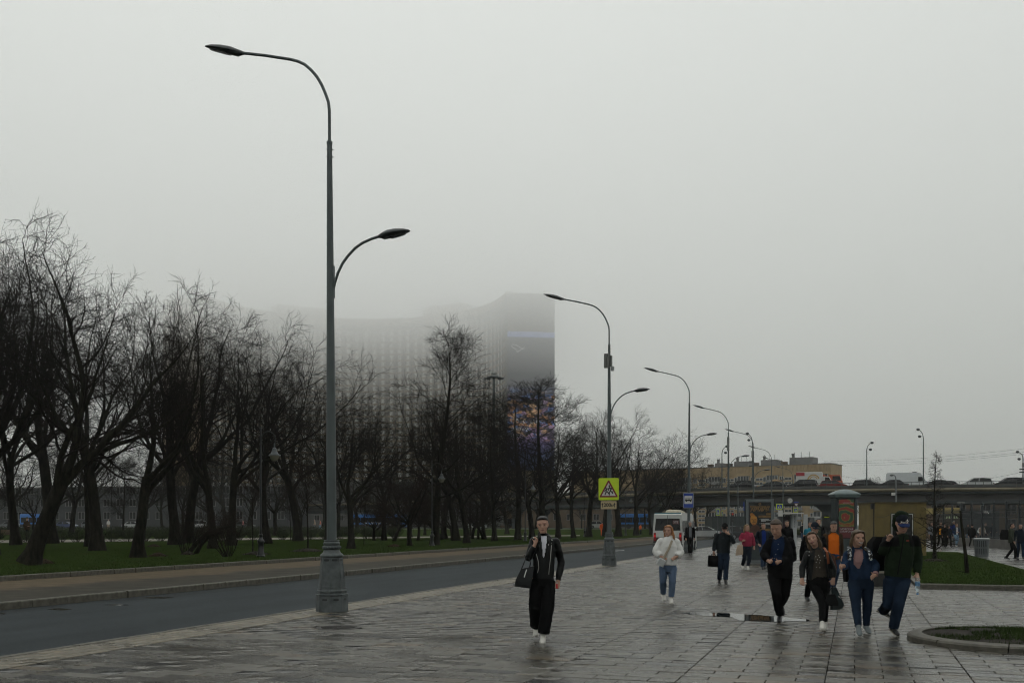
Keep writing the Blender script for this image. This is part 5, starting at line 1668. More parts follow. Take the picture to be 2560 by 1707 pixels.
# ---- vehicles
M_TYRE = mat('tyre', (0.012,0.012,0.012), 0.8, 0.2)
M_GLS = mat('car_glass', (0.008,0.009,0.010), 0.2, 0.2, 1.5, spec=0.35)
M_TAIL = emis('tail_light', (0.5,0.01,0.01), 0.6)
M_TAILD = mat('tail_lens', (0.25,0.01,0.01), 0.3, 0.1)
M_HEADL = mat('head_lens', (0.55,0.55,0.55), 0.15, 0.1)
def paint(name, c):
    return mat('paint_'+name, c, 0.3, 0.06, 2.0, coat=0.5)
CARM = {}
def car(kind, colname, col, label, loc, rz, group=None, z=0.0):
    """sedan / suv / hatch, nose to +x"""
    name = {'sedan':'car','suv':'car','hatch':'car'}[kind]
    t = thing(name, label, 'car', (loc[0],loc[1],z), rz, group)
    m = paint(colname, col)
    L, W, H_ = {'sedan':(4.5,1.78,1.45),'suv':(4.6,1.85,1.68),'hatch':(4.1,1.74,1.50)}[kind]
    roof = {'sedan':[(-1.65,0.92),(-1.05,H_-0.06),(-0.5,H_),(0.35,H_-0.02),(1.25,0.95)],'suv':[(-2.15,1.02),(-1.95,H_-0.08),(-0.9,H_),(0.35,H_-0.03),(1.2,1.05)],'hatch':[(-1.95,0.95),(-1.65,H_-0.06),(-0.7,H_),(0.35,H_-0.02),(1.2,0.95)]}[kind]
    h0 = roof[0][1]
    prof = [(-L/2,0.35),(-L/2-0.02,0.62),(-L/2+0.08,h0-0.06)]+[roof[0]]+[(1.25,roof[-1][1]),(L/2-0.25,0.80),(L/2,0.60),(L/2,0.30),(L/2-0.2,0.22),(-L/2+0.2,0.22)]
    ws = [0.93,0.97,1.0,1.0,1.0,0.97,0.90,0.90,0.92,0.92]
    def shell(pr, wl):
        return [[(x,-W/2*w,z_) for (x,z_), w in zip(pr,wl)],[(x,-W/2*w*0.97,z_) for (x,z_), w in zip(pr,wl)],[(x,W/2*w*0.97,z_) for (x,z_), w in zip(pr,wl)],[(x,W/2*w,z_) for (x,z_), w in zip(pr,wl)]]
    key = ('b',kind)
    if key not in CARM: CARM[key] = (MB().rings(shell(prof,ws)), MB().rings([[(x,s_*W/2*(0.97 if i in (0,len(roof)-1) else 0.80),z_) for i,(x,z_) in enumerate(roof)] for s_ in (-1,-0.98,0.98,1)]))
    body = CARM[key][0].build('body', m, t, smooth=True)
    cab = MB().add([(p[0]*0.985-0.0,p[1],p[2]-0.035 if p[2] > 1.2 else p[2]) for p in CARM[key][1].v], CARM[key][1].f).build('windows', M_GLS, t)
    rr_ = roof[1:-1]
    MB().rings([[(x,s_*W/2*0.80,z_) for x,z_ in rr_]+[(x,s_*W/2*0.78,z_-0.05) for x,z_ in reversed(rr_)] for s_ in (-1.0,-0.5,0.5,1.0)]).build('roof', m, t)
    for (x0,z0),(x1,z1) in ((roof[0],roof[1]),(roof[-1],roof[-2])):
        for s_ in (-1,1):
            MB().tube([(x0,s_*W/2*0.965,z0),(x1,s_*W/2*0.81,z1-0.02)],0.045,5).build('pillar', m, cab)
    for s_ in (-1,1):
        MB().tube([(-0.35,s_*W/2*0.975,h0),(-0.4,s_*W/2*0.815,H_-0.04)],0.03,5).build('pillar', m, cab)
        MB().ell((0.95,s_*(W/2+0.08),h0+0.08),(0.06,0.10,0.07),6,4).build('mirror', m, t)
        for x in (-L/2+0.82,L/2-0.82):
            w_ = MB().lathe([(0.18,-0.10),(0.32,-0.10),(0.33,-0.05),(0.33,0.05),(0.32,0.10),(0.18,0.10)],14).xf(Matrix.Translation((x,s_*(W/2-0.08),0.33)) @ Matrix.Rotation(PI/2,4,'X')).build('wheel', M_TYRE, t)
            MB().lathe([(0.19,-0.105),(0.19,0.105)],10).xf(Matrix.Translation((x,s_*(W/2-0.08),0.33)) @ Matrix.Rotation(PI/2,4,'X')).build('rim', M_BOLT, w_)
        MB().box(L/2-0.14,L/2+0.01,s_*W*0.30,s_*W*0.44,0.58,0.72).build('headlight', M_HEADL, t)
        MB().box(-L/2-0.03,-L/2+0.08,s_*W*0.32,s_*W*0.46,0.66,0.84).build('tail_light', M_TAILD, t)
    return t
def van(label, loc, rz, z, col, colname, L=5.8, W=1.95, H_=2.55, windows=True, name='van', group=None, cat='van'):
    """panel van, nose to +x"""
    t = thing(name, label, cat, (loc[0],loc[1],z), rz, group)
    m = paint(colname, col)
    prof = [(-L/2,0.35),(-L/2,1.2),(-L/2+0.06,H_-0.12),(-L/2+0.25,H_),(L/2-1.9,H_),(L/2-1.45,H_-0.12),(L/2-0.75,1.35),(L/2-0.08,1.05),(L/2,0.7),(L/2,0.30),(L/2-0.3,0.28),(-L/2+0.2,0.28)]
    ws = [0.97,1.0,0.93,0.90,0.90,0.90,0.93,0.95,0.95,0.95,0.95,0.97]
    MB().rings([[(x,s_*W/2*w,q) for (x,q),w in zip(prof,ws)] for s_ in (-1,-0.9,0.9,1)]).build('body', m, t, smooth=True)
    for s_ in (-1,1):
        y = s_*W/2
        spans = [(-L/2+0.35,-L/2+1.5),(-L/2+1.6,-L/2+2.7),(-L/2+2.8,-L/2+3.75)] if windows else []
        for x0, x1 in spans+[(L/2-1.85,L/2-1.05)]:
            MB().add([(x0,y*1.004,1.35),(x1,y*1.004 if x1 < L/2-1.5 else y*0.985,1.35),(x1-(0.22 if x1 > L/2-1.5 else 0),y*0.955,2.02),(x0,y*0.972,2.02)],[(0,1,2,3)]).build('side_window', M_GLS, t)
        for x in (-L/2+1.05,L/2-0.95):
            w_ = MB().lathe([(0.20,-0.11),(0.35,-0.11),(0.36,0.0),(0.35,0.11),(0.20,0.11)],14).xf(Matrix.Translation((x,s_*(W/2-0.10),0.36)) @ Matrix.Rotation(PI/2,4,'X')).build('wheel', M_TYRE, t)
            MB().lathe([(0.2,-0.115),(0.2,0.115)],10).xf(Matrix.Translation((x,s_*(W/2-0.10),0.36)) @ Matrix.Rotation(PI/2,4,'X')).build('rim', M_BOLT, w_)
        MB().ell((L/2-1.0,s_*(W/2+0.13),1.5),(0.06,0.10,0.16),6,4).build('mirror', M_TYRE, t)
        MB().box(L/2-0.15,L/2+0.01,s_*0.55,s_*0.85,0.72,0.92).build('headlight', M_HEADL, t)
    MB().add([(L/2-0.72,-0.78,1.38),(L/2-0.72,0.78,1.38),(L/2-1.40,0.72,H_-0.2),(L/2-1.40,-0.72,H_-0.2)],[(0,1,2,3)]).build('windscreen', M_GLS, t)
    return t

# the white minibus, seen from behind
zb = ROAD_Z
rear = gp(1669,1382.5,zb)
L_, W_, H_ = 6.2, 1.86, 2.52
mini = van('white minibus seen from behind at the kerb, route number in its dark rear window', (rear.x, rear.y+L_/2), PI/2, zb, (0.50,0.51,0.49), 'bus_white', L_, W_, H_, name='minibus', cat='minibus')
x = -L_/2
y0 = W_/2
MB().add([(x-0.012,-0.80,1.42),(x-0.012,0.80,1.42),(x+0.045,0.74,2.16),(x+0.045,-0.74,2.16)],[(3,2,1,0)]).build('rear_window', M_GLS, mini)
MB().box(x-0.03,x+0.0,-0.012,0.012,0.5,H_-0.15).build('door_seam', M_TYRE, mini)
for s_ in (-1,1):
    MB().bbox(x-0.035,x+0.1,s_*0.80-0.075,s_*0.80+0.075,0.78,1.28,0.01).build('tail_light', M_TAILD, mini)
    MB().box(x-0.045,x-0.034,s_*0.80-0.05,s_*0.80+0.05,1.02,1.14).build('lit_lamp', M_TAIL, mini)
    MB().box(x-0.04,x+0.02,s_*0.86-0.035,s_*0.86+0.035,1.62,1.72).build('hinge', M_WHITE, mini)
MB().bbox(x-0.14,x+0.2,-0.92,0.92,0.36,0.60,0.03).build('bumper', mat('bumper_grey',(0.06,0.065,0.065),0.6,0.1), mini)
MB().box(x-0.03,x-0.012,-0.26,0.26,0.80,0.92).build('number_plate', M_WHITE, mini)
MB().box(x+0.0,x+0.03,-0.9,0.9,0.62,1.0).build('lower_rear_band', mat('greyer_white',(0.34,0.34,0.33),0.5,0.2,3.0), mini)  # slightly greyer white band across the lower rear
MB().box(x+0.04,x+0.10,-0.82,0.82,H_-0.06,H_+0.02).build('teal_trim', mat('teal_trim',(0.05,0.16,0.20),0.4,0.1), mini)
for x0, x1, yy0, yy1, hh in ((x+1.0,x+2.8,-0.55,0.35,0.20),(x+3.2,x+4.9,-0.35,0.55,0.16)):
    MB().rings([[(x0,yy0,H_-0.02),(x1,yy0,H_-0.02),(x1,yy1,H_-0.02),(x0,yy1,H_-0.02)],[(x0+0.08,yy0+0.05,H_+hh*0.8),(x1-0.08,yy0+0.05,H_+hh*0.8),(x1-0.08,yy1-0.05,H_+hh*0.8),(x0+0.08,yy1-0.05,H_+hh*0.8)],[(x0+0.25,yy0+0.15,H_+hh),(x1-0.25,yy0+0.15,H_+hh),(x1-0.25,yy1-0.15,H_+hh),(x0+0.25,yy1-0.15,H_+hh)]]).build('roof_unit', mat('cream_plastic',(0.42,0.38,0.28),0.5,0.1), mini, smooth=True)
MB().box(x-0.03,x-0.018,-0.70,-0.32,1.82,2.05).build('route_board', mat('route_board',(0.10,0.03,0.03),0.4,0.2), mini)
text('lettering','578',0.20,M_WHITE,mini,(x-0.036,-0.51,1.935),rot=(PI/2,0,-PI/2))

# flyover traffic
GB = 'cars on the flyover'
def bcar(px, off, kind, cn, col, label, flip=1):
    p, az, nr = bridge_pt(px, off)
    return car(kind, cn, col, label, p, az+(0 if flip > 0 else PI), GB, ZD-0.01)
dk = (0.012,0.013,0.016)
bcar(1836,3.5,'suv','black',dk,'dark estate car on the flyover in front of the brick flats')
bcar(1900,7.0,'hatch','teal',(0.03,0.10,0.13),'blue-green hatchback with a loaded roof on the flyover')
p, az, nr = bridge_pt(1906,7.0)
o = thing('roof_load','lumpy tan load tied on a car roof on the flyover','luggage',(p.x,p.y,ZD-0.01),az)
MB().rings([[(-0.8,-0.5,1.49),(0.8,-0.5,1.49),(0.8,0.5,1.49),(-0.8,0.5,1.49)],[(-0.9,-0.55,1.75),(0.7,-0.6,1.82),(0.8,0.5,1.8),(-0.8,0.55,1.7)],[(-0.4,-0.3,1.95),(0.4,-0.3,1.98),(0.4,0.3,1.95),(-0.4,0.3,1.92)]]).build('bundle', mat('tan_canvas',(0.24,0.16,0.08),0.8,0.2), o, smooth=True)
bcar(1936,4.0,'sedan','slate',(0.02,0.024,0.03),'low dark saloon on the flyover right of the loaded hatchback',-1)
bcar(1994,3.5,'suv','black',dk,'black off-roader on the flyover in front of the white lorry')
bcar(2082,3.5,'hatch','red',(0.20,0.015,0.012),'red hatchback on the flyover below the orange lorry cab',-1)
bcar(2150,9.5,'sedan','grey',(0.03,0.033,0.036),'dark saloon on the flyover above the poster pillar')
bcar(2168,3.5,'hatch','black',dk,'small black car on the flyover beside the tall mast',-1)
bcar(2238,3.5,'sedan','grey',(0.03,0.033,0.036),'dark saloon on the flyover in front of the white van')
bcar(2352,6.0,'sedan','black',dk,'dark saloon on the flyover behind the top of the young larch')
bcar(2388,9.5,'sedan','silver',(0.18,0.19,0.2),'pale low car on the flyover right of the larch')
bcar(2458,6.0,'suv','white',(0.55,0.56,0.56),'white estate car on the flyover near the right end of the view')
bcar(2492,9.5,'sedan','silver',(0.18,0.19,0.2),'silver saloon on the flyover behind the white estate car')
bcar(2552,6.0,'suv','slate',(0.03,0.036,0.045),'slate grey off-roader on the flyover at the right end')
p, az, nr = bridge_pt(2272,8.5)
v_ = van('white high-roofed van crossing the flyover', p, az+PI, ZD-0.01, (0.55,0.57,0.58), 'van_white', 6.4, 2.0, 2.7, windows=False)
MB().box(0.6,1.2,-0.3,0.3,2.7,2.82).build('roof_vent', M_TYRE, v_)
p, az, nr = bridge_pt(2306,12.5)
car('suv','blue',(0.02,0.10,0.28),'blue vehicle on the flyover half hidden behind the white van',p,az+PI,GB,ZD+0.4)
p, az, nr = bridge_pt(2012,9.0)
t = thing('box_lorry','white box lorry with a red corner panel and golden swirl on the flyover','lorry',(p.x,p.y,ZD-0.01),az+PI)
m = mat('lorry_box_white',(0.55,0.55,0.53),0.5,0.05)
bx_ = MB().bbox(-2.2,1.7,-1.05,1.05,0.75,3.05,0.05).build('box', m, t)
for s_ in (-1,1):
    MB().box(-2.21,-0.9,s_*1.056,s_*1.064,2.45,3.0).build('red_panel', mat('lorry_red',(0.36,0.02,0.03),0.5,0.1), bx_)
    rgs = MB()
    for k in range(18):
        a, b_ = 0.3+k*0.30, 0.3+(k+1)*0.30
        for r0_, r1_ in ((0.55,0.68),(0.8,1.0)):
            rgs.add([(0.45+r_*math.cos(q)*0.95, s_*1.058, 1.75+r_*0.95*math.sin(q)) for r_, q in ((r0_,a),(r1_,a),(r1_,b_),(r0_,b_))],[(0,1,2,3)])
    rgs.build('swirl', mat('lorry_gold',(0.42,0.26,0.06),0.5,0.2,5.0), bx_)
MB().rings([[(1.75,s_*0.98,0.4),(3.3,s_*0.98,0.4),(3.3,s_*0.98,1.25),(2.75,s_*0.92,2.25),(2.2,s_*0.9,2.35),(1.75,s_*0.9,2.35)] for s_ in (-1,-0.9,0.9,1)]).build('cab', m, t, smooth=True)
MB().rings([[(2.15,s_*0.97,1.4),(3.22,s_*0.97,1.4),(2.78,s_*0.93,2.15),(2.2,s_*0.93,2.2)] for s_ in (-1,1)]).build('cab_window', M_GLS, t)
for x_ in (-1.4,2.5):
    for s_ in (-1,1):
        MB().lathe([(0.2,-0.12),(0.40,-0.12),(0.40,0.12),(0.2,0.12)],14).xf(Matrix.Translation((x_,s_*0.85,0.41)) @ Matrix.Rotation(PI/2,4,'X')).build('wheel', M_TYRE, t)
MB().box(-2.2,2.0,-0.5,0.5,0.45,0.75).build('chassis', M_TYRE, t)
p, az, nr = bridge_pt(2060,12.0)
t = thing('orange_lorry','orange lorry cab on the flyover behind the red hatchback','lorry',(p.x,p.y,ZD+0.3),az+PI)
mo = mat('lorry_orange',(0.42,0.07,0.02),0.45,0.1)
MB().rings([[(-0.4,s_*1.05,0.5),(1.5,s_*1.05,0.5),(1.55,s_*1.05,1.3),(1.2,s_*0.98,2.35),(-0.4,s_*0.98,2.4)] for s_ in (-1,-0.9,0.9,1)]).build('cab', mo, t, smooth=True)
MB().rings([[(0.1,s_*1.055,1.45),(1.42,s_*1.055,1.45),(1.18,s_*1.01,2.2),(0.1,s_*1.01,2.2)] for s_ in (-1,1)]).build('cab_window', M_GLS, t)
MB().rings([[(-1.9,s_*0.9,0.7),(-0.5,s_*0.9,0.7),(-0.5,s_*0.9,2.1),(-1.3,s_*0.9,2.5),(-1.9,s_*0.9,1.5)] for s_ in (-1,1)]).build('mixer_body', mo, t)
for x_ in (-1.3,0.9):
    for s_ in (-1,1):
        MB().lathe([(0.2,-0.13),(0.45,-0.13),(0.45,0.13),(0.2,0.13)],14).xf(Matrix.Translation((x_,s_*0.9,0.16)) @ Matrix.Rotation(PI/2,4,'X')).build('wheel', M_TYRE, t)

# masts on the flyover
def mast(px, ytop, label, box=False, flip=1):
    p, az, nr = bridge_pt(px, 0.6)
    d = -p.x*ST+p.y*CT
    zt = HC+(YH-ytop)/F*d
    t = thing('flyover_mast', label, 'street lamp', (p.x,p.y,ZD), TH, 'twin-headed lamp masts on the flyover')
    h = zt-ZD
    MB().tube([(0,0,0),(0,0,h*0.5),(0,0,h*0.85),(flip*0.12,0,h*0.93),(flip*0.45,0,h*0.985),(flip*0.75,0,h)],[0.11,0.085,0.065,0.055,0.05,0.045],8).build('pole', M_POLE, t, smooth=True)
    for dx, dz in ((0.78,0.05),(0.55,-0.95)):
        q = MB().ell((flip*dx,0,h+dz),(0.26,0.17,0.17),10,6).build('lamp_head', M_LUM, t, smooth=True)
        MB().ell((flip*dx,-0.03,h+dz-0.08),(0.20,0.14,0.13),8,5).build('lens', M_LENS, q, smooth=True)
    if box:
        MB().box(-0.18,0.18,-0.28,-0.09,h*0.58,h*0.70).build('cabinet', g2, t)
        for zz_ in (0.42,0.5):
            MB().box(-0.55,0.2,-0.12,-0.05,h*zz_,h*zz_+0.18).build('camera_arm', M_LUM, t)
    return t
mast(1801,1116,'twin-headed lamp mast on the flyover nearest the park trees')
mast(1879,1084,'twin-headed lamp mast with cabinet and cameras on the flyover above the warrior poster',True,-1)
mast(2170,1107,'twin-headed lamp mast on the flyover left of the white van')
mast(2311,1074,'tall twin-headed lamp mast on the flyover behind the young larch',False,-1)
mast(2560,1130,'twin-headed lamp mast on the flyover at the right end of the view',True,-1)
d_ = 96.0; s_ = d_/F
t = thing('plain_lamp','thin single-headed lamp post with a camera standing behind the kiosk','street lamp',cw((2240-1280)*s_,d_,0),TH)
zt = HC+(YH-1187)*s_
MB().tube([(0,0,0),(0,0,zt-0.5),(-0.05,0,zt-0.15),(-0.2,0,zt),(-0.35,0,zt)],[0.085,0.07,0.055,0.05,0.045],8).build('pole', mat('pale_pole',(0.13,0.14,0.145),0.5,0.1), t, smooth=True)
MB().ell((-0.42,0,zt-0.02),(0.2,0.13,0.10),8,5).build('lamp_head', M_LENS, t)
MB().box(-0.42,-0.1,-0.1,0.1,HC+(YH-1238)*s_,HC+(YH-1231)*s_).build('camera', M_WHITE, t)
d_ = 150.0; s_ = d_/F
t = thing('twin_hook_lamp','old lamp post with two curved arms in front of the flyover beside the park trees','street lamp',cw((1792-1280)*s_,d_-14,0),TH)
zt = HC+(YH-1205)*(d_-14)/F
MB().tube([(0,0,0),(0,0,zt-0.6)],[0.13,0.08],8).build('pole', M_POLE, t)
for sx in (-1,1):
    MB().tube([(0,0,zt-0.9),(sx*0.15,0,zt-0.3),(sx*0.55,0,zt),(sx*0.95,0,zt+0.05)],0.05,6).build('arm', M_POLE, t, smooth=True)
    MB().ell((sx*1.1,0,zt+0.03),(0.3,0.12,0.08),8,5).build('lamp_head', M_LUM, t)
# stadium-type mast in front of the hotel
d_ = 150.0; s_ = d_/F
t = thing('floodlight_mast','tall mast with a ring of floodlights in front of the hotel','street lamp',cw((1235-1280)*s_,d_,0),TH)
zt = HC+(YH-940)*s_
MB().tube([(0,0,0),(0,0,zt)],[0.28,0.14],10).build('pole', M_POLE, t)
MB().lathe([(0.25,zt+0.2),(0.45,zt+0.3),(0.42,zt+0.6),(0.2,zt+0.7)],12).build('cap', mat('pale_cap',(0.3,0.3,0.28),0.5,0.1), t)
MB().lathe([(0.75,zt-0.25),(0.8,zt-0.15),(0.75,zt-0.05),(0.6,zt-0.15)],16).build('ring', M_POLE, t)
for k in range(8):
    a = 2*PI*k/8
    MB().ell((1.15*math.cos(a),1.15*math.sin(a),zt-0.35),(0.42,0.2,0.13),8,5,Matrix.Rotation(a,3,'Z')).build('floodlight', M_LUM, t)
    MB().tube([(0.1*math.cos(a),0.1*math.sin(a),zt-0.1),(0.9*math.cos(a),0.9*math.sin(a),zt-0.28)],0.05,5).build('arm', M_POLE, t)

# ---- brick flats beyond the flyover
M_BRICKY = mat('yellow_brick', (0.36,0.265,0.155), 0.85, 0.16, 0.5, spec=0.2)
M_BRICKR = mat('brown_brick', (0.095,0.068,0.046), 0.85, 0.2, 0.5, spec=0.2)
M_BALC = mat('balcony_panel', (0.24,0.24,0.235), 0.7, 0.1, 0.8)
M_WFR = mat('white_frame', (0.52,0.52,0.50), 0.6, 0.05)
M_ROOFG = mat('roof_grey', (0.15,0.145,0.14), 0.8, 0.15, 0.4)
M_FGL = mat('flat_glass', (0.05,0.055,0.06), 0.2, 0.5, 0.4, spec=0.6)
def flats():
    A = dp(2077,1159,300); B = dp(1690,1172.5,328)
    A.z = B.z = 0
    ex = (B-A); L0 = ex.length; ex.normalize()
    L = L0+40
    az = math.atan2(ex.y, ex.x)
    t = thing('brick_flats','long yellow brick block of flats with glazed balconies beyond the flyover','building',A,az)
    # local +x runs left along the facade; the facade looks towards the camera
    cam_l = Matrix.Rotation(-az,4,'Z') @ (-A)
    sg = 1 if cam_l.y > 0 else -1                       # outward side
    H_ = 20.0
    MB().box(0,L,0,-sg*12,0,H_).build('wall', M_BRICKY, t)
    MB().box(-0.15,L,0.25*sg,-sg*12.2,H_,H_+0.25).build('cornice', M_ROOFG, t)
    n_ = int(L/1.15)
    o0 = None
    for k in range(n_):
        o = MB().box(0,0.5,0.0,sg*0.22,H_-2.0,H_-0.15).build('brick_flute', M_BRICKY, t) if o0 is None else mk('brick_flute', o0.data, None, t)
        o0 = o0 or o
        o.location = (k*1.15+0.1,0,0)
    def xof(px):
        # facade distance along x for a photo column
        u = (px-1280)/F
        # intersect ray cw(u,1) with line A + s*ex
        r = cw(u,1.0,0)
        det = r.x*(-ex.y)-r.y*(-ex.x)
        s_ = (r.x*A.y*-1 + r.y*A.x)/det if abs(det) > 1e-9 else 0
        k_ = (A.x*(-ex.y)-A.y*(-ex.x))/det
        p = r*k_
        return (p-A).dot(ex)
    floors = [H_-4.1-2.85*k for k in range(6)]
    wm = {}
    def window(xc, z, w, h, out=0.10, nm='window'):
        key = (round(w,2),round(h,2))
        if key not in wm:
            mb = MB()
            for x0,x1 in ((-w/2,-w/2+0.10),(-0.05,0.05),(w/2-0.10,w/2)):
                mb.box(x0,x1,0,sg*0.10,-h/2,h/2)
            mb.box(-w/2-0.1,w/2+0.1,0,sg*0.16,-h/2-0.12,-h/2); mb.box(-w/2,w/2,0,sg*0.10,h/2-0.10,h/2)
            f_ = mb.build('window', M_WFR, t)
            g_ = MB().box(-w/2+0.06,w/2-0.06,0.0,sg*0.05,-h/2,h/2-0.05).build('pane', M_FGL, f_)
            wm[key] = (f_.data, g_.data)
        else:
            f_ = mk('window', wm[key][0], None, t); mk('pane', wm[key][1], None, f_)
        f_.location = (xc, sg*0.004, z)
    def balcony(x0, x1, z):
        w = x1-x0
        p = MB().box(x0,x1,0,sg*1.1,z-1.35,z-0.35).build('balcony', M_BALC, t)
        n__ = max(2,int(w/0.8))
        for k in range(n__+1):
            xx = x0+w*k/n__
            MB().box(xx-0.05,xx+0.05,sg*1.0,sg*1.08,z-0.35,z+1.0).build('mullion', M_WFR, p)
        MB().box(x0+0.05,x1-0.05,sg*0.9,sg*1.0,z-0.34,z+0.95).build('pane', M_FGL, p)
        MB().box(x0-0.1,x1+0.1,0,sg*1.2,z+1.0,z+1.1).build('canopy', M_ROOFG, p)
    per = 72.0
    for base in (0,1,2,3,4):
        for px, w, kind in ((2031,1.25,'w'),(1973,2.0,'s'),(1954,1.35,'w'),(1913,1.35,'w')):
            pass
    cols = []
    for sft in (0,72,144,216,288):
        cols += [(1970.5-sft,2.3,'s'),(1954-sft,1.35,'w'),((1919-sft,1947-sft),0,'b'),(1913-sft,1.35,'w')]
    cols += [(2031,1.35,'w'),((1988,2006),0,'b'),((2036,2054),0,'b'),((2057,2071),0,'b')]
    for c_ in cols:
        for k, z in enumerate(floors):
            if c_[2] == 'w':
                window(xof(c_[0]), z, c_[1], 1.5)
            elif c_[2] == 's':
                for dz in (-0.75,0.6):
                    window(xof(c_[0]), z+dz-0.6, c_[1], 0.75)
            else:
                a, b_ = xof(c_[0][1]), xof(c_[0][0])
                balcony(a, b_, z)
    for (p0,p1,h) in ((1967,2025,2.2),(1895,1935,1.8),(1828,1864,1.6),(1780,1800,1.3)):
        a, b_ = xof(p1), xof(p0)
        MB().box(a,b_,-sg*2.5,-sg*8,H_+0.25,H_+0.25+h).build('roof_house', M_ROOFG, t)
        for f_ in (0.15,0.5,0.8):
            MB().tube([(a+(b_-a)*f_,-sg*3,H_+h),(a+(b_-a)*f_,-sg*3,H_+h+1.9)],0.06,5).build('antenna', M_RAIL, t)
        MB().box(b_+1.0,b_+2.6,-sg*2.5,-sg*4,H_+0.25,H_+1.3).build('chimney', M_BRICKR, t)
        MB().lathe([(0.45,0),(0.4,0.7),(0.55,1.4),(0.5,1.5)],10,(b_-1.0,-sg*3,H_+h)).build('vent', M_ROOFG, t)
flats()
def low_block(px0, px1, d0, d1, ytop, label, m, rows, name='low_building', wstep=4.2, group=None):
    A = cw((px1-1280)/F*d1, d1, 0); B = cw((px0-1280)/F*d0, d0, 0)
    ex = (B-A); L = ex.length; ex.normalize(); az = math.atan2(ex.y,ex.x)
    t = thing(name, label, 'building', A, az, group)
    cam_l = Matrix.Rotation(-az,4,'Z') @ (-A); sg = 1 if cam_l.y > 0 else -1
    H_ = HC+(YH-ytop)/F*d1
    MB().box(0,L,0,-sg*12,0,H_).build('wall', m, t)
    MB().box(-0.2,L+0.2,0.3*sg,-sg*12.2,H_,H_+0.3).build('cornice', M_ROOFG, t)
    w0 = None
    for z in rows:
        for k in range(int(L/wstep)):
            xx = (k+0.5)*wstep
            if w0 is None:
                mb = MB()
                for x0,x1 in ((-0.9,-0.78),(-0.06,0.06),(0.78,0.9)): mb.box(x0,x1,0,sg*0.1,-0.9,0.9)
                mb.box(-0.95,0.95,0,sg*0.15,-1.0,-0.9); mb.box(-0.9,0.9,0,sg*0.1,0.8,0.9)
                w0 = mb.build('window', M_ROOFG, t); o = w0
                p0_ = MB().box(-0.8,0.8,0,sg*0.05,-0.9,0.8).build('pane', M_GLS, o).data
            else:
                o = mk('window', w0.data, None, t); mk('pane', p0_, None, o)
            o.location = (xx,sg*0.004,z)
    return t
low_block(2300,2760,190,176,1226,'low brown brick block with white windows glimpsed under the flyover at the right',M_BRICKR,(4.6,1.8))
low_block(-250,720,262,240,1215,'grey office block glimpsed through the park trees on the left',mat('office_grey',(0.035,0.037,0.04),0.7,0.2,0.3),(4.0,7.2,10.4),wstep=3.6)
low_block(720,1260,330,330,1205,'dark low building behind the park trees below the hotel',mat('dark_render',(0.06,0.058,0.055),0.7,0.2,0.3),(4.0,7.2,10.4),wstep=4.0)
low_block(1250,1640,300,300,1235,'brown low building behind the trees right of the hotel',M_BRICKR,(4.0,7.2),wstep=4.0)
# yellow shop fascia and lit sign under the flyover
d_ = 112.0; s_ = d_/F
t = thing('shop_kiosk','low shop pavilion with a yellow fascia and a lit window strip under the flyover','kiosk',cw((2376-1280)*s_,d_,0),TH)
MB().box(-24*s_,24*s_,0,4,0,HC+(YH-1284)*s_).build('wall', M_BRICKR, t)
MB().box(-25*s_,25*s_,-0.5,4.2,HC+(YH-1283.5)*s_,HC+(YH-1269)*s_).build('fascia', mat('yellow_fascia',(0.36,0.28,0.09),0.6,0.1), t)
for k in range(6):
    MB().box((-18+k*6.5)*s_,(-14+k*6.5)*s_,-0.02,-0.005,HC+(YH-1296)*s_,HC+(YH-1290)*s_).build('lit_window', emis('shop_light',(0.65,0.8,0.45),0.35), t)
d_ = 118.0; s_ = d_/F
t = thing('shop_pavilion','dark shop pavilion with small white lit lettering under the flyover','kiosk',cw((2468-1280)*s_,d_,0),TH)
MB().box(-34*s_,30*s_,0,4,0,HC+(YH-1276)*s_).build('wall', mat('pavilion_dark',(0.03,0.034,0.037),0.6,0.2), t)
MB().box(-24*s_,-4*s_,-0.4,0.2,HC+(YH-1283)*s_,HC+(YH-1279.5)*s_).build('awning', M_ROOFG, t)
text('lettering','ЕССА',0.34,emis('sign_glow',(0.85,0.85,0.8),0.9),t,(-6*s_,-0.03,HC+(YH-1281)*s_),bold=0.01)
d_ = 92.0; s_ = d_/F
t = thing('roadside_sign','grey box panel on a post between the two trees of the small lawn','sign',cw((2402-1280)*s_,d_,0),TH)
MB().tube([(0,0.1,0),(0,0.1,HC+(YH-1254)*s_)],0.06,8).build('post', M_POLE, t)
MB().box(-9*s_,9*s_,-0.1,0.08,HC+(YH-1258)*s_,HC+(YH-1253.5)*s_).build('panel', g2, t)
MB().box(-6*s_,6*s_,-0.1,0.08,HC+(YH-1264)*s_,HC+(YH-1260)*s_).build('panel', M_LUM, t)

# ---- tall iron fence on a stone footing, right
M_IRON = mat('fence_iron', (0.016,0.022,0.025), 0.45, 0.2, 3.0)
FA = cw((2338-1280)/F*88, 88, 0); FB = cw((2680-1280)/F*58, 58, 0)
ex = (FB-FA); L = ex.length; ex.normalize()
t = thing('iron_fence','tall dark iron fence with spear finials on a stone footing behind the walkers','fence',FA,math.atan2(ex.y,ex.x))
for k in range(int(L/2.0)+1):
    MB().box(k*2.0+0.006,k*2.0+1.994,-0.22,0.22,0,0.62).build('footing_stone', mat('footing_stone',(0.11,0.105,0.095),0.7,0.2,2.0), t)
bar0 = post0 = fin0 = None
nb = int(L/0.17)
for k in range(nb):
    o = MB().tube([(0,0,0.62),(0,0,2.85),(0,0,2.98)],[0.014,0.014,0.002],5).build('bar', M_IRON, t) if bar0 is None else mk('bar', bar0.data, None, t)
    bar0 = bar0 or o
    o.location = (k*0.17+0.05,0,0)
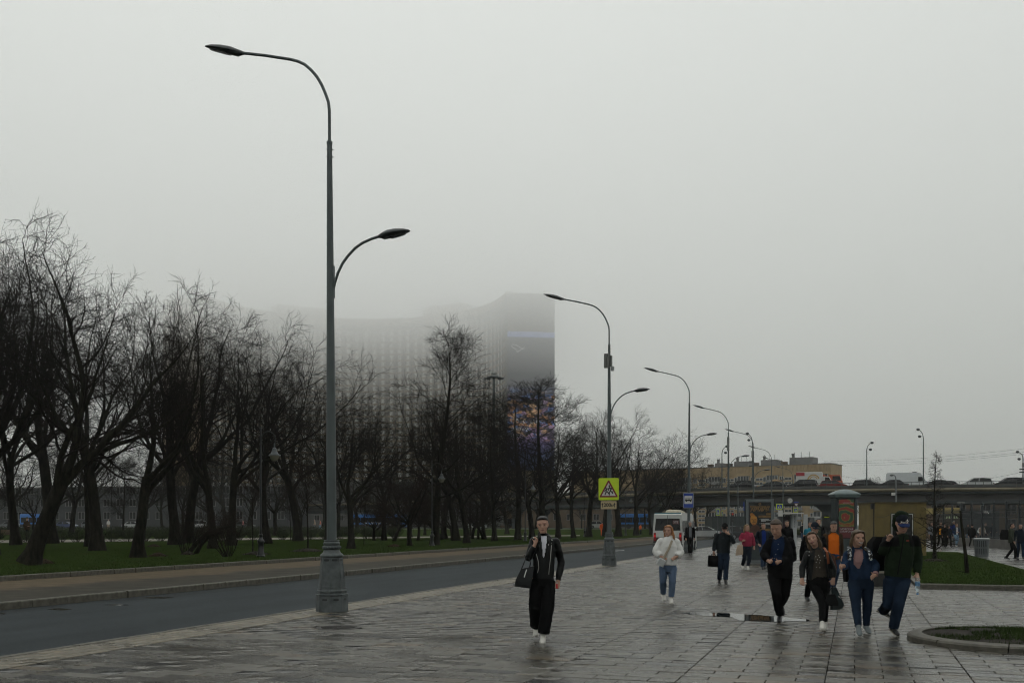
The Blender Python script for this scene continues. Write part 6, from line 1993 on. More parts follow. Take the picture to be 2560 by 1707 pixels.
for k in range(int(L/2.7)+1):
    if post0 is None:
        o = post0 = MB().box(-0.07,0.07,-0.07,0.07,0.6,3.05).build('post', M_IRON, t)
        fin0 = MB().lathe([(0.05,3.05),(0.10,3.10),(0.06,3.16),(0.09,3.24),(0.03,3.36),(0.003,3.48)],8).build('finial', M_IRON, o, smooth=True)
    else:
        o = mk('post', post0.data, None, t); mk('finial', fin0.data, None, o)
    o.location = (k*2.7,0,0)
for z in (0.75,2.15,2.55,2.72):
    MB().box(0,L,-0.02,0.02,z,z+0.04).build('rail', M_IRON, t)
rg0 = None
for k in range(int(L/0.45)):
    if rg0 is None:
        o = rg0 = MB().tube([(0.13*math.cos(a),0,0.13*math.sin(a)) for a in np.linspace(0,2*PI,13)],0.013,5).build('ring', M_IRON, t)
    else: o = mk('ring', rg0.data, None, t)
    o.location = (0.3+k*0.45,0,2.35)
# low railings and a dark gate left of the warrior poster, far side of the crossing
d_ = 118.0; s_ = d_/F
t = thing('road_railing','low dark pedestrian railing in front of parked cars beyond the minibus','fence',cw((1740-1280)*s_,d_,0),TH)
MB().box(0,52*s_,-0.02,0.02,1.0,1.05).build('rail', M_IRON, t); MB().box(0,52*s_,-0.02,0.02,0.2,0.25).build('rail', M_IRON, t)
for k in range(22):
    MB().box(k*52*s_/22,k*52*s_/22+0.03,-0.015,0.015,0,1.0).build('bar', M_IRON, t)
t = thing('site_gate','dark green shed with wide gates under the flyover left of the warrior poster','building',cw((1828-1280)/F*135,135,0),TH)
s_ = 135/F
MB().box(-48*s_,34*s_,0,5,0,HC+(YH-1290)*s_).build('wall', mat('shed_green',(0.022,0.03,0.03),0.6,0.2), t)
for x0 in (-44,-22,2):
    MB().box(x0*s_,(x0+18)*s_,-0.06,-0.005,0,HC+(YH-1294)*s_).build('gate_leaf', mat('gate_dark',(0.03,0.038,0.038),0.6,0.2), t)
for k, (px, d, cn, col, lb, kind, rz) in enumerate(((1760,125,'white',(0.55,0.56,0.56),'white parked car behind the low railing beyond the minibus','sedan',0.0),(1850,110,'slate',(0.02,0.024,0.03),'dark car with a red tail light just left of the warrior poster','hatch',0.3))):
    p = cw((px-1280)/F*d, d, 0)
    car(kind, cn, col, lb, p, TH+rz)
# traffic light far right of minibus
d_ = 104.0; s_ = d_/F
t = thing('traffic_light','small traffic light showing red on a thin post beyond the crossing','traffic light',cw((1831-1280)*s_,d_,0),TH)
MB().tube([(0,0.1,0),(0,0.1,HC+(YH-1282)*s_)],0.05,8).build('post', M_POLE, t)
hd = MB().bbox(-0.15,0.15,-0.1,0.1,HC+(YH-1304)*s_,HC+(YH-1281)*s_,0.03).build('housing', M_BLK, t)
for k, m_ in enumerate((emis('red_signal',(0.4,0.02,0.01),0.25), M_LENS, M_LENS)):
    MB().ell((0,-0.10,HC+(YH-1284.5-k*7)*s_),(0.10,0.03,0.10),10,5).build('lens', m_, hd)

# ---- far terrace at the back of the park with street traffic
MB_t = MB().add([tuple(p) for p in (cw(-230,158,0.1),cw(60,158,0.1),cw(70,262,0.1),cw(-260,262,0.1),cw(-230,164,0.85),cw(60,164,0.85),cw(70,262,0.85),cw(-260,262,0.85))],[(0,1,5,4),(4,5,6,7),(1,2,6,5),(3,0,4,7)])
struct(MB_t.build('park_terrace', M_LAWN))
sheet('terrace_path',[cw(-230,168),cw(60,168),cw(60,175),cw(-230,175)],0.857,M_PATHM)
sheet('terrace_street',[cw(-250,205),cw(62,205),cw(66,238),cw(-255,238)],0.857,M_ASPH)
TZ = 0.86
def bus(label, px, d, L=11.5, text_=False, cb=(0.02,0.16,0.50)):
    s_ = d/F
    t = thing('blue_bus', label, 'bus', cw((px-1280)*s_, d, TZ), TH)
    H_, W_ = 3.0, 2.5
    mbus = mat('bus_blue', cb, 0.35, 0.06, 1.0, coat=0.4)
    MB().bbox(-L/2,L/2,0,W_,0.35,H_,0.12).build('body', mbus, t)
    n_ = int(L/1.5)
    for k in range(n_):
        MB().box(-L/2+0.3+k*(L-0.6)/n_,-L/2+0.3+(k+1)*(L-0.6)/n_-0.1,-0.02,-0.004,1.25,2.3).build('window', M_GLS, t)
    MB().box(-L/2+0.1,L/2-0.1,-0.03,-0.005,0.38,0.9).build('skirt', mat('bus_dark',(0.012,0.014,0.02),0.5,0.1), t)
    for x in (-L/2+2.2,L/2-2.6):
        MB().lathe([(0.2,-0.05),(0.48,-0.05),(0.48,0.2),(0.2,0.2)],16).xf(Matrix.Translation((x,0.06,0.48)) @ Matrix.Rotation(PI/2,4,'X')).build('wheel', M_TYRE, t)
    if text_:
        text('lettering','это экскурсион',1.0,M_WHITE,t,(0,-0.035,1.05),bold=0.01)
    return t
bus('blue city bus parked across the street behind the leaning tree',82,206,5.5)
bus('long blue coach with white lettering parked behind the hedge',948,212,11.5,True)
bus('blue bus roof glimpsed between trunks left of the minibus',1600,200,9.0)
GC = 'cars on the street behind the park'
for px, d, kind, cn, col, lb in ((165,210,'sedan','multi',(0.10,0.12,0.22),'bluish car on the street behind the forked tree'),(505,208,'suv','white',(0.55,0.56,0.56),'white estate car behind the leaning trunks'),(30,208,'sedan','silver',(0.18,0.19,0.2),'silver car behind the leaning tree trunk'),
    (335,208,'sedan','white',(0.55,0.56,0.56),'white car glimpsed between the forked tree and the lamp posts'),(610,214,'sedan','grey',(0.03,0.033,0.036),'dark car behind the tall bare shrub'),(1190,205,'suv','white',(0.55,0.56,0.56),'white estate car between the linden and the white lorry'),
    (1495,205,'hatch','white',(0.55,0.56,0.56),'white hatchback seen left of the children sign post'),(230,214,'hatch','silver',(0.18,0.19,0.2),'small silver car behind the V-shaped tree')):
    car(kind, cn, col, lb, cw((px-1280)/F*d,d,0), TH, GC, TZ)
d_ = 208; s_ = d_/F
t = thing('box_lorry','small white box lorry parked behind the fruit trees','lorry',cw((1252-1280)*s_,d_,TZ),TH)
MB().bbox(-2.0,1.0,0,2.0,0.7,2.7,0.05).build('box', MATS['lorry_box_white'], t)
MB().bbox(1.05,2.4,0.1,1.9,0.45,2.1,0.1).build('cab', M_DKGRN, t)
MB().box(1.5,2.2,0.08,0.098,1.2,1.9).build('cab_window', M_GLS, t)
for x_ in (-1.2,1.7):
    MB().lathe([(0.2,-0.05),(0.4,-0.05),(0.4,0.2),(0.2,0.2)],12).xf(Matrix.Translation((x_,0.1,0.4)) @ Matrix.Rotation(PI/2,4,'X')).build('wheel', M_TYRE, t)

# park benches along the path
bench0 = None
for px, py in ((690,1331),(845,1331),(910,1330),(20,1345)):
    lb = {690:'dark wooden park bench behind the wide bare tree',845:'wooden park bench right behind the tall lamp post',910:'wooden park bench in front of the blue coach',20:'wooden park bench behind the leaning tree trunk'}[px]
    if bench0 is None:
        t = thing('park_bench', lb, 'bench', gp(px,py,LAWN_Z), TH, 'park benches')
        for k in range(4): MB().box(-0.9,0.9,-0.2+k*0.11,-0.11+k*0.11,0.42,0.46).build('seat_slat', mat('bench_wood',(0.10,0.065,0.04),0.7,0.2), t)
        for k in range(3): MB().box(-0.9,0.9,0.26,0.30,0.56+k*0.13,0.66+k*0.13).build('back_slat', MATS['bench_wood'], t)
        for x in (-0.75,0.75):
            MB().box(x-0.03,x+0.03,-0.2,0.30,0.0,0.42).build('leg', M_BLACK, t)
        bench0 = t
    else:
        dup(bench0, gp(px,py,LAWN_Z), TH, lb)

# overhead wires at the right
def wire(a, b_, sag, label):
    p, q = dp(*a), dp(*b_)
    pts = [p.lerp(q,k/12.0)-Vector((0,0,sag*4*(k/12.0)*(1-k/12.0))) for k in range(13)]
    o = MB().tube([tuple(v-p) for v in pts],0.022,4).build('overhead_wire', M_IRON)
    o.location = p
    tag(o, label, 'wire', 'overhead wires above the flyover')
for k, (a, b_) in enumerate((((2060,1152,300),(2760,1096,170)),((2060,1157,300),(2760,1106,170)),((2060,1163,300),(2760,1110,170)),((2060,1178,300),(2340,1203,215)),((2400,1204,215),(2760,1110,170)))):
    wire(a, b_, 1.2, 'thin dark overhead wire sagging above the flyover')
# ------------------------------------------------------------------ people
M_SKIN = mat('skin', (0.40,0.235,0.17), 0.55, 0.10, 6.0, spec=0.35)
M_EYE = mat('eye_dark', (0.02,0.014,0.012), 0.3, 0.1)
M_BROW = mat('brow', (0.035,0.022,0.015), 0.8, 0.1)
M_LIP = mat('lip', (0.17,0.06,0.05), 0.5, 0.1)
M_TEETH = mat('teeth', (0.6,0.58,0.54), 0.4, 0.03)
def cloth(name, c, rough=0.85, bump=0.6, scale=7.0, var=0.2, **kw):
    return mat('cloth_'+name, c, rough, var, scale, bump=bump, bscale=14.0, spec=0.10, stretch=(1,1,0.6), **kw)
def hairm(name, c):
    return mat('hair_'+name, c, 0.5, 0.35, 30.0, bump=0.5, bscale=120, stretch=(1,1,0.12), spec=0.4)
REMESH = []
def organic(mb, name, m, parent, vox, dec=None, noise=0.0, nscale=6.0, seed=0, smooth_it=2, splits=()):
    me = bpy.data.meshes.new(name)
    me.from_pydata(mb.v, [], mb.f)
    o = bpy.data.objects.new(name, me); COL.objects.link(o)
    me.materials.append(m)
    r = o.modifiers.new('r','REMESH'); r.mode = 'VOXEL'; r.voxel_size = vox; r.use_smooth_shade = True
    if smooth_it:
        s_ = o.modifiers.new('s','SMOOTH'); s_.factor = 0.5; s_.iterations = smooth_it
    if dec:
        d_ = o.modifiers.new('d','DECIMATE'); d_.ratio = dec
    REMESH.append((o, m, parent, noise, nscale, seed, splits))
    return o
def flush_remesh():
    bpy.context.view_layer.update()
    dg = bpy.context.evaluated_depsgraph_get()
    res = []
    for o, m, parent, noise, nscale, seed, splits in REMESH:
        res.append(bpy.data.meshes.new_from_object(o.evaluated_get(dg)))
    for (o, m, parent, noise, nscale, seed, splits), me in zip(REMESH, res):
        nm = o.name.split('.')[0]
        old = o.data
        o.modifiers.clear()
        o.data = me
        bpy.data.meshes.remove(old)
        o.name = nm
        me.materials.clear(); me.materials.append(m)
        n = len(me.vertices)
        if noise and n:
            co = np.zeros(n*3, dtype=np.float32); me.vertices.foreach_get('co', co)
            no = np.zeros(n*3, dtype=np.float32); me.vertices.foreach_get('normal', no)
            co = co.reshape(-1,3); no = no.reshape(-1,3)
            k = np.array([mnoise.noise(Vector((p[0]*nscale+seed, p[1]*nscale, p[2]*nscale*1.5))) + 0.6*mnoise.noise(Vector((p[0]*nscale*2.3, p[1]*nscale*2.3+seed, p[2]*nscale*3.2))) for p in co], dtype=np.float32)
            co += no*(k*noise)[:,None]
            me.vertices.foreach_set('co', co.ravel())
        me.polygons.foreach_set('use_smooth', np.ones(len(me.polygons), dtype=bool))
        me.update()
        o.parent = parent
        for fn, nm2, m2, inset in splits:
            cut_part(o, fn, nm2, m2, inset, parent)
    REMESH.clear()
def cut_part(o, fn, nm2, m2, inset, parent):
    """a garment showing in the opening of another: faces inside the outline become a part of their own, set back under the edge"""
    me = o.data
    bm = bmesh.new(); bm.from_mesh(me)
    bm2 = bm.copy()
    kill = [f for f in bm.faces if fn(f.calc_center_median(), f.normal, 0.0)]
    if not kill:
        bm.free(); bm2.free(); return
    bmesh.ops.delete(bm, geom=kill, context='FACES')
    keep2 = [f for f in bm2.faces if not fn(f.calc_center_median(), f.normal, 0.025)]
    bmesh.ops.delete(bm2, geom=keep2, context='FACES')
    for v in bm2.verts:
        v.co -= v.normal*inset
    me2 = bpy.data.meshes.new(nm2); bm2.to_mesh(me2); bm2.free()
    bm.to_mesh(me); bm.free()
    q = mk(nm2, me2, m2, parent)
    me2.polygons.foreach_set('use_smooth', np.ones(len(me2.polygons), dtype=bool))
def front_open(rows):
    """rows: (z, x_left, x_right) from low to high"""
    zs = [r[0] for r in rows]; xl = [r[1] for r in rows]; xr = [r[2] for r in rows]
    def fn(c, nrm, grow):
        if nrm.y > 0.35 or c.z < zs[0]-grow or c.z > zs[-1]+grow: return False
        return np.interp(c.z,zs,xl)-grow < c.x < np.interp(c.z,zs,xr)+grow
    return fn

HEADR = [(-0.01,.12,-.33,-.12),(0.0,.15,-.36,-.10),(0.05,.20,-.41,0.0),(0.14,.25,-.42,.10),(0.24,.28,-.41,.22),(0.35,.305,-.40,.34),(0.5,.325,-.395,.42),(0.6,.335,-.40,.45),(0.7,.335,-.39,.45),(0.8,.315,-.355,.42),(0.9,.255,-.27,.34),(0.97,.16,-.15,.22),(1.0,.06,-.05,.12)]
def ringset(mb, table, M, k=1.0, n=18, shear=0.0):
    rs = []
    for z, w, yf, yb in table:
        cy, hy = (yf+yb)/2, (yb-yf)/2
        rs.append([M @ Vector((w*k*math.cos(2*PI*j/n), cy+hy*k*math.sin(2*PI*j/n), z-shear*(cy+hy*k*math.sin(2*PI*j/n))*(1 if z < 0.95 else 0.4)+(0.05*max(0,-math.sin(2*PI*j/n))**1.5 if shear and 0.6 < z < 0.9 else 0))) for j in range(n)])
    mb.rings(rs)
def finger(mb, p, d, nrm, L, r, curl):
    q = [p]
    dd = d.copy()
    for i in range(3):
        ax = d.cross(nrm)
        dd = Matrix.Rotation(-curl*(0.55+0.35*i), 3, ax) @ dd
        q.append(q[-1]+dd*(L*(0.42,0.32,0.26)[i]))
    mb.tube(q, [r,r*0.98,r*0.92,r*0.8], 7, dome=True)
def hand(mb, wr, hc, nrm=(0,1,0), thumb=1, curl=0.5, k=1.0):
    wr, hc = Vector(wr), Vector(hc)
    d = (hc-wr).normalized(); nrm = Vector(nrm)
    nrm = (nrm-d*nrm.dot(d)).normalized()
    sd_ = d.cross(nrm)*thumb
    mb.tube([wr-d*0.03*k, wr+d*0.02*k, wr+d*0.06*k, wr+d*0.085*k], [(0.026*k,0.022*k),(0.032*k,0.020*k),(0.040*k,0.017*k),(0.038*k,0.014*k)], 10, side=sd_, dome=True)
    for i, (o_, L) in enumerate(((0.028,0.068),(0.0095,0.076),(-0.0095,0.071),(-0.028,0.056))):
        finger(mb, wr+d*(0.082 if i < 3 else 0.076)*k+sd_*o_*k, (d+sd_*o_*1.2).normalized(), nrm, L*k, 0.0085*k, curl)
    finger(mb, wr+d*0.03*k+sd_*0.030*k, (d*0.65+sd_*0.7+nrm*0.25).normalized(), nrm, 0.066*k, 0.0098*k, curl*0.4)

def person(label, loc, rz, J, S, group=None, lod=0, name='person'):
    """J: joints in metres in the person's own frame (x right, y away, z up); S: clothes"""
    t = thing(name, label, 'person', loc, rz, group)
    V3 = lambda k: Vector(J[k])
    vox, dec = ((0.0085,0.45),(0.014,0.6),(0.021,None))[lod]
    n = (14,10,8)[lod]
    hd = S.get('hh', 0.235)
    Mh = Matrix.Translation(V3('chin')) @ Matrix.Rotation(S.get('roll',0),4,'Y') @ Matrix.Rotation(S.get('yaw',0),4,'Z') @ Matrix.Rotation(S.get('pitch',0),4,'X') @ Matrix.Translation((0,S.get('hy',0.0),0)) @ Matrix.Scale(hd,4)
    bk = S.get('bk',1.0)
    neck = Mh @ Vector((0,0.12,0.12))
    nb = V3('neck')
    # ---- one continuous body
    mb = MB()
    fem = S.get('fem',0)
    ringset(mb, [(z,w*(1-0.16*fem*max(0,1-z/0.5)),yf,yb) for z,w,yf,yb in HEADR], Mh)
    mb.tube([Mh @ Vector((0,-.375,.54)), Mh @ Vector((0,-.45,.42)), Mh @ Vector((0,-.475,.36))], [hd*.032,hd*.045,hd*.06], 7, dome=True)
    mb.tube([Mh @ Vector((0,-.385,.21)), Mh @ Vector((0,-.38,.07))], [hd*.06,hd*.07], 7, dome=True)
    for s_ in (-1,1):
        mb.ell(Mh @ Vector((s_*.335,.03,.46)), (hd*.035,hd*.07,hd*.11), 8, 5)
        mb.tube([Mh @ Vector((s_*.07,-.385,.60)), Mh @ Vector((s_*.22,-.345,.595))], hd*.035, 6, dome=True)
        mb.ell(Mh @ Vector((s_*.19,-.30,.36)), (hd*.10,hd*.06,hd*.10), 8, 5)
    mb.tube([neck+Vector((0,0,0.03)), neck.lerp(nb,0.5), nb-Vector((0,0,0.02))], [0.055*bk,0.055*bk,0.065*bk], 10, dome=True)
    hip = V3('hip')
    shc = (V3('shL')+V3('shR'))/2
    sdv = (V3('shR')-V3('shL')); shw = sdv.length/2; sdv.normalize()
    mb.tube([hip-Vector((0,0,0.02)), hip+Vector((0,0,0.12)), hip.lerp(shc,0.6), shc-Vector((0,0,0.04)), nb], [(0.15*bk,0.10*bk),(0.13*bk,0.09*bk),(0.14*bk,0.10*bk),(shw*0.85,0.085*bk),(0.06,0.055)], 14, side=sdv, dome=True)
    for s_ in 'LR':
        sh, el, wr, ha = (V3(k+s_) for k in ('sh','el','wr','ha'))
        mb.tube([sh, sh.lerp(el,0.5), el, el.lerp(wr,0.45), wr], [0.050*bk,0.045*bk,0.038*bk,0.038*bk,0.026], 9, dome=True)
        hn = S.get('hn'+s_, (0,1,0)); 
        hand(mb, wr, ha, hn, S.get('th'+s_, 1 if s_ == 'L' else -1), S.get('curl'+s_,0.55), S.get('hk',1.0))
        kn, an, to = (V3(k+s_) for k in ('kn','an','to'))
        hs = hip+sdv*(0.095*(1 if s_ == 'R' else -1)*bk)
        mb.tube([hs, hs.lerp(kn,0.5), kn, kn.lerp(an,0.4), an], [0.08*bk,0.062*bk,0.045*bk,0.042*bk,0.028], 9, dome=True)
        mb.tube([an, an.lerp(to,0.45)-Vector((0,0,0.012)), an.lerp(to,0.8)], [0.026,0.024,0.016], 7, dome=True)
    organic(mb, 'body', S.get('skin', M_SKIN), t, vox, dec)
    # ---- face
    if lod < 2:
        fm = MB()
        for s_ in (-1,1):
            fm.ell(Mh @ Vector((s_*.145,-.375,.50)), (hd*.050,hd*.032,hd*.024), 8, 5)
        fm.build('eyes', M_EYE, t, smooth=True)
        fm = MB()
        for s_ in (-1,1):
            fm.tube([Mh @ Vector((s_*.06,-.41,.585)), Mh @ Vector((s_*.15,-.405,.60)), Mh @ Vector((s_*.235,-.36,.575))], hd*.013, 5, dome=True)
        fm.build('eyebrows', S.get('brow', M_LIP if fem else M_BROW), t)
        sm_ = S.get('smile',0)
        if sm_:
            MB().tube([Mh @ Vector((x,-.445+abs(x)*.22,.20+abs(x)*.16)) for x in (-.15,-.08,0,.08,.15)], [hd*.02,hd*.045*sm_,hd*.055*sm_,hd*.045*sm_,hd*.02], 7, dome=True).build('mouth', M_LIP, t, smooth=True)
            MB().tube([Mh @ Vector((x,-.48+abs(x)*.22,.212+abs(x)*.16)) for x in (-.12,-.06,0,.06,.12)], [hd*.012,hd*.026,hd*.03,hd*.026,hd*.012], 6, dome=True).build('teeth', M_TEETH, t, smooth=True)
        else:
            MB().tube([Mh @ Vector((x,-.452+abs(x)*.25,.20)) for x in (-.11,-.05,0,.05,.11)], [hd*.010,hd*.022,hd*.024,hd*.022,hd*.010], 6, dome=True).build('mouth', M_LIP, t, smooth=True)
    # ---- hair and headgear
    hk = S.get('hair','short'); hm = S.get('hairm')
    hb = MB()
    if hk in ('short','long','slick','tail'):
        e = {'short':0.012,'long':0.032,'slick':0.008,'tail':0.02}[hk]
        tab = [(.28,.30+e,.10,.42+e),(.40,.335+e,.03,.46+e),(.54,.352+e,-.03,.49+e),(.66,.358+e,-.15,.50+e),(.735,.356+e,-.33,.50+e),(.78,.350+e,-.415-e*.5,.49+e),(.86,.320+e,-.385-e,.45+e),(.93,.265+e,-.30-e,.37+e),(1.0,.17+e,-.19,.26+e),(1.045,.06,-.06,.13)]
        if hk == 'slick':
            tab = [(.18,.27,.16,.40),(.30,.325,.04,.45),(.45,.35,-.06,.485),(.58,.362,-.17,.505),(.68,.362,-.29,.51),(.745,.36,-.40,.51),(.80,.345,-.42,.49),(.88,.305,-.375,.44),(.95,.24,-.28,.35),(1.01,.15,-.16,.22),(1.03,.05,-.05,.1)]
        ringset(hb, tab, Mh, shear=0.12 if hk == 'short' else 0.07)
        if hk == 'long':
            ln = S.get('hlen',0.45)
            sw = S.get('sweep',0.0)
            for s_ in (-1,1):
                hb.tube([Mh @ Vector((s_*.30,-.16,.80)), Mh @ Vector((s_*.40,-.04,.45)), Mh @ Vector((s_*.42+sw*.4,.0,.05)), Mh @ Vector((s_*.36+sw,-.02,-ln))], [hd*.07,hd*.085,hd*.11,hd*.04], 8, dome=True)
            hb.tube([Mh @ Vector((0,.30,.7)), Mh @ Vector((0,.36,.3)), Mh @ Vector((sw*.5,.36,-.1)), Mh @ Vector((sw,.30,-ln))], [(hd*.33,hd*.14),(hd*.38,hd*.14),(hd*.40,hd*.14),(hd*.28,hd*.06)], 10, side=Mh.to_3x3() @ Vector((1,0,0)), dome=True)
        if hk == 'slick':
            hb.ell(Mh @ Vector((.12,.42,.55)), (hd*.16,hd*.14,hd*.16), 8, 6)
        organic(hb, 'hair', hm, t, max(vox,0.011), dec, 0.010 if hk == 'long' else 0.0, 14.0)
    elif hk == 'cap':
        cmat = S['capm']
        tab = [(.60,.35,-.42,.47),(.70,.36,-.43,.48),(.82,.345,-.40,.46),(.93,.28,-.31,.38),(1.02,.16,-.18,.25),(1.05,.04,-.05,.1)]
        ringset(hb, tab, Mh)
        c = MB(); c.add(hb.v, hb.f)
        q = c.build('cap', cmat, t, smooth=True)
        vb = MB()
        rs = []
        for y, w, z in ((-.30,.33,.635),(-.45,.32,.625),(-.60,.28,.60),(-.70,.20,.575),(-.735,.08,.565)):
            rs.append([Mh @ Vector((x*w,y+.08*x*x,z-0.06*x*x+dz)) for dz in (0.0,) for x in (-1,-.5,0,.5,1)]+[Mh @ Vector((x*w,y+.08*x*x,z-0.06*x*x-.03)) for x in (1,.5,0,-.5,-1)])
        vb.rings(rs).build('visor', S.get('visorm', cmat), q, smooth=True)
        h2 = MB()
        ringset(h2, [(.30,.315,.08,.43),(.48,.34,.02,.465),(.60,.345,-.02,.47)], Mh)
        h2.build('hair', hm or M_BROW, t, smooth=True)
    elif hk == 'beanie':
        ringset(hb, [(.58,.36,-.43,.48),(.75,.37,-.43,.49),(.92,.31,-.34,.41),(1.05,.15,-.16,.2)], Mh)
        hb.build('knit_hat', S['capm'], t, smooth=True)
    # ---- upper clothes
    def torso_path(hem):
        h = hip.copy(); h.z = hem
        x_ = hip.x+(shc.x-hip.x)*0.0
        return h
    top = S['top']
    hemz = top.get('hem', hip.z-0.02)
    tw = top.get('w', (0.20,0.19,0.21))       # half widths at hem, waist, chest
    td = top.get('d', (0.135,0.13,0.14))      # half depths
    sh_up = shc+Vector((0,0,0.015))
    hz_ = Vector((hip.x,hip.y,hemz))
    cl = MB()
    r_sh, r_el, r_wr = (v*0.80 for v in top.get('sl', (0.075,0.06,0.048)))
    tw = tuple(v*0.93 for v in tw); td = tuple(v*0.90 for v in td)
    p_w = hz_.lerp(shc,0.42); p_c = hz_.lerp(shc,0.78)
    cl.tube([hz_, p_w, p_c, sh_up-Vector((0,0,0.03)), sh_up+Vector((0,0,0.03)), nb+Vector((0,0,0.0))],
            [(tw[0],td[0]),(tw[1],td[1]),(tw[2],td[2]),(shw*0.98,td[2]*0.85),(shw*0.62,td[2]*0.66),(0.075,0.07)], n+4, side=sdv)
    for s_ in 'LR':
        sh, el, wr = V3('sh'+s_), V3('el'+s_), V3('wr'+s_)
        cuff = wr+(el-wr).normalized()*top.get('cuff',0.015)
        if top.get('short'):
            cuff = sh.lerp(el,0.75)
            cl.tube([sh,sh.lerp(el,0.4),cuff],[r_sh,r_sh*0.95,r_el], n, dome=False)
        else:
            cl.tube([sh-Vector((0,0,0.01)), sh.lerp(el,0.35), sh.lerp(el,0.8), el, el.lerp(wr,0.25), el.lerp(wr,0.7), cuff], [r_sh,r_sh*0.98,r_el*1.05,r_el*1.05,r_el,(r_el+r_wr)/2,r_wr], n)
        cl.ell(sh-Vector((0,0,0.008)), (r_sh*1.0,r_sh*1.0,r_sh*0.95), 10, 7)
    if top.get('collar',True):
        cl.tube([nb-Vector((0,0,0.05)), nb+Vector((0,0.005,0.03)), nb+Vector((0,0.01,top.get('ch',0.055)))], [(0.088,0.080),(0.078,0.072),(0.074,0.070)], 12, side=sdv)
    if top.get('hood'):
        hh_ = MB()
        ringset(cl, [(-.05,.36,.02,.60),(.2,.45,.0,.64),(.5,.47,-.02,.66),(.75,.46,-.04,.64),(.95,.40,-.08,.56),(1.10,.26,-.04,.42),(1.16,.10,.02,.25)], Mh)
    if top.get('hoodback'):
        cl.tube([nb+Vector((-0.11,0.05,0.0)), nb+Vector((-0.06,0.13,0.03)), nb+Vector((0.06,0.13,0.03)), nb+Vector((0.11,0.05,0.0))], [0.045,0.06,0.06,0.045], 8, dome=True)
    splits = list(top.get('splits',()))
    if 'shirt' in S:
        sh_ = S['shirt']
        rows = sh_.get('rows') or [(sh_['hem'],hip.x-sh_.get('hw',0.075),hip.x+sh_.get('hw',0.075)),(nb.z-0.05,nb.x-sh_.get('hw',0.075),nb.x+sh_.get('hw',0.075)),(nb.z+0.02,nb.x-0.05,nb.x+0.05)]
        splits.append((front_open(rows), sh_.get('name','shirt'), sh_['m'], sh_.get('inset',0.010)))
        if sh_.get('neck'):
            MB().tube([nb-Vector((0,0,0.03)), nb+Vector((0,-0.005,0.055))], [0.074,0.062], 12).build('neck_band', sh_['m'], t, smooth=True)
    jo = organic(cl, top.get('name','jacket'), top['m'], t, max(vox,0.010), None if splits else dec, top.get('noise',0.006), top.get('ns',7.0), hash(label) % 50, splits=splits)
    # ---- trousers
    tr = S['legs']
    r_t, r_k, r_a = (v*0.88 for v in tr.get('r',(0.105,0.078,0.065)))
    m3 = MB()
    wz = max(hemz+0.06, hip.z+0.05)
    m3.tube([Vector((hip.x,hip.y,wz)), hip, hip-Vector((0,0,0.09))], [(tw[0]*0.86,td[0]*0.85),(tr.get('hw',0.185),0.125),(tr.get('hw',0.185)*0.92,0.11)], n+2, side=sdv)
    for s_ in 'LR':
        kn, an = V3('kn'+s_), V3('an'+s_)
        hs = hip+sdv*(0.092*(1 if s_ == 'R' else -1)*bk)
        lo = an+(kn-an).normalized()*tr.get('up',0.02)
        m3.tube([hs-Vector((0,0,0.02)), hs.lerp(kn,0.5), hs.lerp(kn,0.9), kn, kn.lerp(an,0.2), kn.lerp(an,0.7), lo], [r_t,(r_t*0.6+r_k*0.4),r_k*1.03,r_k,r_k*0.98,(r_k+r_a)/2*0.97,r_a], n)
    organic(m3, 'trousers', tr['m'], t, max(vox,0.010), dec, tr.get('noise',0.006), 8.0, 3)
    # ---- shoes
    so = S['shoes']
    for s_ in 'LR':
        an, to = V3('an'+s_), V3('to'+s_)
        d = (to-an); fl = Vector((d.x,d.y,d.z))
        L = fl.length
        fwd = fl.normalized()
        upv = Vector((0,0,1))-fwd*fwd.z; upv.normalize(); sd2 = fwd.cross(upv)
        heel = an-upv*0.045-fwd*0.055
        toe = to
        m4 = MB()
        sole_pts = [heel, heel.lerp(toe,0.35), heel.lerp(toe,0.75), toe]
        m4.tube([heel+upv*0.02, heel.lerp(toe,0.4)+upv*0.022, heel.lerp(toe,0.75)+upv*0.008, toe+upv*0.0], [(0.036,0.042),(0.040,0.040),(0.046,0.032),(0.032,0.024)], 9, side=sd2, dome=True)
        m4.tube([an-upv*0.02-fwd*0.02, an+upv*so.get('high',0.02)-fwd*0.005], [0.042,0.040], 9, dome=True)
        sx = organic(m4, 'shoe', so['m'], t, max(vox,0.010), None, 0.0)
        m5 = MB()
        m5.tube([heel-upv*0.020-fwd*0.015, heel.lerp(toe,0.4)-upv*0.017, heel.lerp(toe,0.78)-upv*0.020, toe-upv*0.018+fwd*0.008], [(0.038,0.014),(0.038,0.012),(0.047,0.012),(0.030,0.010)], 9, side=sd2, dome=True)
        m5.build('sole', so.get('sole', so['m']), t, smooth=True)
    return t, Mh, hd

def px_person(label, base, pts, S, lod=0, group=None):
    """joints read off the photograph as (x, y[, metres further away]); the feet give the distance"""
    bx, by = base
    d = gd(by); s_ = d/F
    J = {}
    for k, p in pts.items():
        dy = p[2] if len(p) > 2 else 0.0
        kk = (d+dy)/d
        J[k] = ((p[0]-bx)*s_*1.0+(p[0]-1280)*s_*(kk-1)*0.0, dy, (by-p[1])*s_+((YH-p[1])*s_)*(kk-1)*0.0)
    return person(label, gp(bx,by), TH, J, S, group, lod), s_

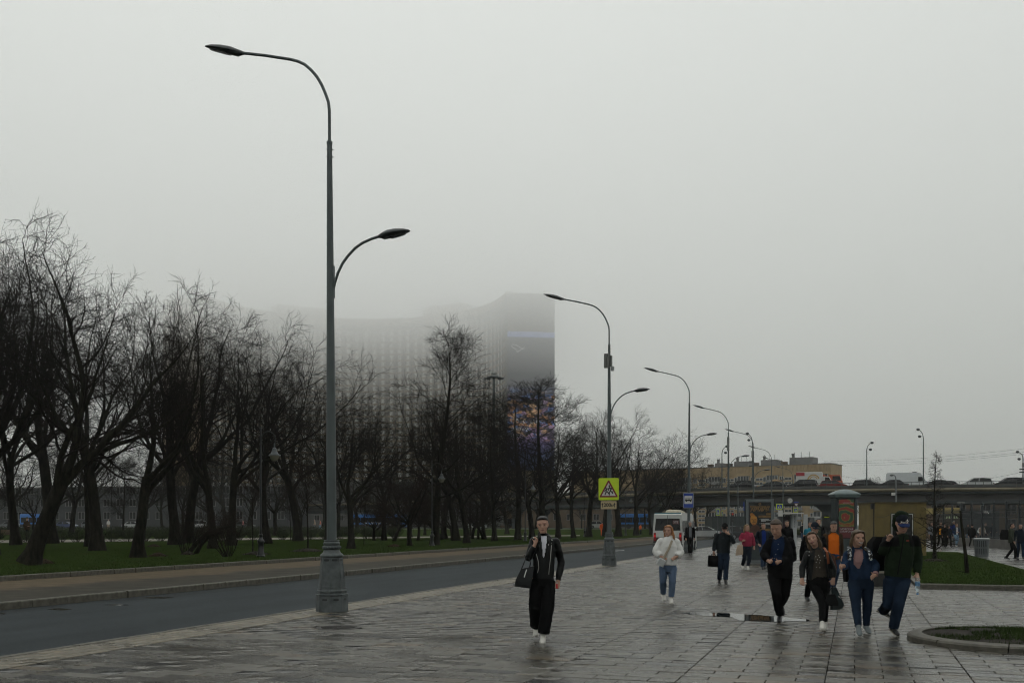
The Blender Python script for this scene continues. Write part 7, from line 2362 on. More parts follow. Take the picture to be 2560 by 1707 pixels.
BLK_L = mat('black_leather', (0.005,0.006,0.0065), 0.5, 0.25, 9.0, bump=0.25, bscale=12, spec=0.25)
C = dict(
 black=cloth('black',(0.005,0.005,0.0055)), navy=cloth('navy',(0.010,0.014,0.022)), jeans=cloth('jeans',(0.026,0.044,0.082),var=0.35,scale=5.0),
 dkjeans=cloth('dkjeans',(0.010,0.019,0.036),var=0.35,scale=5.0), ltjeans=cloth('ltjeans',(0.18,0.28,0.38),var=0.25), white=cloth('white',(0.56,0.55,0.53),var=0.06),
 pink=cloth('pink',(0.25,0.03,0.06),var=0.2), denim=cloth('denim',(0.016,0.032,0.066),var=0.45,scale=5.0), rose=cloth('rose',(0.26,0.155,0.15),var=0.08),
 green=cloth('green',(0.011,0.019,0.010),var=0.3,bump=0.9), taupe=cloth('taupe',(0.050,0.042,0.034)), blue=cloth('blue',(0.008,0.018,0.046)), royal=cloth('royal',(0.008,0.025,0.14)),
 orange=cloth('orange',(0.55,0.12,0.012),var=0.1), brown=cloth('brown',(0.045,0.028,0.016)), hivis=cloth('hivis',(0.75,0.13,0.03),var=0.1), beige=cloth('beige',(0.36,0.28,0.21),var=0.1),
 grey=cloth('grey',(0.14,0.15,0.16)), teal=cloth('teal',(0.02,0.17,0.24)), olive=cloth('olive',(0.035,0.042,0.03)), yellow=cloth('yellow',(0.6,0.25,0.02)), tee=cloth('tee',(0.62,0.62,0.68),var=0.04))
WSHOE = mat('white_shoe', (0.52,0.50,0.46), 0.55, 0.06); GSHOE = mat('grey_shoe', (0.13,0.15,0.155), 0.7, 0.15); BSHOE = mat('black_shoe', (0.010,0.010,0.011), 0.4, 0.2); DSOLE = mat('pale_sole', (0.32,0.29,0.24), 0.6, 0.1)
HB = hairm('brown',(0.05,0.028,0.014)); HBL = hairm('black',(0.008,0.007,0.007)); HO = hairm('ginger',(0.30,0.125,0.04)); HF = hairm('fair',(0.20,0.13,0.06)); HG = hairm('grey',(0.24,0.24,0.24)); HD = hairm('dark_blond',(0.070,0.042,0.020))

def straps(name, pts, r, m, parent, wide=None):
    return MB().tube(pts, [(wide or r, r)]*len(pts), 6, dome=False).build(name, m, parent, smooth=True)

# A: woman on the phone
(tA, Mh, hd), s_ = px_person('woman in a black leather jacket talking on a phone, white trainers', (1355,1602), dict(
    chin=(1358,1332), neck=(1360.5,1343,0.02), shL=(1335,1350), shR=(1389,1352), elL=(1321,1394,-0.05), wrL=(1336,1362,-0.12), haL=(1342,1345,-0.12), elR=(1404,1404,0.05), wrR=(1395,1452,-0.02), haR=(1393,1463,-0.03),
    hip=(1357,1448), knL=(1338,1513,-0.02), anL=(1341.5,1574,0.28), toL=(1341,1589,0.12), knR=(1369,1513,-0.08), anR=(1357,1590,-0.10), toR=(1354.5,1601,-0.27)), dict(
    fem=1, hh=0.242, yaw=-0.12, pitch=0.05, roll=-0.06, hair='slick', hairm=HBL, bk=0.9, curlL=1.0, hnL=(0.6,0.4,0.0), curlR=1.1,
    top=dict(m=BLK_L, hem=0.83, w=(0.165,0.165,0.18), d=(0.125,0.12,0.13), sl=(0.078,0.066,0.050), noise=0.006),
    shirt=dict(m=C['tee'], rows=[(1.20,0.012,0.028),(1.32,0.0,0.05),(1.41,-0.01,0.062),(1.50,-0.015,0.065)], name='tee_shirt', inset=0.004),
    legs=dict(m=C['black'], r=(0.112,0.108,0.098), up=0.05, hw=0.165), shoes=dict(m=WSHOE)))
PX = lambda bx, by, s: (lambda x, y, dy=0.0: Vector(((x-bx)*s, dy, (by-y)*s)))
q = PX(1355,1602,s_)
zip_m = mat('zip_metal',(0.45,0.45,0.43),0.35,0.1,metal=0.7)
MB().tube([q(1340,1383,-0.150),q(1345,1402,-0.150),q(1346,1418,-0.145),q(1343,1430,-0.14)],0.005,5).build('zip', zip_m, tA)
MB().tube([q(1378,1356,-0.145),q(1375,1395,-0.155),q(1372,1420,-0.15),q(1371,1434,-0.14)],0.005,5).build('zip', zip_m, tA)
for x, y in ((1333.5,1343),(1378.5,1349),(1371,1360.5)):
    MB().ell(q(x,y,-0.135),(0.011,0.008,0.011),8,5).build('stud', zip_m, tA)
for a, b_, c_ in (((1352,1347),(1345,1358),(1354,1396)),((1374,1347),(1382,1352),(1366,1386))):
    MB().add([q(*a,-0.10),q(*b_,-0.142),q(*c_,-0.158),q(*a,-0.13),q(*b_,-0.150),q(*c_,-0.166)],[(0,1,2),(3,5,4),(0,3,4,1),(1,4,5,2),(2,5,3,0)]).build('lapel', BLK_L, tA)
def held(name, label, cat, owner, s=None):
    return thing(name, label, cat, owner.location, TH)
o = held('mobile_phone','dark mobile phone held to the ear of the woman in black leather','phone',tA)
MB().bbox(-0.035,0.035,-0.005,0.005,0,0.14,0.008).xf(Matrix.Translation(q(1345,1345,-0.10)-Vector((0,0,0.05))) @ Matrix.Rotation(1.25,4,'Z') @ Matrix.Rotation(0.25,4,'Y')).build('case', M_BLACK, o)
o = held('red_lighter','small red object held in the left hand of the woman in black','lighter',tA)
MB().bbox(-0.012,0.012,-0.012,0.012,0,0.07,0.005).xf(Matrix.Translation(q(1391.5,1469,-0.09))).build('case', mat('red_plastic',(0.5,0.015,0.02),0.35,0.05), o)
MB().box(-0.010,0.010,-0.010,0.010,0.07,0.085).xf(Matrix.Translation(q(1391.5,1469,-0.09))).build('cap', zip_m, o)
o = held('tote_bag','dark leather tote bag hanging from the forearm of the woman in black','bag',tA)
bm_ = MB(); z0 = q(0,1468).z; zt = q(0,1420).z
cx0 = q(1308,0).x
bm_.rings([[(cx0-0.125,-0.20,z0+0.03),(cx0+0.10,-0.22,z0),(cx0+0.11,0.02,z0),(cx0-0.115,0.02,z0+0.03)],[(cx0-0.11,-0.21,z0+0.12),(cx0+0.12,-0.23,z0+0.11),(cx0+0.125,0.03,z0+0.11),(cx0-0.10,0.03,z0+0.12)],[(cx0-0.03,-0.14,zt),(cx0+0.155,-0.15,zt+0.04),(cx0+0.155,-0.06,zt+0.04),(cx0-0.03,-0.06,zt)]]).build('body', BLK_L, o, smooth=True)
for dy in (-0.15,-0.05):
    straps('handle',[q(1303,1422,dy),q(1310,1405,dy),q(1316,1392,-0.08),q(1322,1392,-0.08),q(1326,1405,dy),q(1322,1424,dy)],0.007,BLK_L,o)
MB().tube([q(1310,1440,-0.225),q(1313,1430,-0.20),q(1316,1422,-0.17)],0.008,5).build('charm', zip_m, o)

# B: woman in the white jacket
(tB, Mh, hd), s_ = px_person('woman with long ginger hair in a white quilted jacket and blue jeans', (1669,1506), dict(
    chin=(1671,1340), neck=(1673,1347,0.03), shL=(1652,1352), shR=(1690,1352), elL=(1641,1379), wrL=(1650,1391,-0.12), haL=(1656,1394,-0.13), elR=(1699.5,1380), wrR=(1689,1391,-0.12), haR=(1683,1394,-0.13),
    hip=(1670,1418), knL=(1657,1452,-0.02), anL=(1662.5,1488,0.22), toL=(1662,1500,0.08), knR=(1679,1453,-0.1), anR=(1676,1496,-0.10), toR=(1673.5,1504.5,-0.27)), dict(
    fem=1, hh=0.235, yaw=-0.5, pitch=0.0, hair='long', hairm=HO, hlen=0.35, sweep=0.22, brow=M_LIP,
    top=dict(m=mat('white_quilt',(0.60,0.59,0.57),0.75,0.05,5.0,bump=0.35,bscale=16,stretch=(1,1,1)), hem=0.80, w=(0.19,0.215,0.215), d=(0.15,0.17,0.16), sl=(0.105,0.115,0.085), noise=0.008, ns=8.0, ch=0.07),
    legs=dict(m=cloth('midjeans',(0.075,0.11,0.17),var=0.25,scale=5.0), r=(0.112,0.085,0.068), hw=0.19, up=0.05), shoes=dict(m=WSHOE)))
q = PX(1669,1506,s_)
o = held('shoulder_bag','small silver-grey box bag on a wide beige strap across the white jacket','bag',tB)
straps('strap',[q(1678,1350,-0.11),q(1671,1366,-0.165),q(1663,1381,-0.175),q(1655,1396,-0.165)],0.006,mat('beige_web',(0.33,0.28,0.21),0.8,0.1),o,0.024)
MB().bbox(-0.085,0.085,-0.04,0.04,-0.08,0.08,0.02).xf(Matrix.Translation(q(1650,1404,-0.165)) @ Matrix.Rotation(0.45,4,'Y')).build('case', mat('silver_leather',(0.36,0.37,0.37),0.4,0.1), o)

# C: man with cap and briefcase
(tC, Mh, hd), s_ = px_person('man in a dark jacket and black cap covering his mouth with a hand', (1807,1458), dict(
    chin=(1812,1328), neck=(1810,1333,0.02), shL=(1794,1337), shR=(1825,1337), elL=(1787,1358,0.03), wrL=(1784.5,1378,0.0), haL=(1784.5,1384,0.0), elR=(1832,1355,-0.12), wrR=(1818,1334,-0.22), haR=(1811,1329,-0.20),
    hip=(1808,1389), knL=(1800,1420,-0.05), anL=(1803,1448,0.25), toL=(1800,1456,0.08), knR=(1813,1420,-0.1), anR=(1811,1449,-0.15), toR=(1810,1457,-0.33)), dict(
    hh=0.235, yaw=-0.2, pitch=0.3, hair='cap', hairm=HBL, capm=C['black'], curlR=0.5, hnR=(0,1,0),
    top=dict(m=cloth('shell',(0.010,0.014,0.017),0.6), hem=0.86, w=(0.205,0.205,0.215), d=(0.14,0.15,0.15), sl=(0.085,0.074,0.058)),
    legs=dict(m=C['dkjeans'], r=(0.11,0.085,0.075)), shoes=dict(m=BSHOE)))
q = PX(1807,1458,s_)
o = held('briefcase','soft black briefcase carried low by the man in the black cap','briefcase',tC)
MB().bbox(-0.14,0.14,-0.06,0.06,0,0.32,0.02).xf(Matrix.Translation(q(1781.5,1416,-0.02)) @ Matrix.Rotation(0.06,4,'Y')).build('body', C['black'], o)
straps('handle',[q(1777,1388,-0.02),q(1780,1383.5,-0.02),q(1786,1383.5,-0.02),q(1789,1388,-0.02)],0.010,C['black'],o)
MB().box(-0.10,0.10,-0.075,-0.06,0.05,0.20).xf(Matrix.Translation(q(1781.5,1416,-0.02))).build('pocket', C['black'], o)

# D: pink jacket
(tD, Mh, hd), s_ = px_person('woman with fair hair in a pink padded jacket and white trainers', (1864,1423), dict(
    chin=(1867,1327.5), neck=(1867,1331,0.02), shL=(1856,1335), shR=(1879,1335), elL=(1850.5,1347), wrL=(1854,1352,-0.15), haL=(1858,1350,-0.2), elR=(1884,1352,0.02), wrR=(1885.5,1365,0.0), haR=(1885.5,1370,0.0),
    hip=(1867,1369), knL=(1860,1394,-0.05), anL=(1859.5,1413,0.2), toL=(1859,1420,0.05), knR=(1872,1394,-0.1), anR=(1868,1415,-0.12), toR=(1867,1422,-0.28)), dict(
    fem=1, hh=0.25, yaw=0.25, hair='long', hairm=HF, hlen=0.25,
    top=dict(m=C['pink'], hem=0.86, w=(0.20,0.205,0.21), d=(0.14,0.15,0.15), sl=(0.09,0.08,0.062), noise=0.010, ns=8.0),
    legs=dict(m=C['navy'], r=(0.112,0.086,0.07)), shoes=dict(m=WSHOE)), lod=1)
q = PX(1864,1423,s_)
o = held('canvas_bag','cream canvas bag hanging from the wrist of the woman in pink','bag',tD)
MB().rings([[(-0.13,-0.05,0),(0.13,-0.05,0.02),(0.13,0.05,0.02),(-0.13,0.05,0)],[(-0.10,-0.07,0.2),(0.13,-0.07,0.2),(0.13,0.07,0.2),(-0.10,0.07,0.2)],[(-0.06,-0.03,0.38),(0.12,-0.03,0.4),(0.12,0.03,0.4),(-0.06,0.03,0.38)]]).xf(Matrix.Translation(q(1846.5,1387.5,-0.10))).build('body', C['beige'], o, smooth=True)
straps('handle',[q(1846,1362,-0.12),q(1850,1350,-0.15),q(1853,1351,-0.15),q(1852,1361,-0.12)],0.007,C['beige'],o)

# F: large man, black coat
(tF, Mh, hd), s_ = px_person('large man in an open black coat and blue shirt looking down at his hands', (1950,1554), dict(
    chin=(1938,1336,-0.10), neck=(1946,1343,0.03), shL=(1925,1354), shR=(1976,1352,0.03), elL=(1910,1386,0.0), wrL=(1914,1400,-0.16), haL=(1921,1404,-0.24), elR=(1983,1394,0.03), wrR=(1940,1402,-0.23), haR=(1930,1405,-0.27),
    hip=(1950,1432), knL=(1936,1480,-0.12), anL=(1949,1538,-0.02), toL=(1940,1550,-0.18), knR=(1961,1484,-0.02), anR=(1967,1512,0.36), toR=(1970,1540,0.30)), dict(
    hh=0.262, yaw=-0.55, pitch=0.42, hair='short', hairm=HB, bk=1.18, curlL=1.0, curlR=1.0, hy=0.02,
    top=dict(m=C['black'], name='coat', hem=0.74, w=(0.215,0.235,0.245), d=(0.20,0.21,0.19), sl=(0.10,0.092,0.066), noise=0.007, hoodback=True),
    shirt=dict(m=C['blue'], rows=[(0.97,-0.19,-0.03),(1.06,-0.20,-0.03),(1.33,-0.165,0.045),(1.46,-0.12,0.04)], neck=True),
    legs=dict(m=C['black'], r=(0.13,0.098,0.078), hw=0.205), shoes=dict(m=BSHOE, high=0.06)))
q = PX(1950,1554,s_)
for x, y in ((1936,1359),(1935,1372),(1930,1384),(1926,1394)):
    MB().ell(q(x,y,-0.245),(0.006,0.004,0.006),6,4).build('button', zip_m, tF)

# G: laughing woman
(tG, Mh, hd), s_ = px_person('laughing woman in an open black leather jacket over a taupe jumper', (2046,1574), dict(
    chin=(2033,1364,-0.06), neck=(2041,1372,0.02), shL=(2020,1383), shR=(2065,1382), elL=(2007,1418,0.02), wrL=(2003,1447,-0.05), haL=(2001,1457,-0.08), elR=(2083,1423,0.0), wrR=(2081,1446,-0.05), haR=(2078,1458,-0.07),
    hip=(2048,1457), knL=(2047,1505,-0.18), anL=(2035,1553,-0.42), toL=(2027,1561,-0.58), knR=(2060,1507,-0.05), anR=(2065,1558,0.06), toR=(2056,1570,-0.10)), dict(
    fem=1, hh=0.228, yaw=-0.45, pitch=-0.28, roll=-0.30, smile=1.5, hair='long', hairm=HD, hlen=0.40, sweep=0.1, bk=0.92, curlL=1.1, curlR=1.2,
    top=dict(m=BLK_L, hem=0.80, w=(0.185,0.175,0.175), d=(0.125,0.125,0.13), sl=(0.072,0.062,0.046), noise=0.006),
    shirt=dict(m=C['taupe'], rows=[(0.70,-0.13,0.14),(0.85,-0.12,0.11),(1.10,-0.10,0.065),(1.27,-0.07,0.04)], name='jumper'),
    legs=dict(m=C['black'], r=(0.098,0.070,0.050), hw=0.165, up=0.04), shoes=dict(m=WSHOE)))
q = PX(2046,1574,s_)
for x, y in ((2032,1390),(2041,1391),(2036,1397),(2043,1399),(2033,1404),(2041,1405),(2034,1416),(2042,1417),(2039,1387)):
    MB().ell(q(x,y,-0.155),(0.006,0.004,0.006),6,4).build('bead', mat('pearl',(0.6,0.58,0.52),0.3,0.05), tG)
for x, y in ((2017,1378),(2016.5,1387),(2054.5,1388)):
    MB().ell(q(x,y,-0.13),(0.010,0.007,0.010),6,4).build('stud', zip_m, tG)
o = held('black_handbag','small black handbag hanging from the fingers of the laughing woman','bag',tG)
MB().rings([[(-0.105,-0.05,0),(0.105,-0.05,0),(0.105,0.05,0),(-0.105,0.05,0)],[(-0.105,-0.055,0.05),(0.105,-0.055,0.05),(0.105,0.055,0.05),(-0.105,0.055,0.05)],[(-0.06,-0.03,0.18),(0.06,-0.03,0.18),(0.06,0.03,0.18),(-0.06,0.03,0.18)]]).xf(Matrix.Translation(q(2073,1512,-0.07))).build('body', BLK_L, o, smooth=True)
straps('handle',[q(2066,1487,-0.08),q(2072,1471,-0.09),q(2077,1464,-0.09),q(2079,1472,-0.06),q(2079,1487,-0.06)],0.006,BLK_L,o)
o = held('shopping_bag','dark green shopping bag swinging from the hand of the laughing woman','bag',tG)
MB().rings([[(-0.06,-0.045,-0.36),(0.10,-0.045,-0.35),(0.10,0.045,-0.35),(-0.06,0.045,-0.36)],[(-0.055,-0.05,-0.30),(0.135,-0.05,-0.28),(0.135,0.05,-0.28),(-0.055,0.05,-0.30)],[(-0.055,-0.02,0.0),(0.02,-0.02,0.0),(0.02,0.02,0.0),(-0.055,0.02,0.0)]]).xf(Matrix.Translation(q(2085,1466,-0.03))).build('body', mat('green_carrier',(0.022,0.036,0.038),0.35,0.2,4.0,bump=0.5,bscale=15), o, smooth=True)
MB().add([q(2090,1487,-0.082),q(2094,1488,-0.082),q(2098,1494,-0.084),q(2093,1492,-0.084)],[(0,1,2,3)]).build('logo', M_WHITE, o)
o = held('brown_backpack','brown backpack with an orange strap worn by the laughing woman','backpack',tG)
bp2 = MB()
bp2.rings([[(-0.14,0.10,-0.22),(0.13,0.10,-0.22),(0.13,0.26,-0.22),(-0.14,0.26,-0.22)],[(-0.16,0.09,-0.05),(0.17,0.09,-0.05),(0.17,0.28,-0.05),(-0.16,0.28,-0.05)],[(-0.13,0.09,0.14),(0.13,0.09,0.14),(0.13,0.24,0.14),(-0.13,0.24,0.14)],[(-0.05,0.11,0.20),(0.05,0.11,0.20),(0.05,0.18,0.20),(-0.05,0.18,0.20)]]).xf(Matrix.Translation(q(2071,1412,0.0))).build('body', mat('brown_leather',(0.085,0.028,0.014),0.5,0.2), o, smooth=True)
straps('strap',[q(2058,1368,-0.04),q(2061,1378,-0.13),q(2063,1394,-0.14),q(2067,1408,-0.08)],0.005,mat('orange_strap',(0.26,0.07,0.02),0.6,0.1),o,0.02)

# H: denim jacket
(tH, Mh, hd), s_ = px_person('smiling woman in a blue denim jacket, pink roll-neck and jeans', (2146,1583), dict(
    chin=(2141,1364,-0.05), neck=(2143,1373,0.02), shL=(2119,1383), shR=(2171,1382), elL=(2112,1416,0.0), wrL=(2101,1413,-0.12), haL=(2095,1414,-0.15), elR=(2189,1413,-0.02), wrR=(2177,1435,-0.18), haR=(2167,1440,-0.22),
    hip=(2152,1456), knL=(2133,1510,-0.12), anL=(2128,1563,-0.32), toL=(2123,1578,-0.47), knR=(2167,1510,-0.02), anR=(2167,1566,0.02), toR=(2165,1578,-0.15)), dict(
    fem=1, hh=0.243, yaw=0.1, pitch=0.02, roll=0.04, smile=1.0, hair='long', hairm=HD, hlen=0.20, sweep=-0.02, curlL=0.9, curlR=0.35, hnR=(0,1,0.3),
    top=dict(m=C['denim'], hem=0.835, w=(0.185,0.185,0.20), d=(0.15,0.145,0.145), sl=(0.080,0.074,0.060), noise=0.009, cuff=0.05),
    shirt=dict(m=C['rose'], rows=[(1.00,-0.055,-0.02),(1.06,-0.105,0.0),(1.15,-0.11,0.03),(1.29,-0.07,0.04)], name='roll_neck', neck=True),
    legs=dict(m=C['dkjeans'], r=(0.122,0.082,0.052), hw=0.20, up=0.02), shoes=dict(m=GSHOE, sole=M_WHITE)))
q = PX(2146,1583,s_)
for a in ((2180,1431),):
    MB().tube([q(2184,1425,-0.10),q(2177,1435,-0.18)],[0.047,0.043],10).build('cuff', C['rose'], tH, smooth=True)
o = held('floral_backpack','black backpack with white flower print on its straps worn over denim','backpack',tH)
MB().rings([[(-0.15,0.14,-0.25),(0.15,0.14,-0.25),(0.15,0.27,-0.25),(-0.15,0.27,-0.25)],[(-0.17,0.13,0.0),(0.17,0.13,0.0),(0.17,0.29,0.0),(-0.17,0.29,0.0)],[(-0.12,0.13,0.2),(0.12,0.13,0.2),(0.12,0.22,0.2),(-0.12,0.22,0.2)]]).xf(Matrix.Translation(q(2148,1415,0.0))).build('body', C['black'], o, smooth=True)
flo = mat('floral_print',(0.008,0.008,0.010),0.7,col2=(0.42,0.45,0.47),scale=26.0,thr=(0.53,0.6),detail=1.0)
straps('strap',[q(2126,1366,0.05),q(2120,1372,-0.08),q(2116,1384,-0.155),q(2116,1398,-0.14)],0.012,flo,o,0.032)
straps('strap',[q(2158,1364,0.05),q(2165,1372,-0.09),q(2167,1386,-0.165),q(2168,1399,-0.155)],0.012,flo,o,0.032)

# I: man in the green parka
(tI, Mh, hd), s_ = px_person('tall man in a green hooded parka and dark cap, fist at his shoulder strap', (2235,1586), dict(
    chin=(2248,1327,-0.08), neck=(2251,1337,0.02), shL=(2221,1347), shR=(2286,1348), elL=(2205,1377,-0.03), wrL=(2212,1349,-0.13), haL=(2217,1338,-0.16), elR=(2297,1393,0.03), wrR=(2291,1433,-0.02), haR=(2290,1446,-0.05),
    hip=(2243,1445), knL=(2222,1510,0.02), anL=(2234,1532,0.42), toL=(2249,1545,0.42), knR=(2237,1504,-0.16), anR=(2228,1568,-0.08), toR=(2229,1581,-0.25)), dict(
    hh=0.262, yaw=-0.1, pitch=0.38, hair='cap', hairm=HBL, capm=cloth('cap_dark',(0.008,0.010,0.016),0.8,0.2), visorm=cloth('visor_blue',(0.012,0.024,0.075),0.8,0.2), bk=1.05, curlL=1.5, curlR=0.7,
    top=dict(m=C['green'], name='parka', hem=0.875, w=(0.215,0.225,0.225), d=(0.165,0.17,0.16), sl=(0.098,0.09,0.066), noise=0.009, ns=8.0, hood=True, splits=[(lambda c, n_, g_: abs(c.x-0.11) > 0.10-g_ and c.z > 1.36-g_ and c.z < 1.55, 'shoulder_yoke', C['black'], -0.004)]),
    legs=dict(m=C['dkjeans'], r=(0.125,0.10,0.082), hw=0.19, up=0.0), shoes=dict(m=BSHOE, sole=DSOLE, high=0.05)))
q = PX(2235,1586,s_)
MB().tube([q(2250,1340,-0.15),q(2243,1370,-0.185),q(2238,1400,-0.185),q(2233,1434,-0.17)],0.010,6).build('zip', C['black'], tI, smooth=True)
MB().box(-0.018,0.018,-0.008,0.0,-0.005,0.005).xf(Matrix.Translation(q(2258,1350.5,-0.165))).build('red_label', mat('red_label',(0.5,0.03,0.03),0.6,0.05), tI)
# cap badge
def on_cap(x, z, o_=0.012):
    # front of the cap dome follows its ellipse
    zz = .60+z
    w, yf, yb = np.interp(zz,[.60,.70,.82,.93],[.35,.36,.345,.28]), np.interp(zz,[.60,.70,.82,.93],[-.42,-.43,-.40,-.31]), np.interp(zz,[.60,.70,.82,.93],[.47,.48,.46,.38])
    cy, hy = (yf+yb)/2, (yb-yf)/2
    return Mh @ Vector((x, cy-hy*math.sqrt(max(0,1-(x/w)**2))-o_/hd, zz))
def cap_poly(pts, name, par):
    v = [on_cap(x,z) for x, z in pts]
    MB().add(v, [tuple(range(len(v)))]).build(name, M_TEETH, par)
for pts in ([(-.20,.06),(-.20,.16),(-.13,.16),(-.13,.11),(-.165,.10),(-.17,.06)],[(-.115,.06),(-.115,.16),(-.085,.16),(-.085,.095),(-.065,.095),(-.065,.16),(-.035,.16),(-.035,.06)],[(-.02,.06),(-.02,.16),(.03,.12),(.08,.16),(.08,.06),(.05,.06),(.05,.11),(.03,.09),(.01,.11),(.01,.06)],[(.095,.06),(.13,.16),(.16,.16),(.19,.06),(.16,.06),(.145,.10),(.125,.06)]):
    cap_poly(pts, 'badge_letter', tI)
cap_poly([(.02,.20),(.06,.22),(.10,.22),(.14,.27),(.17,.28),(.16,.25),(.20,.20),(.23,.14),(.24,.10),(.21,.14),(.17,.18),(.12,.18),(.07,.20)], 'badge_cat', tI)
o = held('water_bottle','clear plastic water bottle with a blue label held upside down by the man in green','bottle',tI)
def clear_fn(n, l, b):
    b.inputs['Base Color'].default_value = (0.75,0.85,0.9,1); b.inputs['Roughness'].default_value = 0.08
    b.inputs['Transmission Weight'].default_value = 0.75; b.inputs['IOR'].default_value = 1.25
MCLR = posmat('clear_plastic', clear_fn)
bz = Matrix.Translation(q(2289,1483,-0.07))
MB().lathe([(0.012,0),(0.014,0.03),(0.016,0.04),(0.036,0.08),(0.036,0.21),(0.033,0.215),(0.036,0.22),(0.030,0.245),(0.005,0.24)],14).xf(bz).build('body', MCLR, o, smooth=True)
MB().lathe([(0.0372,0.12),(0.0372,0.18)],14).xf(bz).build('label', mat('bottle_label',(0.12,0.25,0.42),0.5,0.3,20.0), o, smooth=True)
MB().lathe([(0.016,-0.012),(0.016,0.012)],10).xf(bz).build('cap', mat('blue_cap',(0.10,0.25,0.5),0.4,0.05), o)
o = held('black_rucksack','black rucksack with a small white mark slung on the shoulder of the man in green','backpack',tI)
MB().rings([[(-0.10,0.0,-0.30),(0.10,0.0,-0.30),(0.10,0.25,-0.30),(-0.10,0.25,-0.30)],[(-0.13,-0.02,-0.1),(0.13,-0.02,-0.1),(0.13,0.28,-0.1),(-0.13,0.28,-0.1)],[(-0.12,0.0,0.12),(0.13,0.0,0.12),(0.13,0.26,0.12),(-0.12,0.26,0.12)],[(-0.05,0.04,0.22),(0.08,0.04,0.22),(0.08,0.2,0.22),(-0.05,0.2,0.22)]]).xf(Matrix.Translation(q(2209,1378,0.12))).build('body', C['black'], o, smooth=True)
MB().add([q(2199,1376,0.08),q(2203,1379,0.08),q(2199,1380,0.08)],[(0,1,2)]).build('white_mark', M_WHITE, o)

# ---- walkers described by proportions
def walker(label, px, py, top, S, face=0.0, arms='down', stride=0.22, lod=1, group=None, z=0.0, phase=1):
    d = gd(py, z)
    H = (py-top)*d/F
    if z != 0: d = gd(py, z); H = (py-top)*d/F
    k = H/1.75
    st, ph = stride, phase
    J = dict(chin=(0,-0.04*k,1.515*k), neck=(0,0.015*k,1.45*k), shL=(-0.185*k,0,1.40*k), shR=(0.185*k,0,1.40*k), hip=(0,0,0.90*k),
             knL=(-0.09*k,(-0.10-st*0.5*ph)*k,0.49*k), anL=(-0.09*k,(0.02-st*ph)*k,0.085*k), toL=(-0.10*k,(-0.14-st*ph)*k,0.03*k),
             knR=(0.09*k,(-0.10+st*0.3*ph)*k,0.49*k), anR=(0.09*k,(0.02+st*ph)*k,0.10*k), toR=(0.10*k,(-0.13+st*ph)*k,0.035*k))
    if arms == 'pocket':
        for s_, n_ in ((-1,'L'),(1,'R')):
            J['el'+n_] = (s_*0.28*k,0.06*k,1.12*k); J['wr'+n_] = (s_*0.20*k,-0.09*k,0.95*k); J['ha'+n_] = (s_*0.16*k,-0.12*k,0.90*k)
    elif arms == 'front':
        for s_, n_ in ((-1,'L'),(1,'R')):
            J['el'+n_] = (s_*0.26*k,0.03*k,1.12*k); J['wr'+n_] = (s_*0.10*k,-0.20*k,1.08*k); J['ha'+n_] = (s_*0.04*k,-0.24*k,1.09*k)
    elif arms == 'bend':
        for s_, n_ in ((-1,'L'),(1,'R')):
            J['el'+n_] = (s_*0.27*k,0.10*k,1.14*k); J['wr'+n_] = (s_*0.24*k,-0.12*k,1.02*k); J['ha'+n_] = (s_*0.22*k,-0.20*k,1.03*k)
    else:
        for s_, n_ in ((-1,'L'),(1,'R')):
            sw = 0.13*s_*ph
            J['el'+n_] = (s_*0.245*k,(0.03+sw*0.4)*k,1.12*k); J['wr'+n_] = (s_*0.25*k,(-0.04+sw)*k,0.87*k); J['ha'+n_] = (s_*0.25*k,(-0.06+sw)*k,0.80*k)
    S = dict(S)
    S.setdefault('hh',0.235*k)
    tp = dict(S['top']); tp.setdefault('hem',0.80*k)
    tp['w'] = tuple(v*k for v in tp.get('w',(0.20,0.195,0.205))); tp['d'] = tuple(v*k for v in tp.get('d',(0.135,0.135,0.14))); tp['sl'] = tuple(v*k for v in tp.get('sl',(0.082,0.07,0.055)))
    S['top'] = tp
    if 'shirt' in S:
        sh_ = dict(S['shirt']); sh_.setdefault('hem',0.86*k); S['shirt'] = sh_
    lg = dict(S['legs']); lg['r'] = tuple(v*k for v in lg.get('r',(0.105,0.082,0.07))); S['legs'] = lg
    return person(label, gp(px,py,z), TH+face, J, S, group, lod)
W = lambda top, legs, shoes=BSHOE, hair='short', hm=HB, **kw: dict(top=top if isinstance(top,dict) else dict(m=top), legs=dict(m=legs), shoes=dict(m=shoes), hair=hair, hairm=hm, **kw)
walker('man in a navy jacket over a bright blue hoodie behind the large man in black',1908,1422,1307,W(C['navy'],C['jeans'],shirt=dict(m=C['royal'],name='hoodie',neck=True)),arms='pocket')
walker('man in a dark cap and black coat just behind the laughing woman',2035,1502,1305,W(dict(m=C['black'],w=(0.24,0.25,0.24)),C['black'],hair='cap',capm=C['navy'],hm=HBL,pitch=0.2),lod=0,phase=-1)
walker('man in a brown open jacket over a bright orange T-shirt',2082,1477,1303,W(dict(m=C['brown'],w=(0.225,0.215,0.215)),C['jeans'],shirt=dict(m=C['orange'],hw=0.135),hm=HBL,pitch=0.25),lod=0)
o_ = walker('grey-haired man in a black jacket and white shirt carrying a shoulder bag beside the minibus',1725,1386,1303,W(C['black'],C['black'],shirt=dict(m=C['grey']),hm=HG),lod=1)
d_ = gd(1386)
o = thing('shoulder_bag','black shoulder bag at the hip of the grey-haired man','bag',gp(1716,1386)+Vector((0,-0.05,0)),TH)
MB().bbox(-0.14,0.14,-0.05,0.06,0.80,1.08,0.02).build('body', C['black'], o)
straps('strap',[(0.0,0.05,1.07),(0.12,0.06,1.35),(0.22,0.1,1.5)],0.006,C['black'],o,0.02)
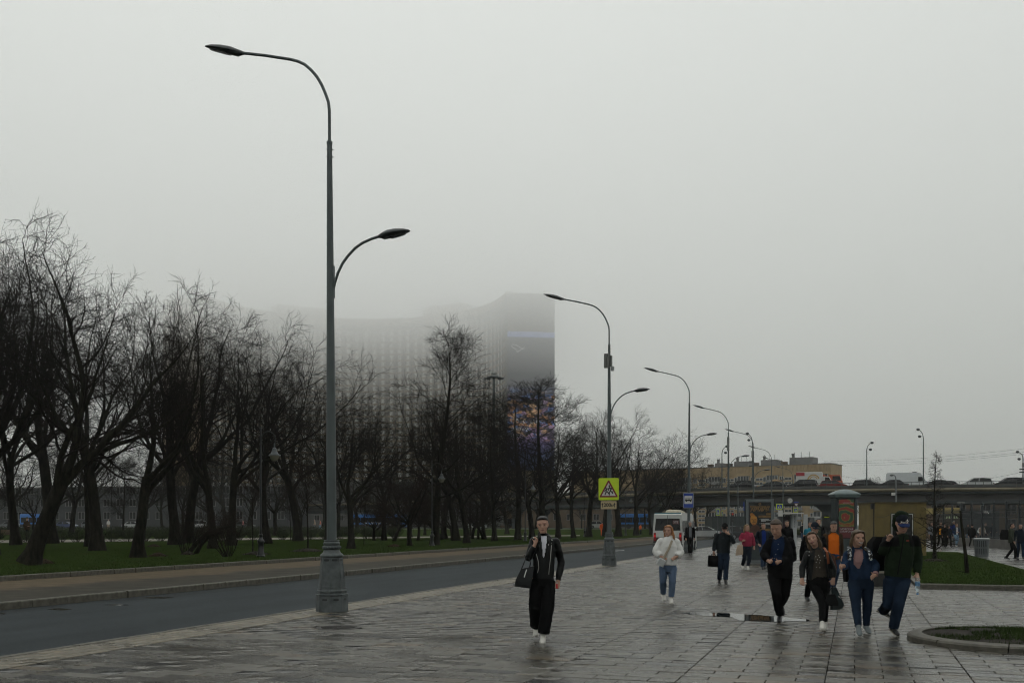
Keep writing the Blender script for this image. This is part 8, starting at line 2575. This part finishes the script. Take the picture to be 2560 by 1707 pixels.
walker('man in a black coat walking behind the large man in the open coat',1967,1408,1301,W(C['black'],C['black'],hm=HB),arms='down')
walker('man in a teal T-shirt and sunglasses in the crowd behind the laughing woman',2025,1404,1304,W(dict(m=C['teal'],short=True,collar=False),C['jeans'],hm=HB),arms='down',phase=-1)
walker('bearded man in a black jacket standing taller in the crowd',2046,1412,1296,W(C['black'],C['black'],hm=HBL,shirt=dict(m=C['olive'])),arms='down')
walker('person in a dark jacket and jeans walking away near the bus shelter',2006,1350,1307,W(C['black'],C['jeans'],hm=HBL),face=PI,lod=2)
walker('second person in dark clothes beside the bus shelter',2014,1348,1308,W(C['brown'],C['navy'],hm=HB),face=PI,lod=2,phase=-1)
walker('woman in a dark green jacket and yellowish knit hat left of the kiosk',2156,1372,1306,W(C['olive'],C['black'],hair='beanie',hm=HF,capm=C['beige']),lod=2)
walker('man in a pale grey jacket and dark cap left of the kiosk',2164,1366,1304,W(C['grey'],C['navy'],hair='cap',capm=C['black'],hm=HBL),lod=2,phase=-1)
walker('man in black striding in white-soled shoes by the kiosk corner',2181,1361,1305,W(C['black'],C['black'],WSHOE,hm=HB),lod=2,arms='front')
walker('person in a grey patterned jacket behind the young larch',2329,1366,1305,W(C['grey'],C['black'],hm=HBL),lod=2)
walker('person in dark clothes with one yellow sleeve behind the young larch',2351,1368,1304,W(C['black'],C['black'],hm=HBL),lod=2,phase=-1)
yq = gp(2351,1368); o = thing('yellow_bag','bright orange-yellow bag strap carried at the shoulder behind the larch','bag',yq+cw(-0.15,-0.35,0),TH)
MB().rings([[(-0.07,-0.03,0.95),(0.07,-0.03,0.95),(0.07,0.05,0.95),(-0.07,0.05,0.95)],[(-0.08,-0.04,1.15),(0.08,-0.04,1.15),(0.08,0.05,1.15),(-0.08,0.05,1.15)],[(-0.05,-0.03,1.38),(0.06,-0.03,1.38),(0.06,0.05,1.38),(-0.05,0.05,1.38)]]).build('body', C['yellow'], o, smooth=True)
walker('dark-coated person between the yellow sleeve and the denim girl',2362,1369,1309,W(C['black'],C['black'],hm=HBL),lod=2)
walker('shorter person in dark clothes walking behind the larch twigs',2372,1368,1313,W(C['navy'],C['black'],hm=HB),lod=2,phase=-1)
walker('grey-haired person in a blue and white top far behind the denim girl',2384,1362,1302,W(C['royal'],C['grey'],hm=HG),lod=2)
walker('long-haired girl in a denim jacket and pale blue wide jeans',2391,1366,1308,W(dict(m=C['denim'],w=(0.19,0.19,0.2)),C['ltjeans'],WSHOE,hair='long',hm=HD,shirt=dict(m=C['white']),hlen=0.5),lod=2,arms='front')
walker('person in a black jacket and light jeans carrying a black bag left of the bin',2419,1362,1309,W(C['black'],C['ltjeans'],hair='long',hm=HBL),lod=2)
walker('person all in black with a cap left of the litter bin',2430,1367,1310,W(dict(m=C['black'],w=(0.23,0.24,0.23)),C['black'],hair='cap',capm=C['black'],hm=HBL),lod=2,phase=-1)
walker('woman in a beige padded vest with white sleeves behind the litter bin',2455,1366,1308,W(dict(m=C['white'],w=(0.18,0.18,0.18)),C['navy'],hm=HD,hair='long',shirt=dict(m=C['beige'],hw=0.19,name='vest',inset=-0.015)),lod=2,arms='bend')
walker('dark-haired woman in black behind the beige vest',2463,1362,1306,W(C['black'],C['black'],hair='long',hm=HBL),lod=2)
walker('man in a navy coat standing right of the litter bin',2482,1364,1306,W(C['navy'],C['dkjeans'],hm=HBL),lod=2,arms='bend')
walker('man in a dark green jacket with a backpack near the right edge of the plaza',2528,1398,1307,W(dict(m=C['olive'],w=(0.23,0.22,0.22)),C['black'],hm=HBL),lod=1,face=0.9)
walker('man in a navy coat beside the backpacked man on the plaza',2551,1397,1309,W(C['navy'],C['dkjeans'],hm=HBL),lod=1,face=-0.3,phase=-1)
o = thing('black_backpack','black backpack on the man in dark green at the plaza','backpack',gp(2514,1398)+cw(0,0.1,0),TH)
MB().rings([[(-0.14,-0.12,0.95),(0.12,-0.12,0.95),(0.12,0.12,0.95),(-0.14,0.12,0.95)],[(-0.17,-0.14,1.15),(0.13,-0.14,1.15),(0.13,0.14,1.15),(-0.17,0.14,1.15)],[(-0.10,-0.10,1.42),(0.12,-0.10,1.42),(0.12,0.10,1.42),(-0.10,0.10,1.42)]]).build('body', C['black'], o, smooth=True)
# park workers and far strollers
TZ2 = LAWN_Z
walker('park worker in orange overalls standing on the lawn beside the children sign post',1505,1340,1303.5,W(dict(m=C['hivis'],w=(0.22,0.21,0.21)),C['hivis'],hair='beanie',hm=HB,capm=C['navy']),lod=2,z=TZ2)
walker('park worker in an orange vest bending forward on the lawn left of the minibus',1601,1337,1309,W(dict(m=C['hivis'],w=(0.22,0.21,0.21)),C['navy'],hm=HB,pitch=0.4),lod=2,z=TZ2,arms='front',face=0.7)
def stroller(label, px, S, face, d=170.5, h=1.7):
    p = cw((px-1280)/F*d, d, 0.857)
    t_ = walker(label, 1280, 1400, 1400-h*F/gd(1400), S, lod=2)[0]
    t_.location = p; t_.rotation_euler = (0,0,TH+face)
    return t_
stroller('red-haired woman in a denim jacket strolling on the far park path',748,W(C['denim'],C['black'],hair='long',hm=HO),1.4)
stroller('person in a khaki coat strolling on the far park path',787,W(C['beige'],C['grey'],hm=HG),-1.2)
stroller('person in a salmon jacket strolling on the far park path',801,W(dict(m=cloth('salmon',(0.55,0.22,0.17))),C['ltjeans'],hm=HB),-1.3,h=1.62)
stroller('person in a pale green top far back on the park path',586,W(dict(m=cloth('mint',(0.2,0.4,0.3))),C['white'],hm=HB),1.2)
stroller('person in a pink top far back on the park path',608,W(dict(m=cloth('blush',(0.5,0.2,0.2))),C['navy'],hm=HB),-1.2,h=1.6)
stroller('person in white standing far back in the park beyond the trunks',271,W(C['white'],C['beige'],hm=HG),0.4)
stroller('person in dark clothes with a white top by the far street left of the minibus',1648,W(C['white'],C['black'],hm=HB),0.5,d=150)
walker('person in a brown padded coat reading a paper behind the leaning tree',67,1352,1292,W(dict(m=C['brown'],w=(0.25,0.25,0.24)),C['black'],hair='beanie',hm=HB,capm=C['olive']),lod=2,z=TZ2,arms='front',face=1.2)
flush_remesh()
flush_texts()
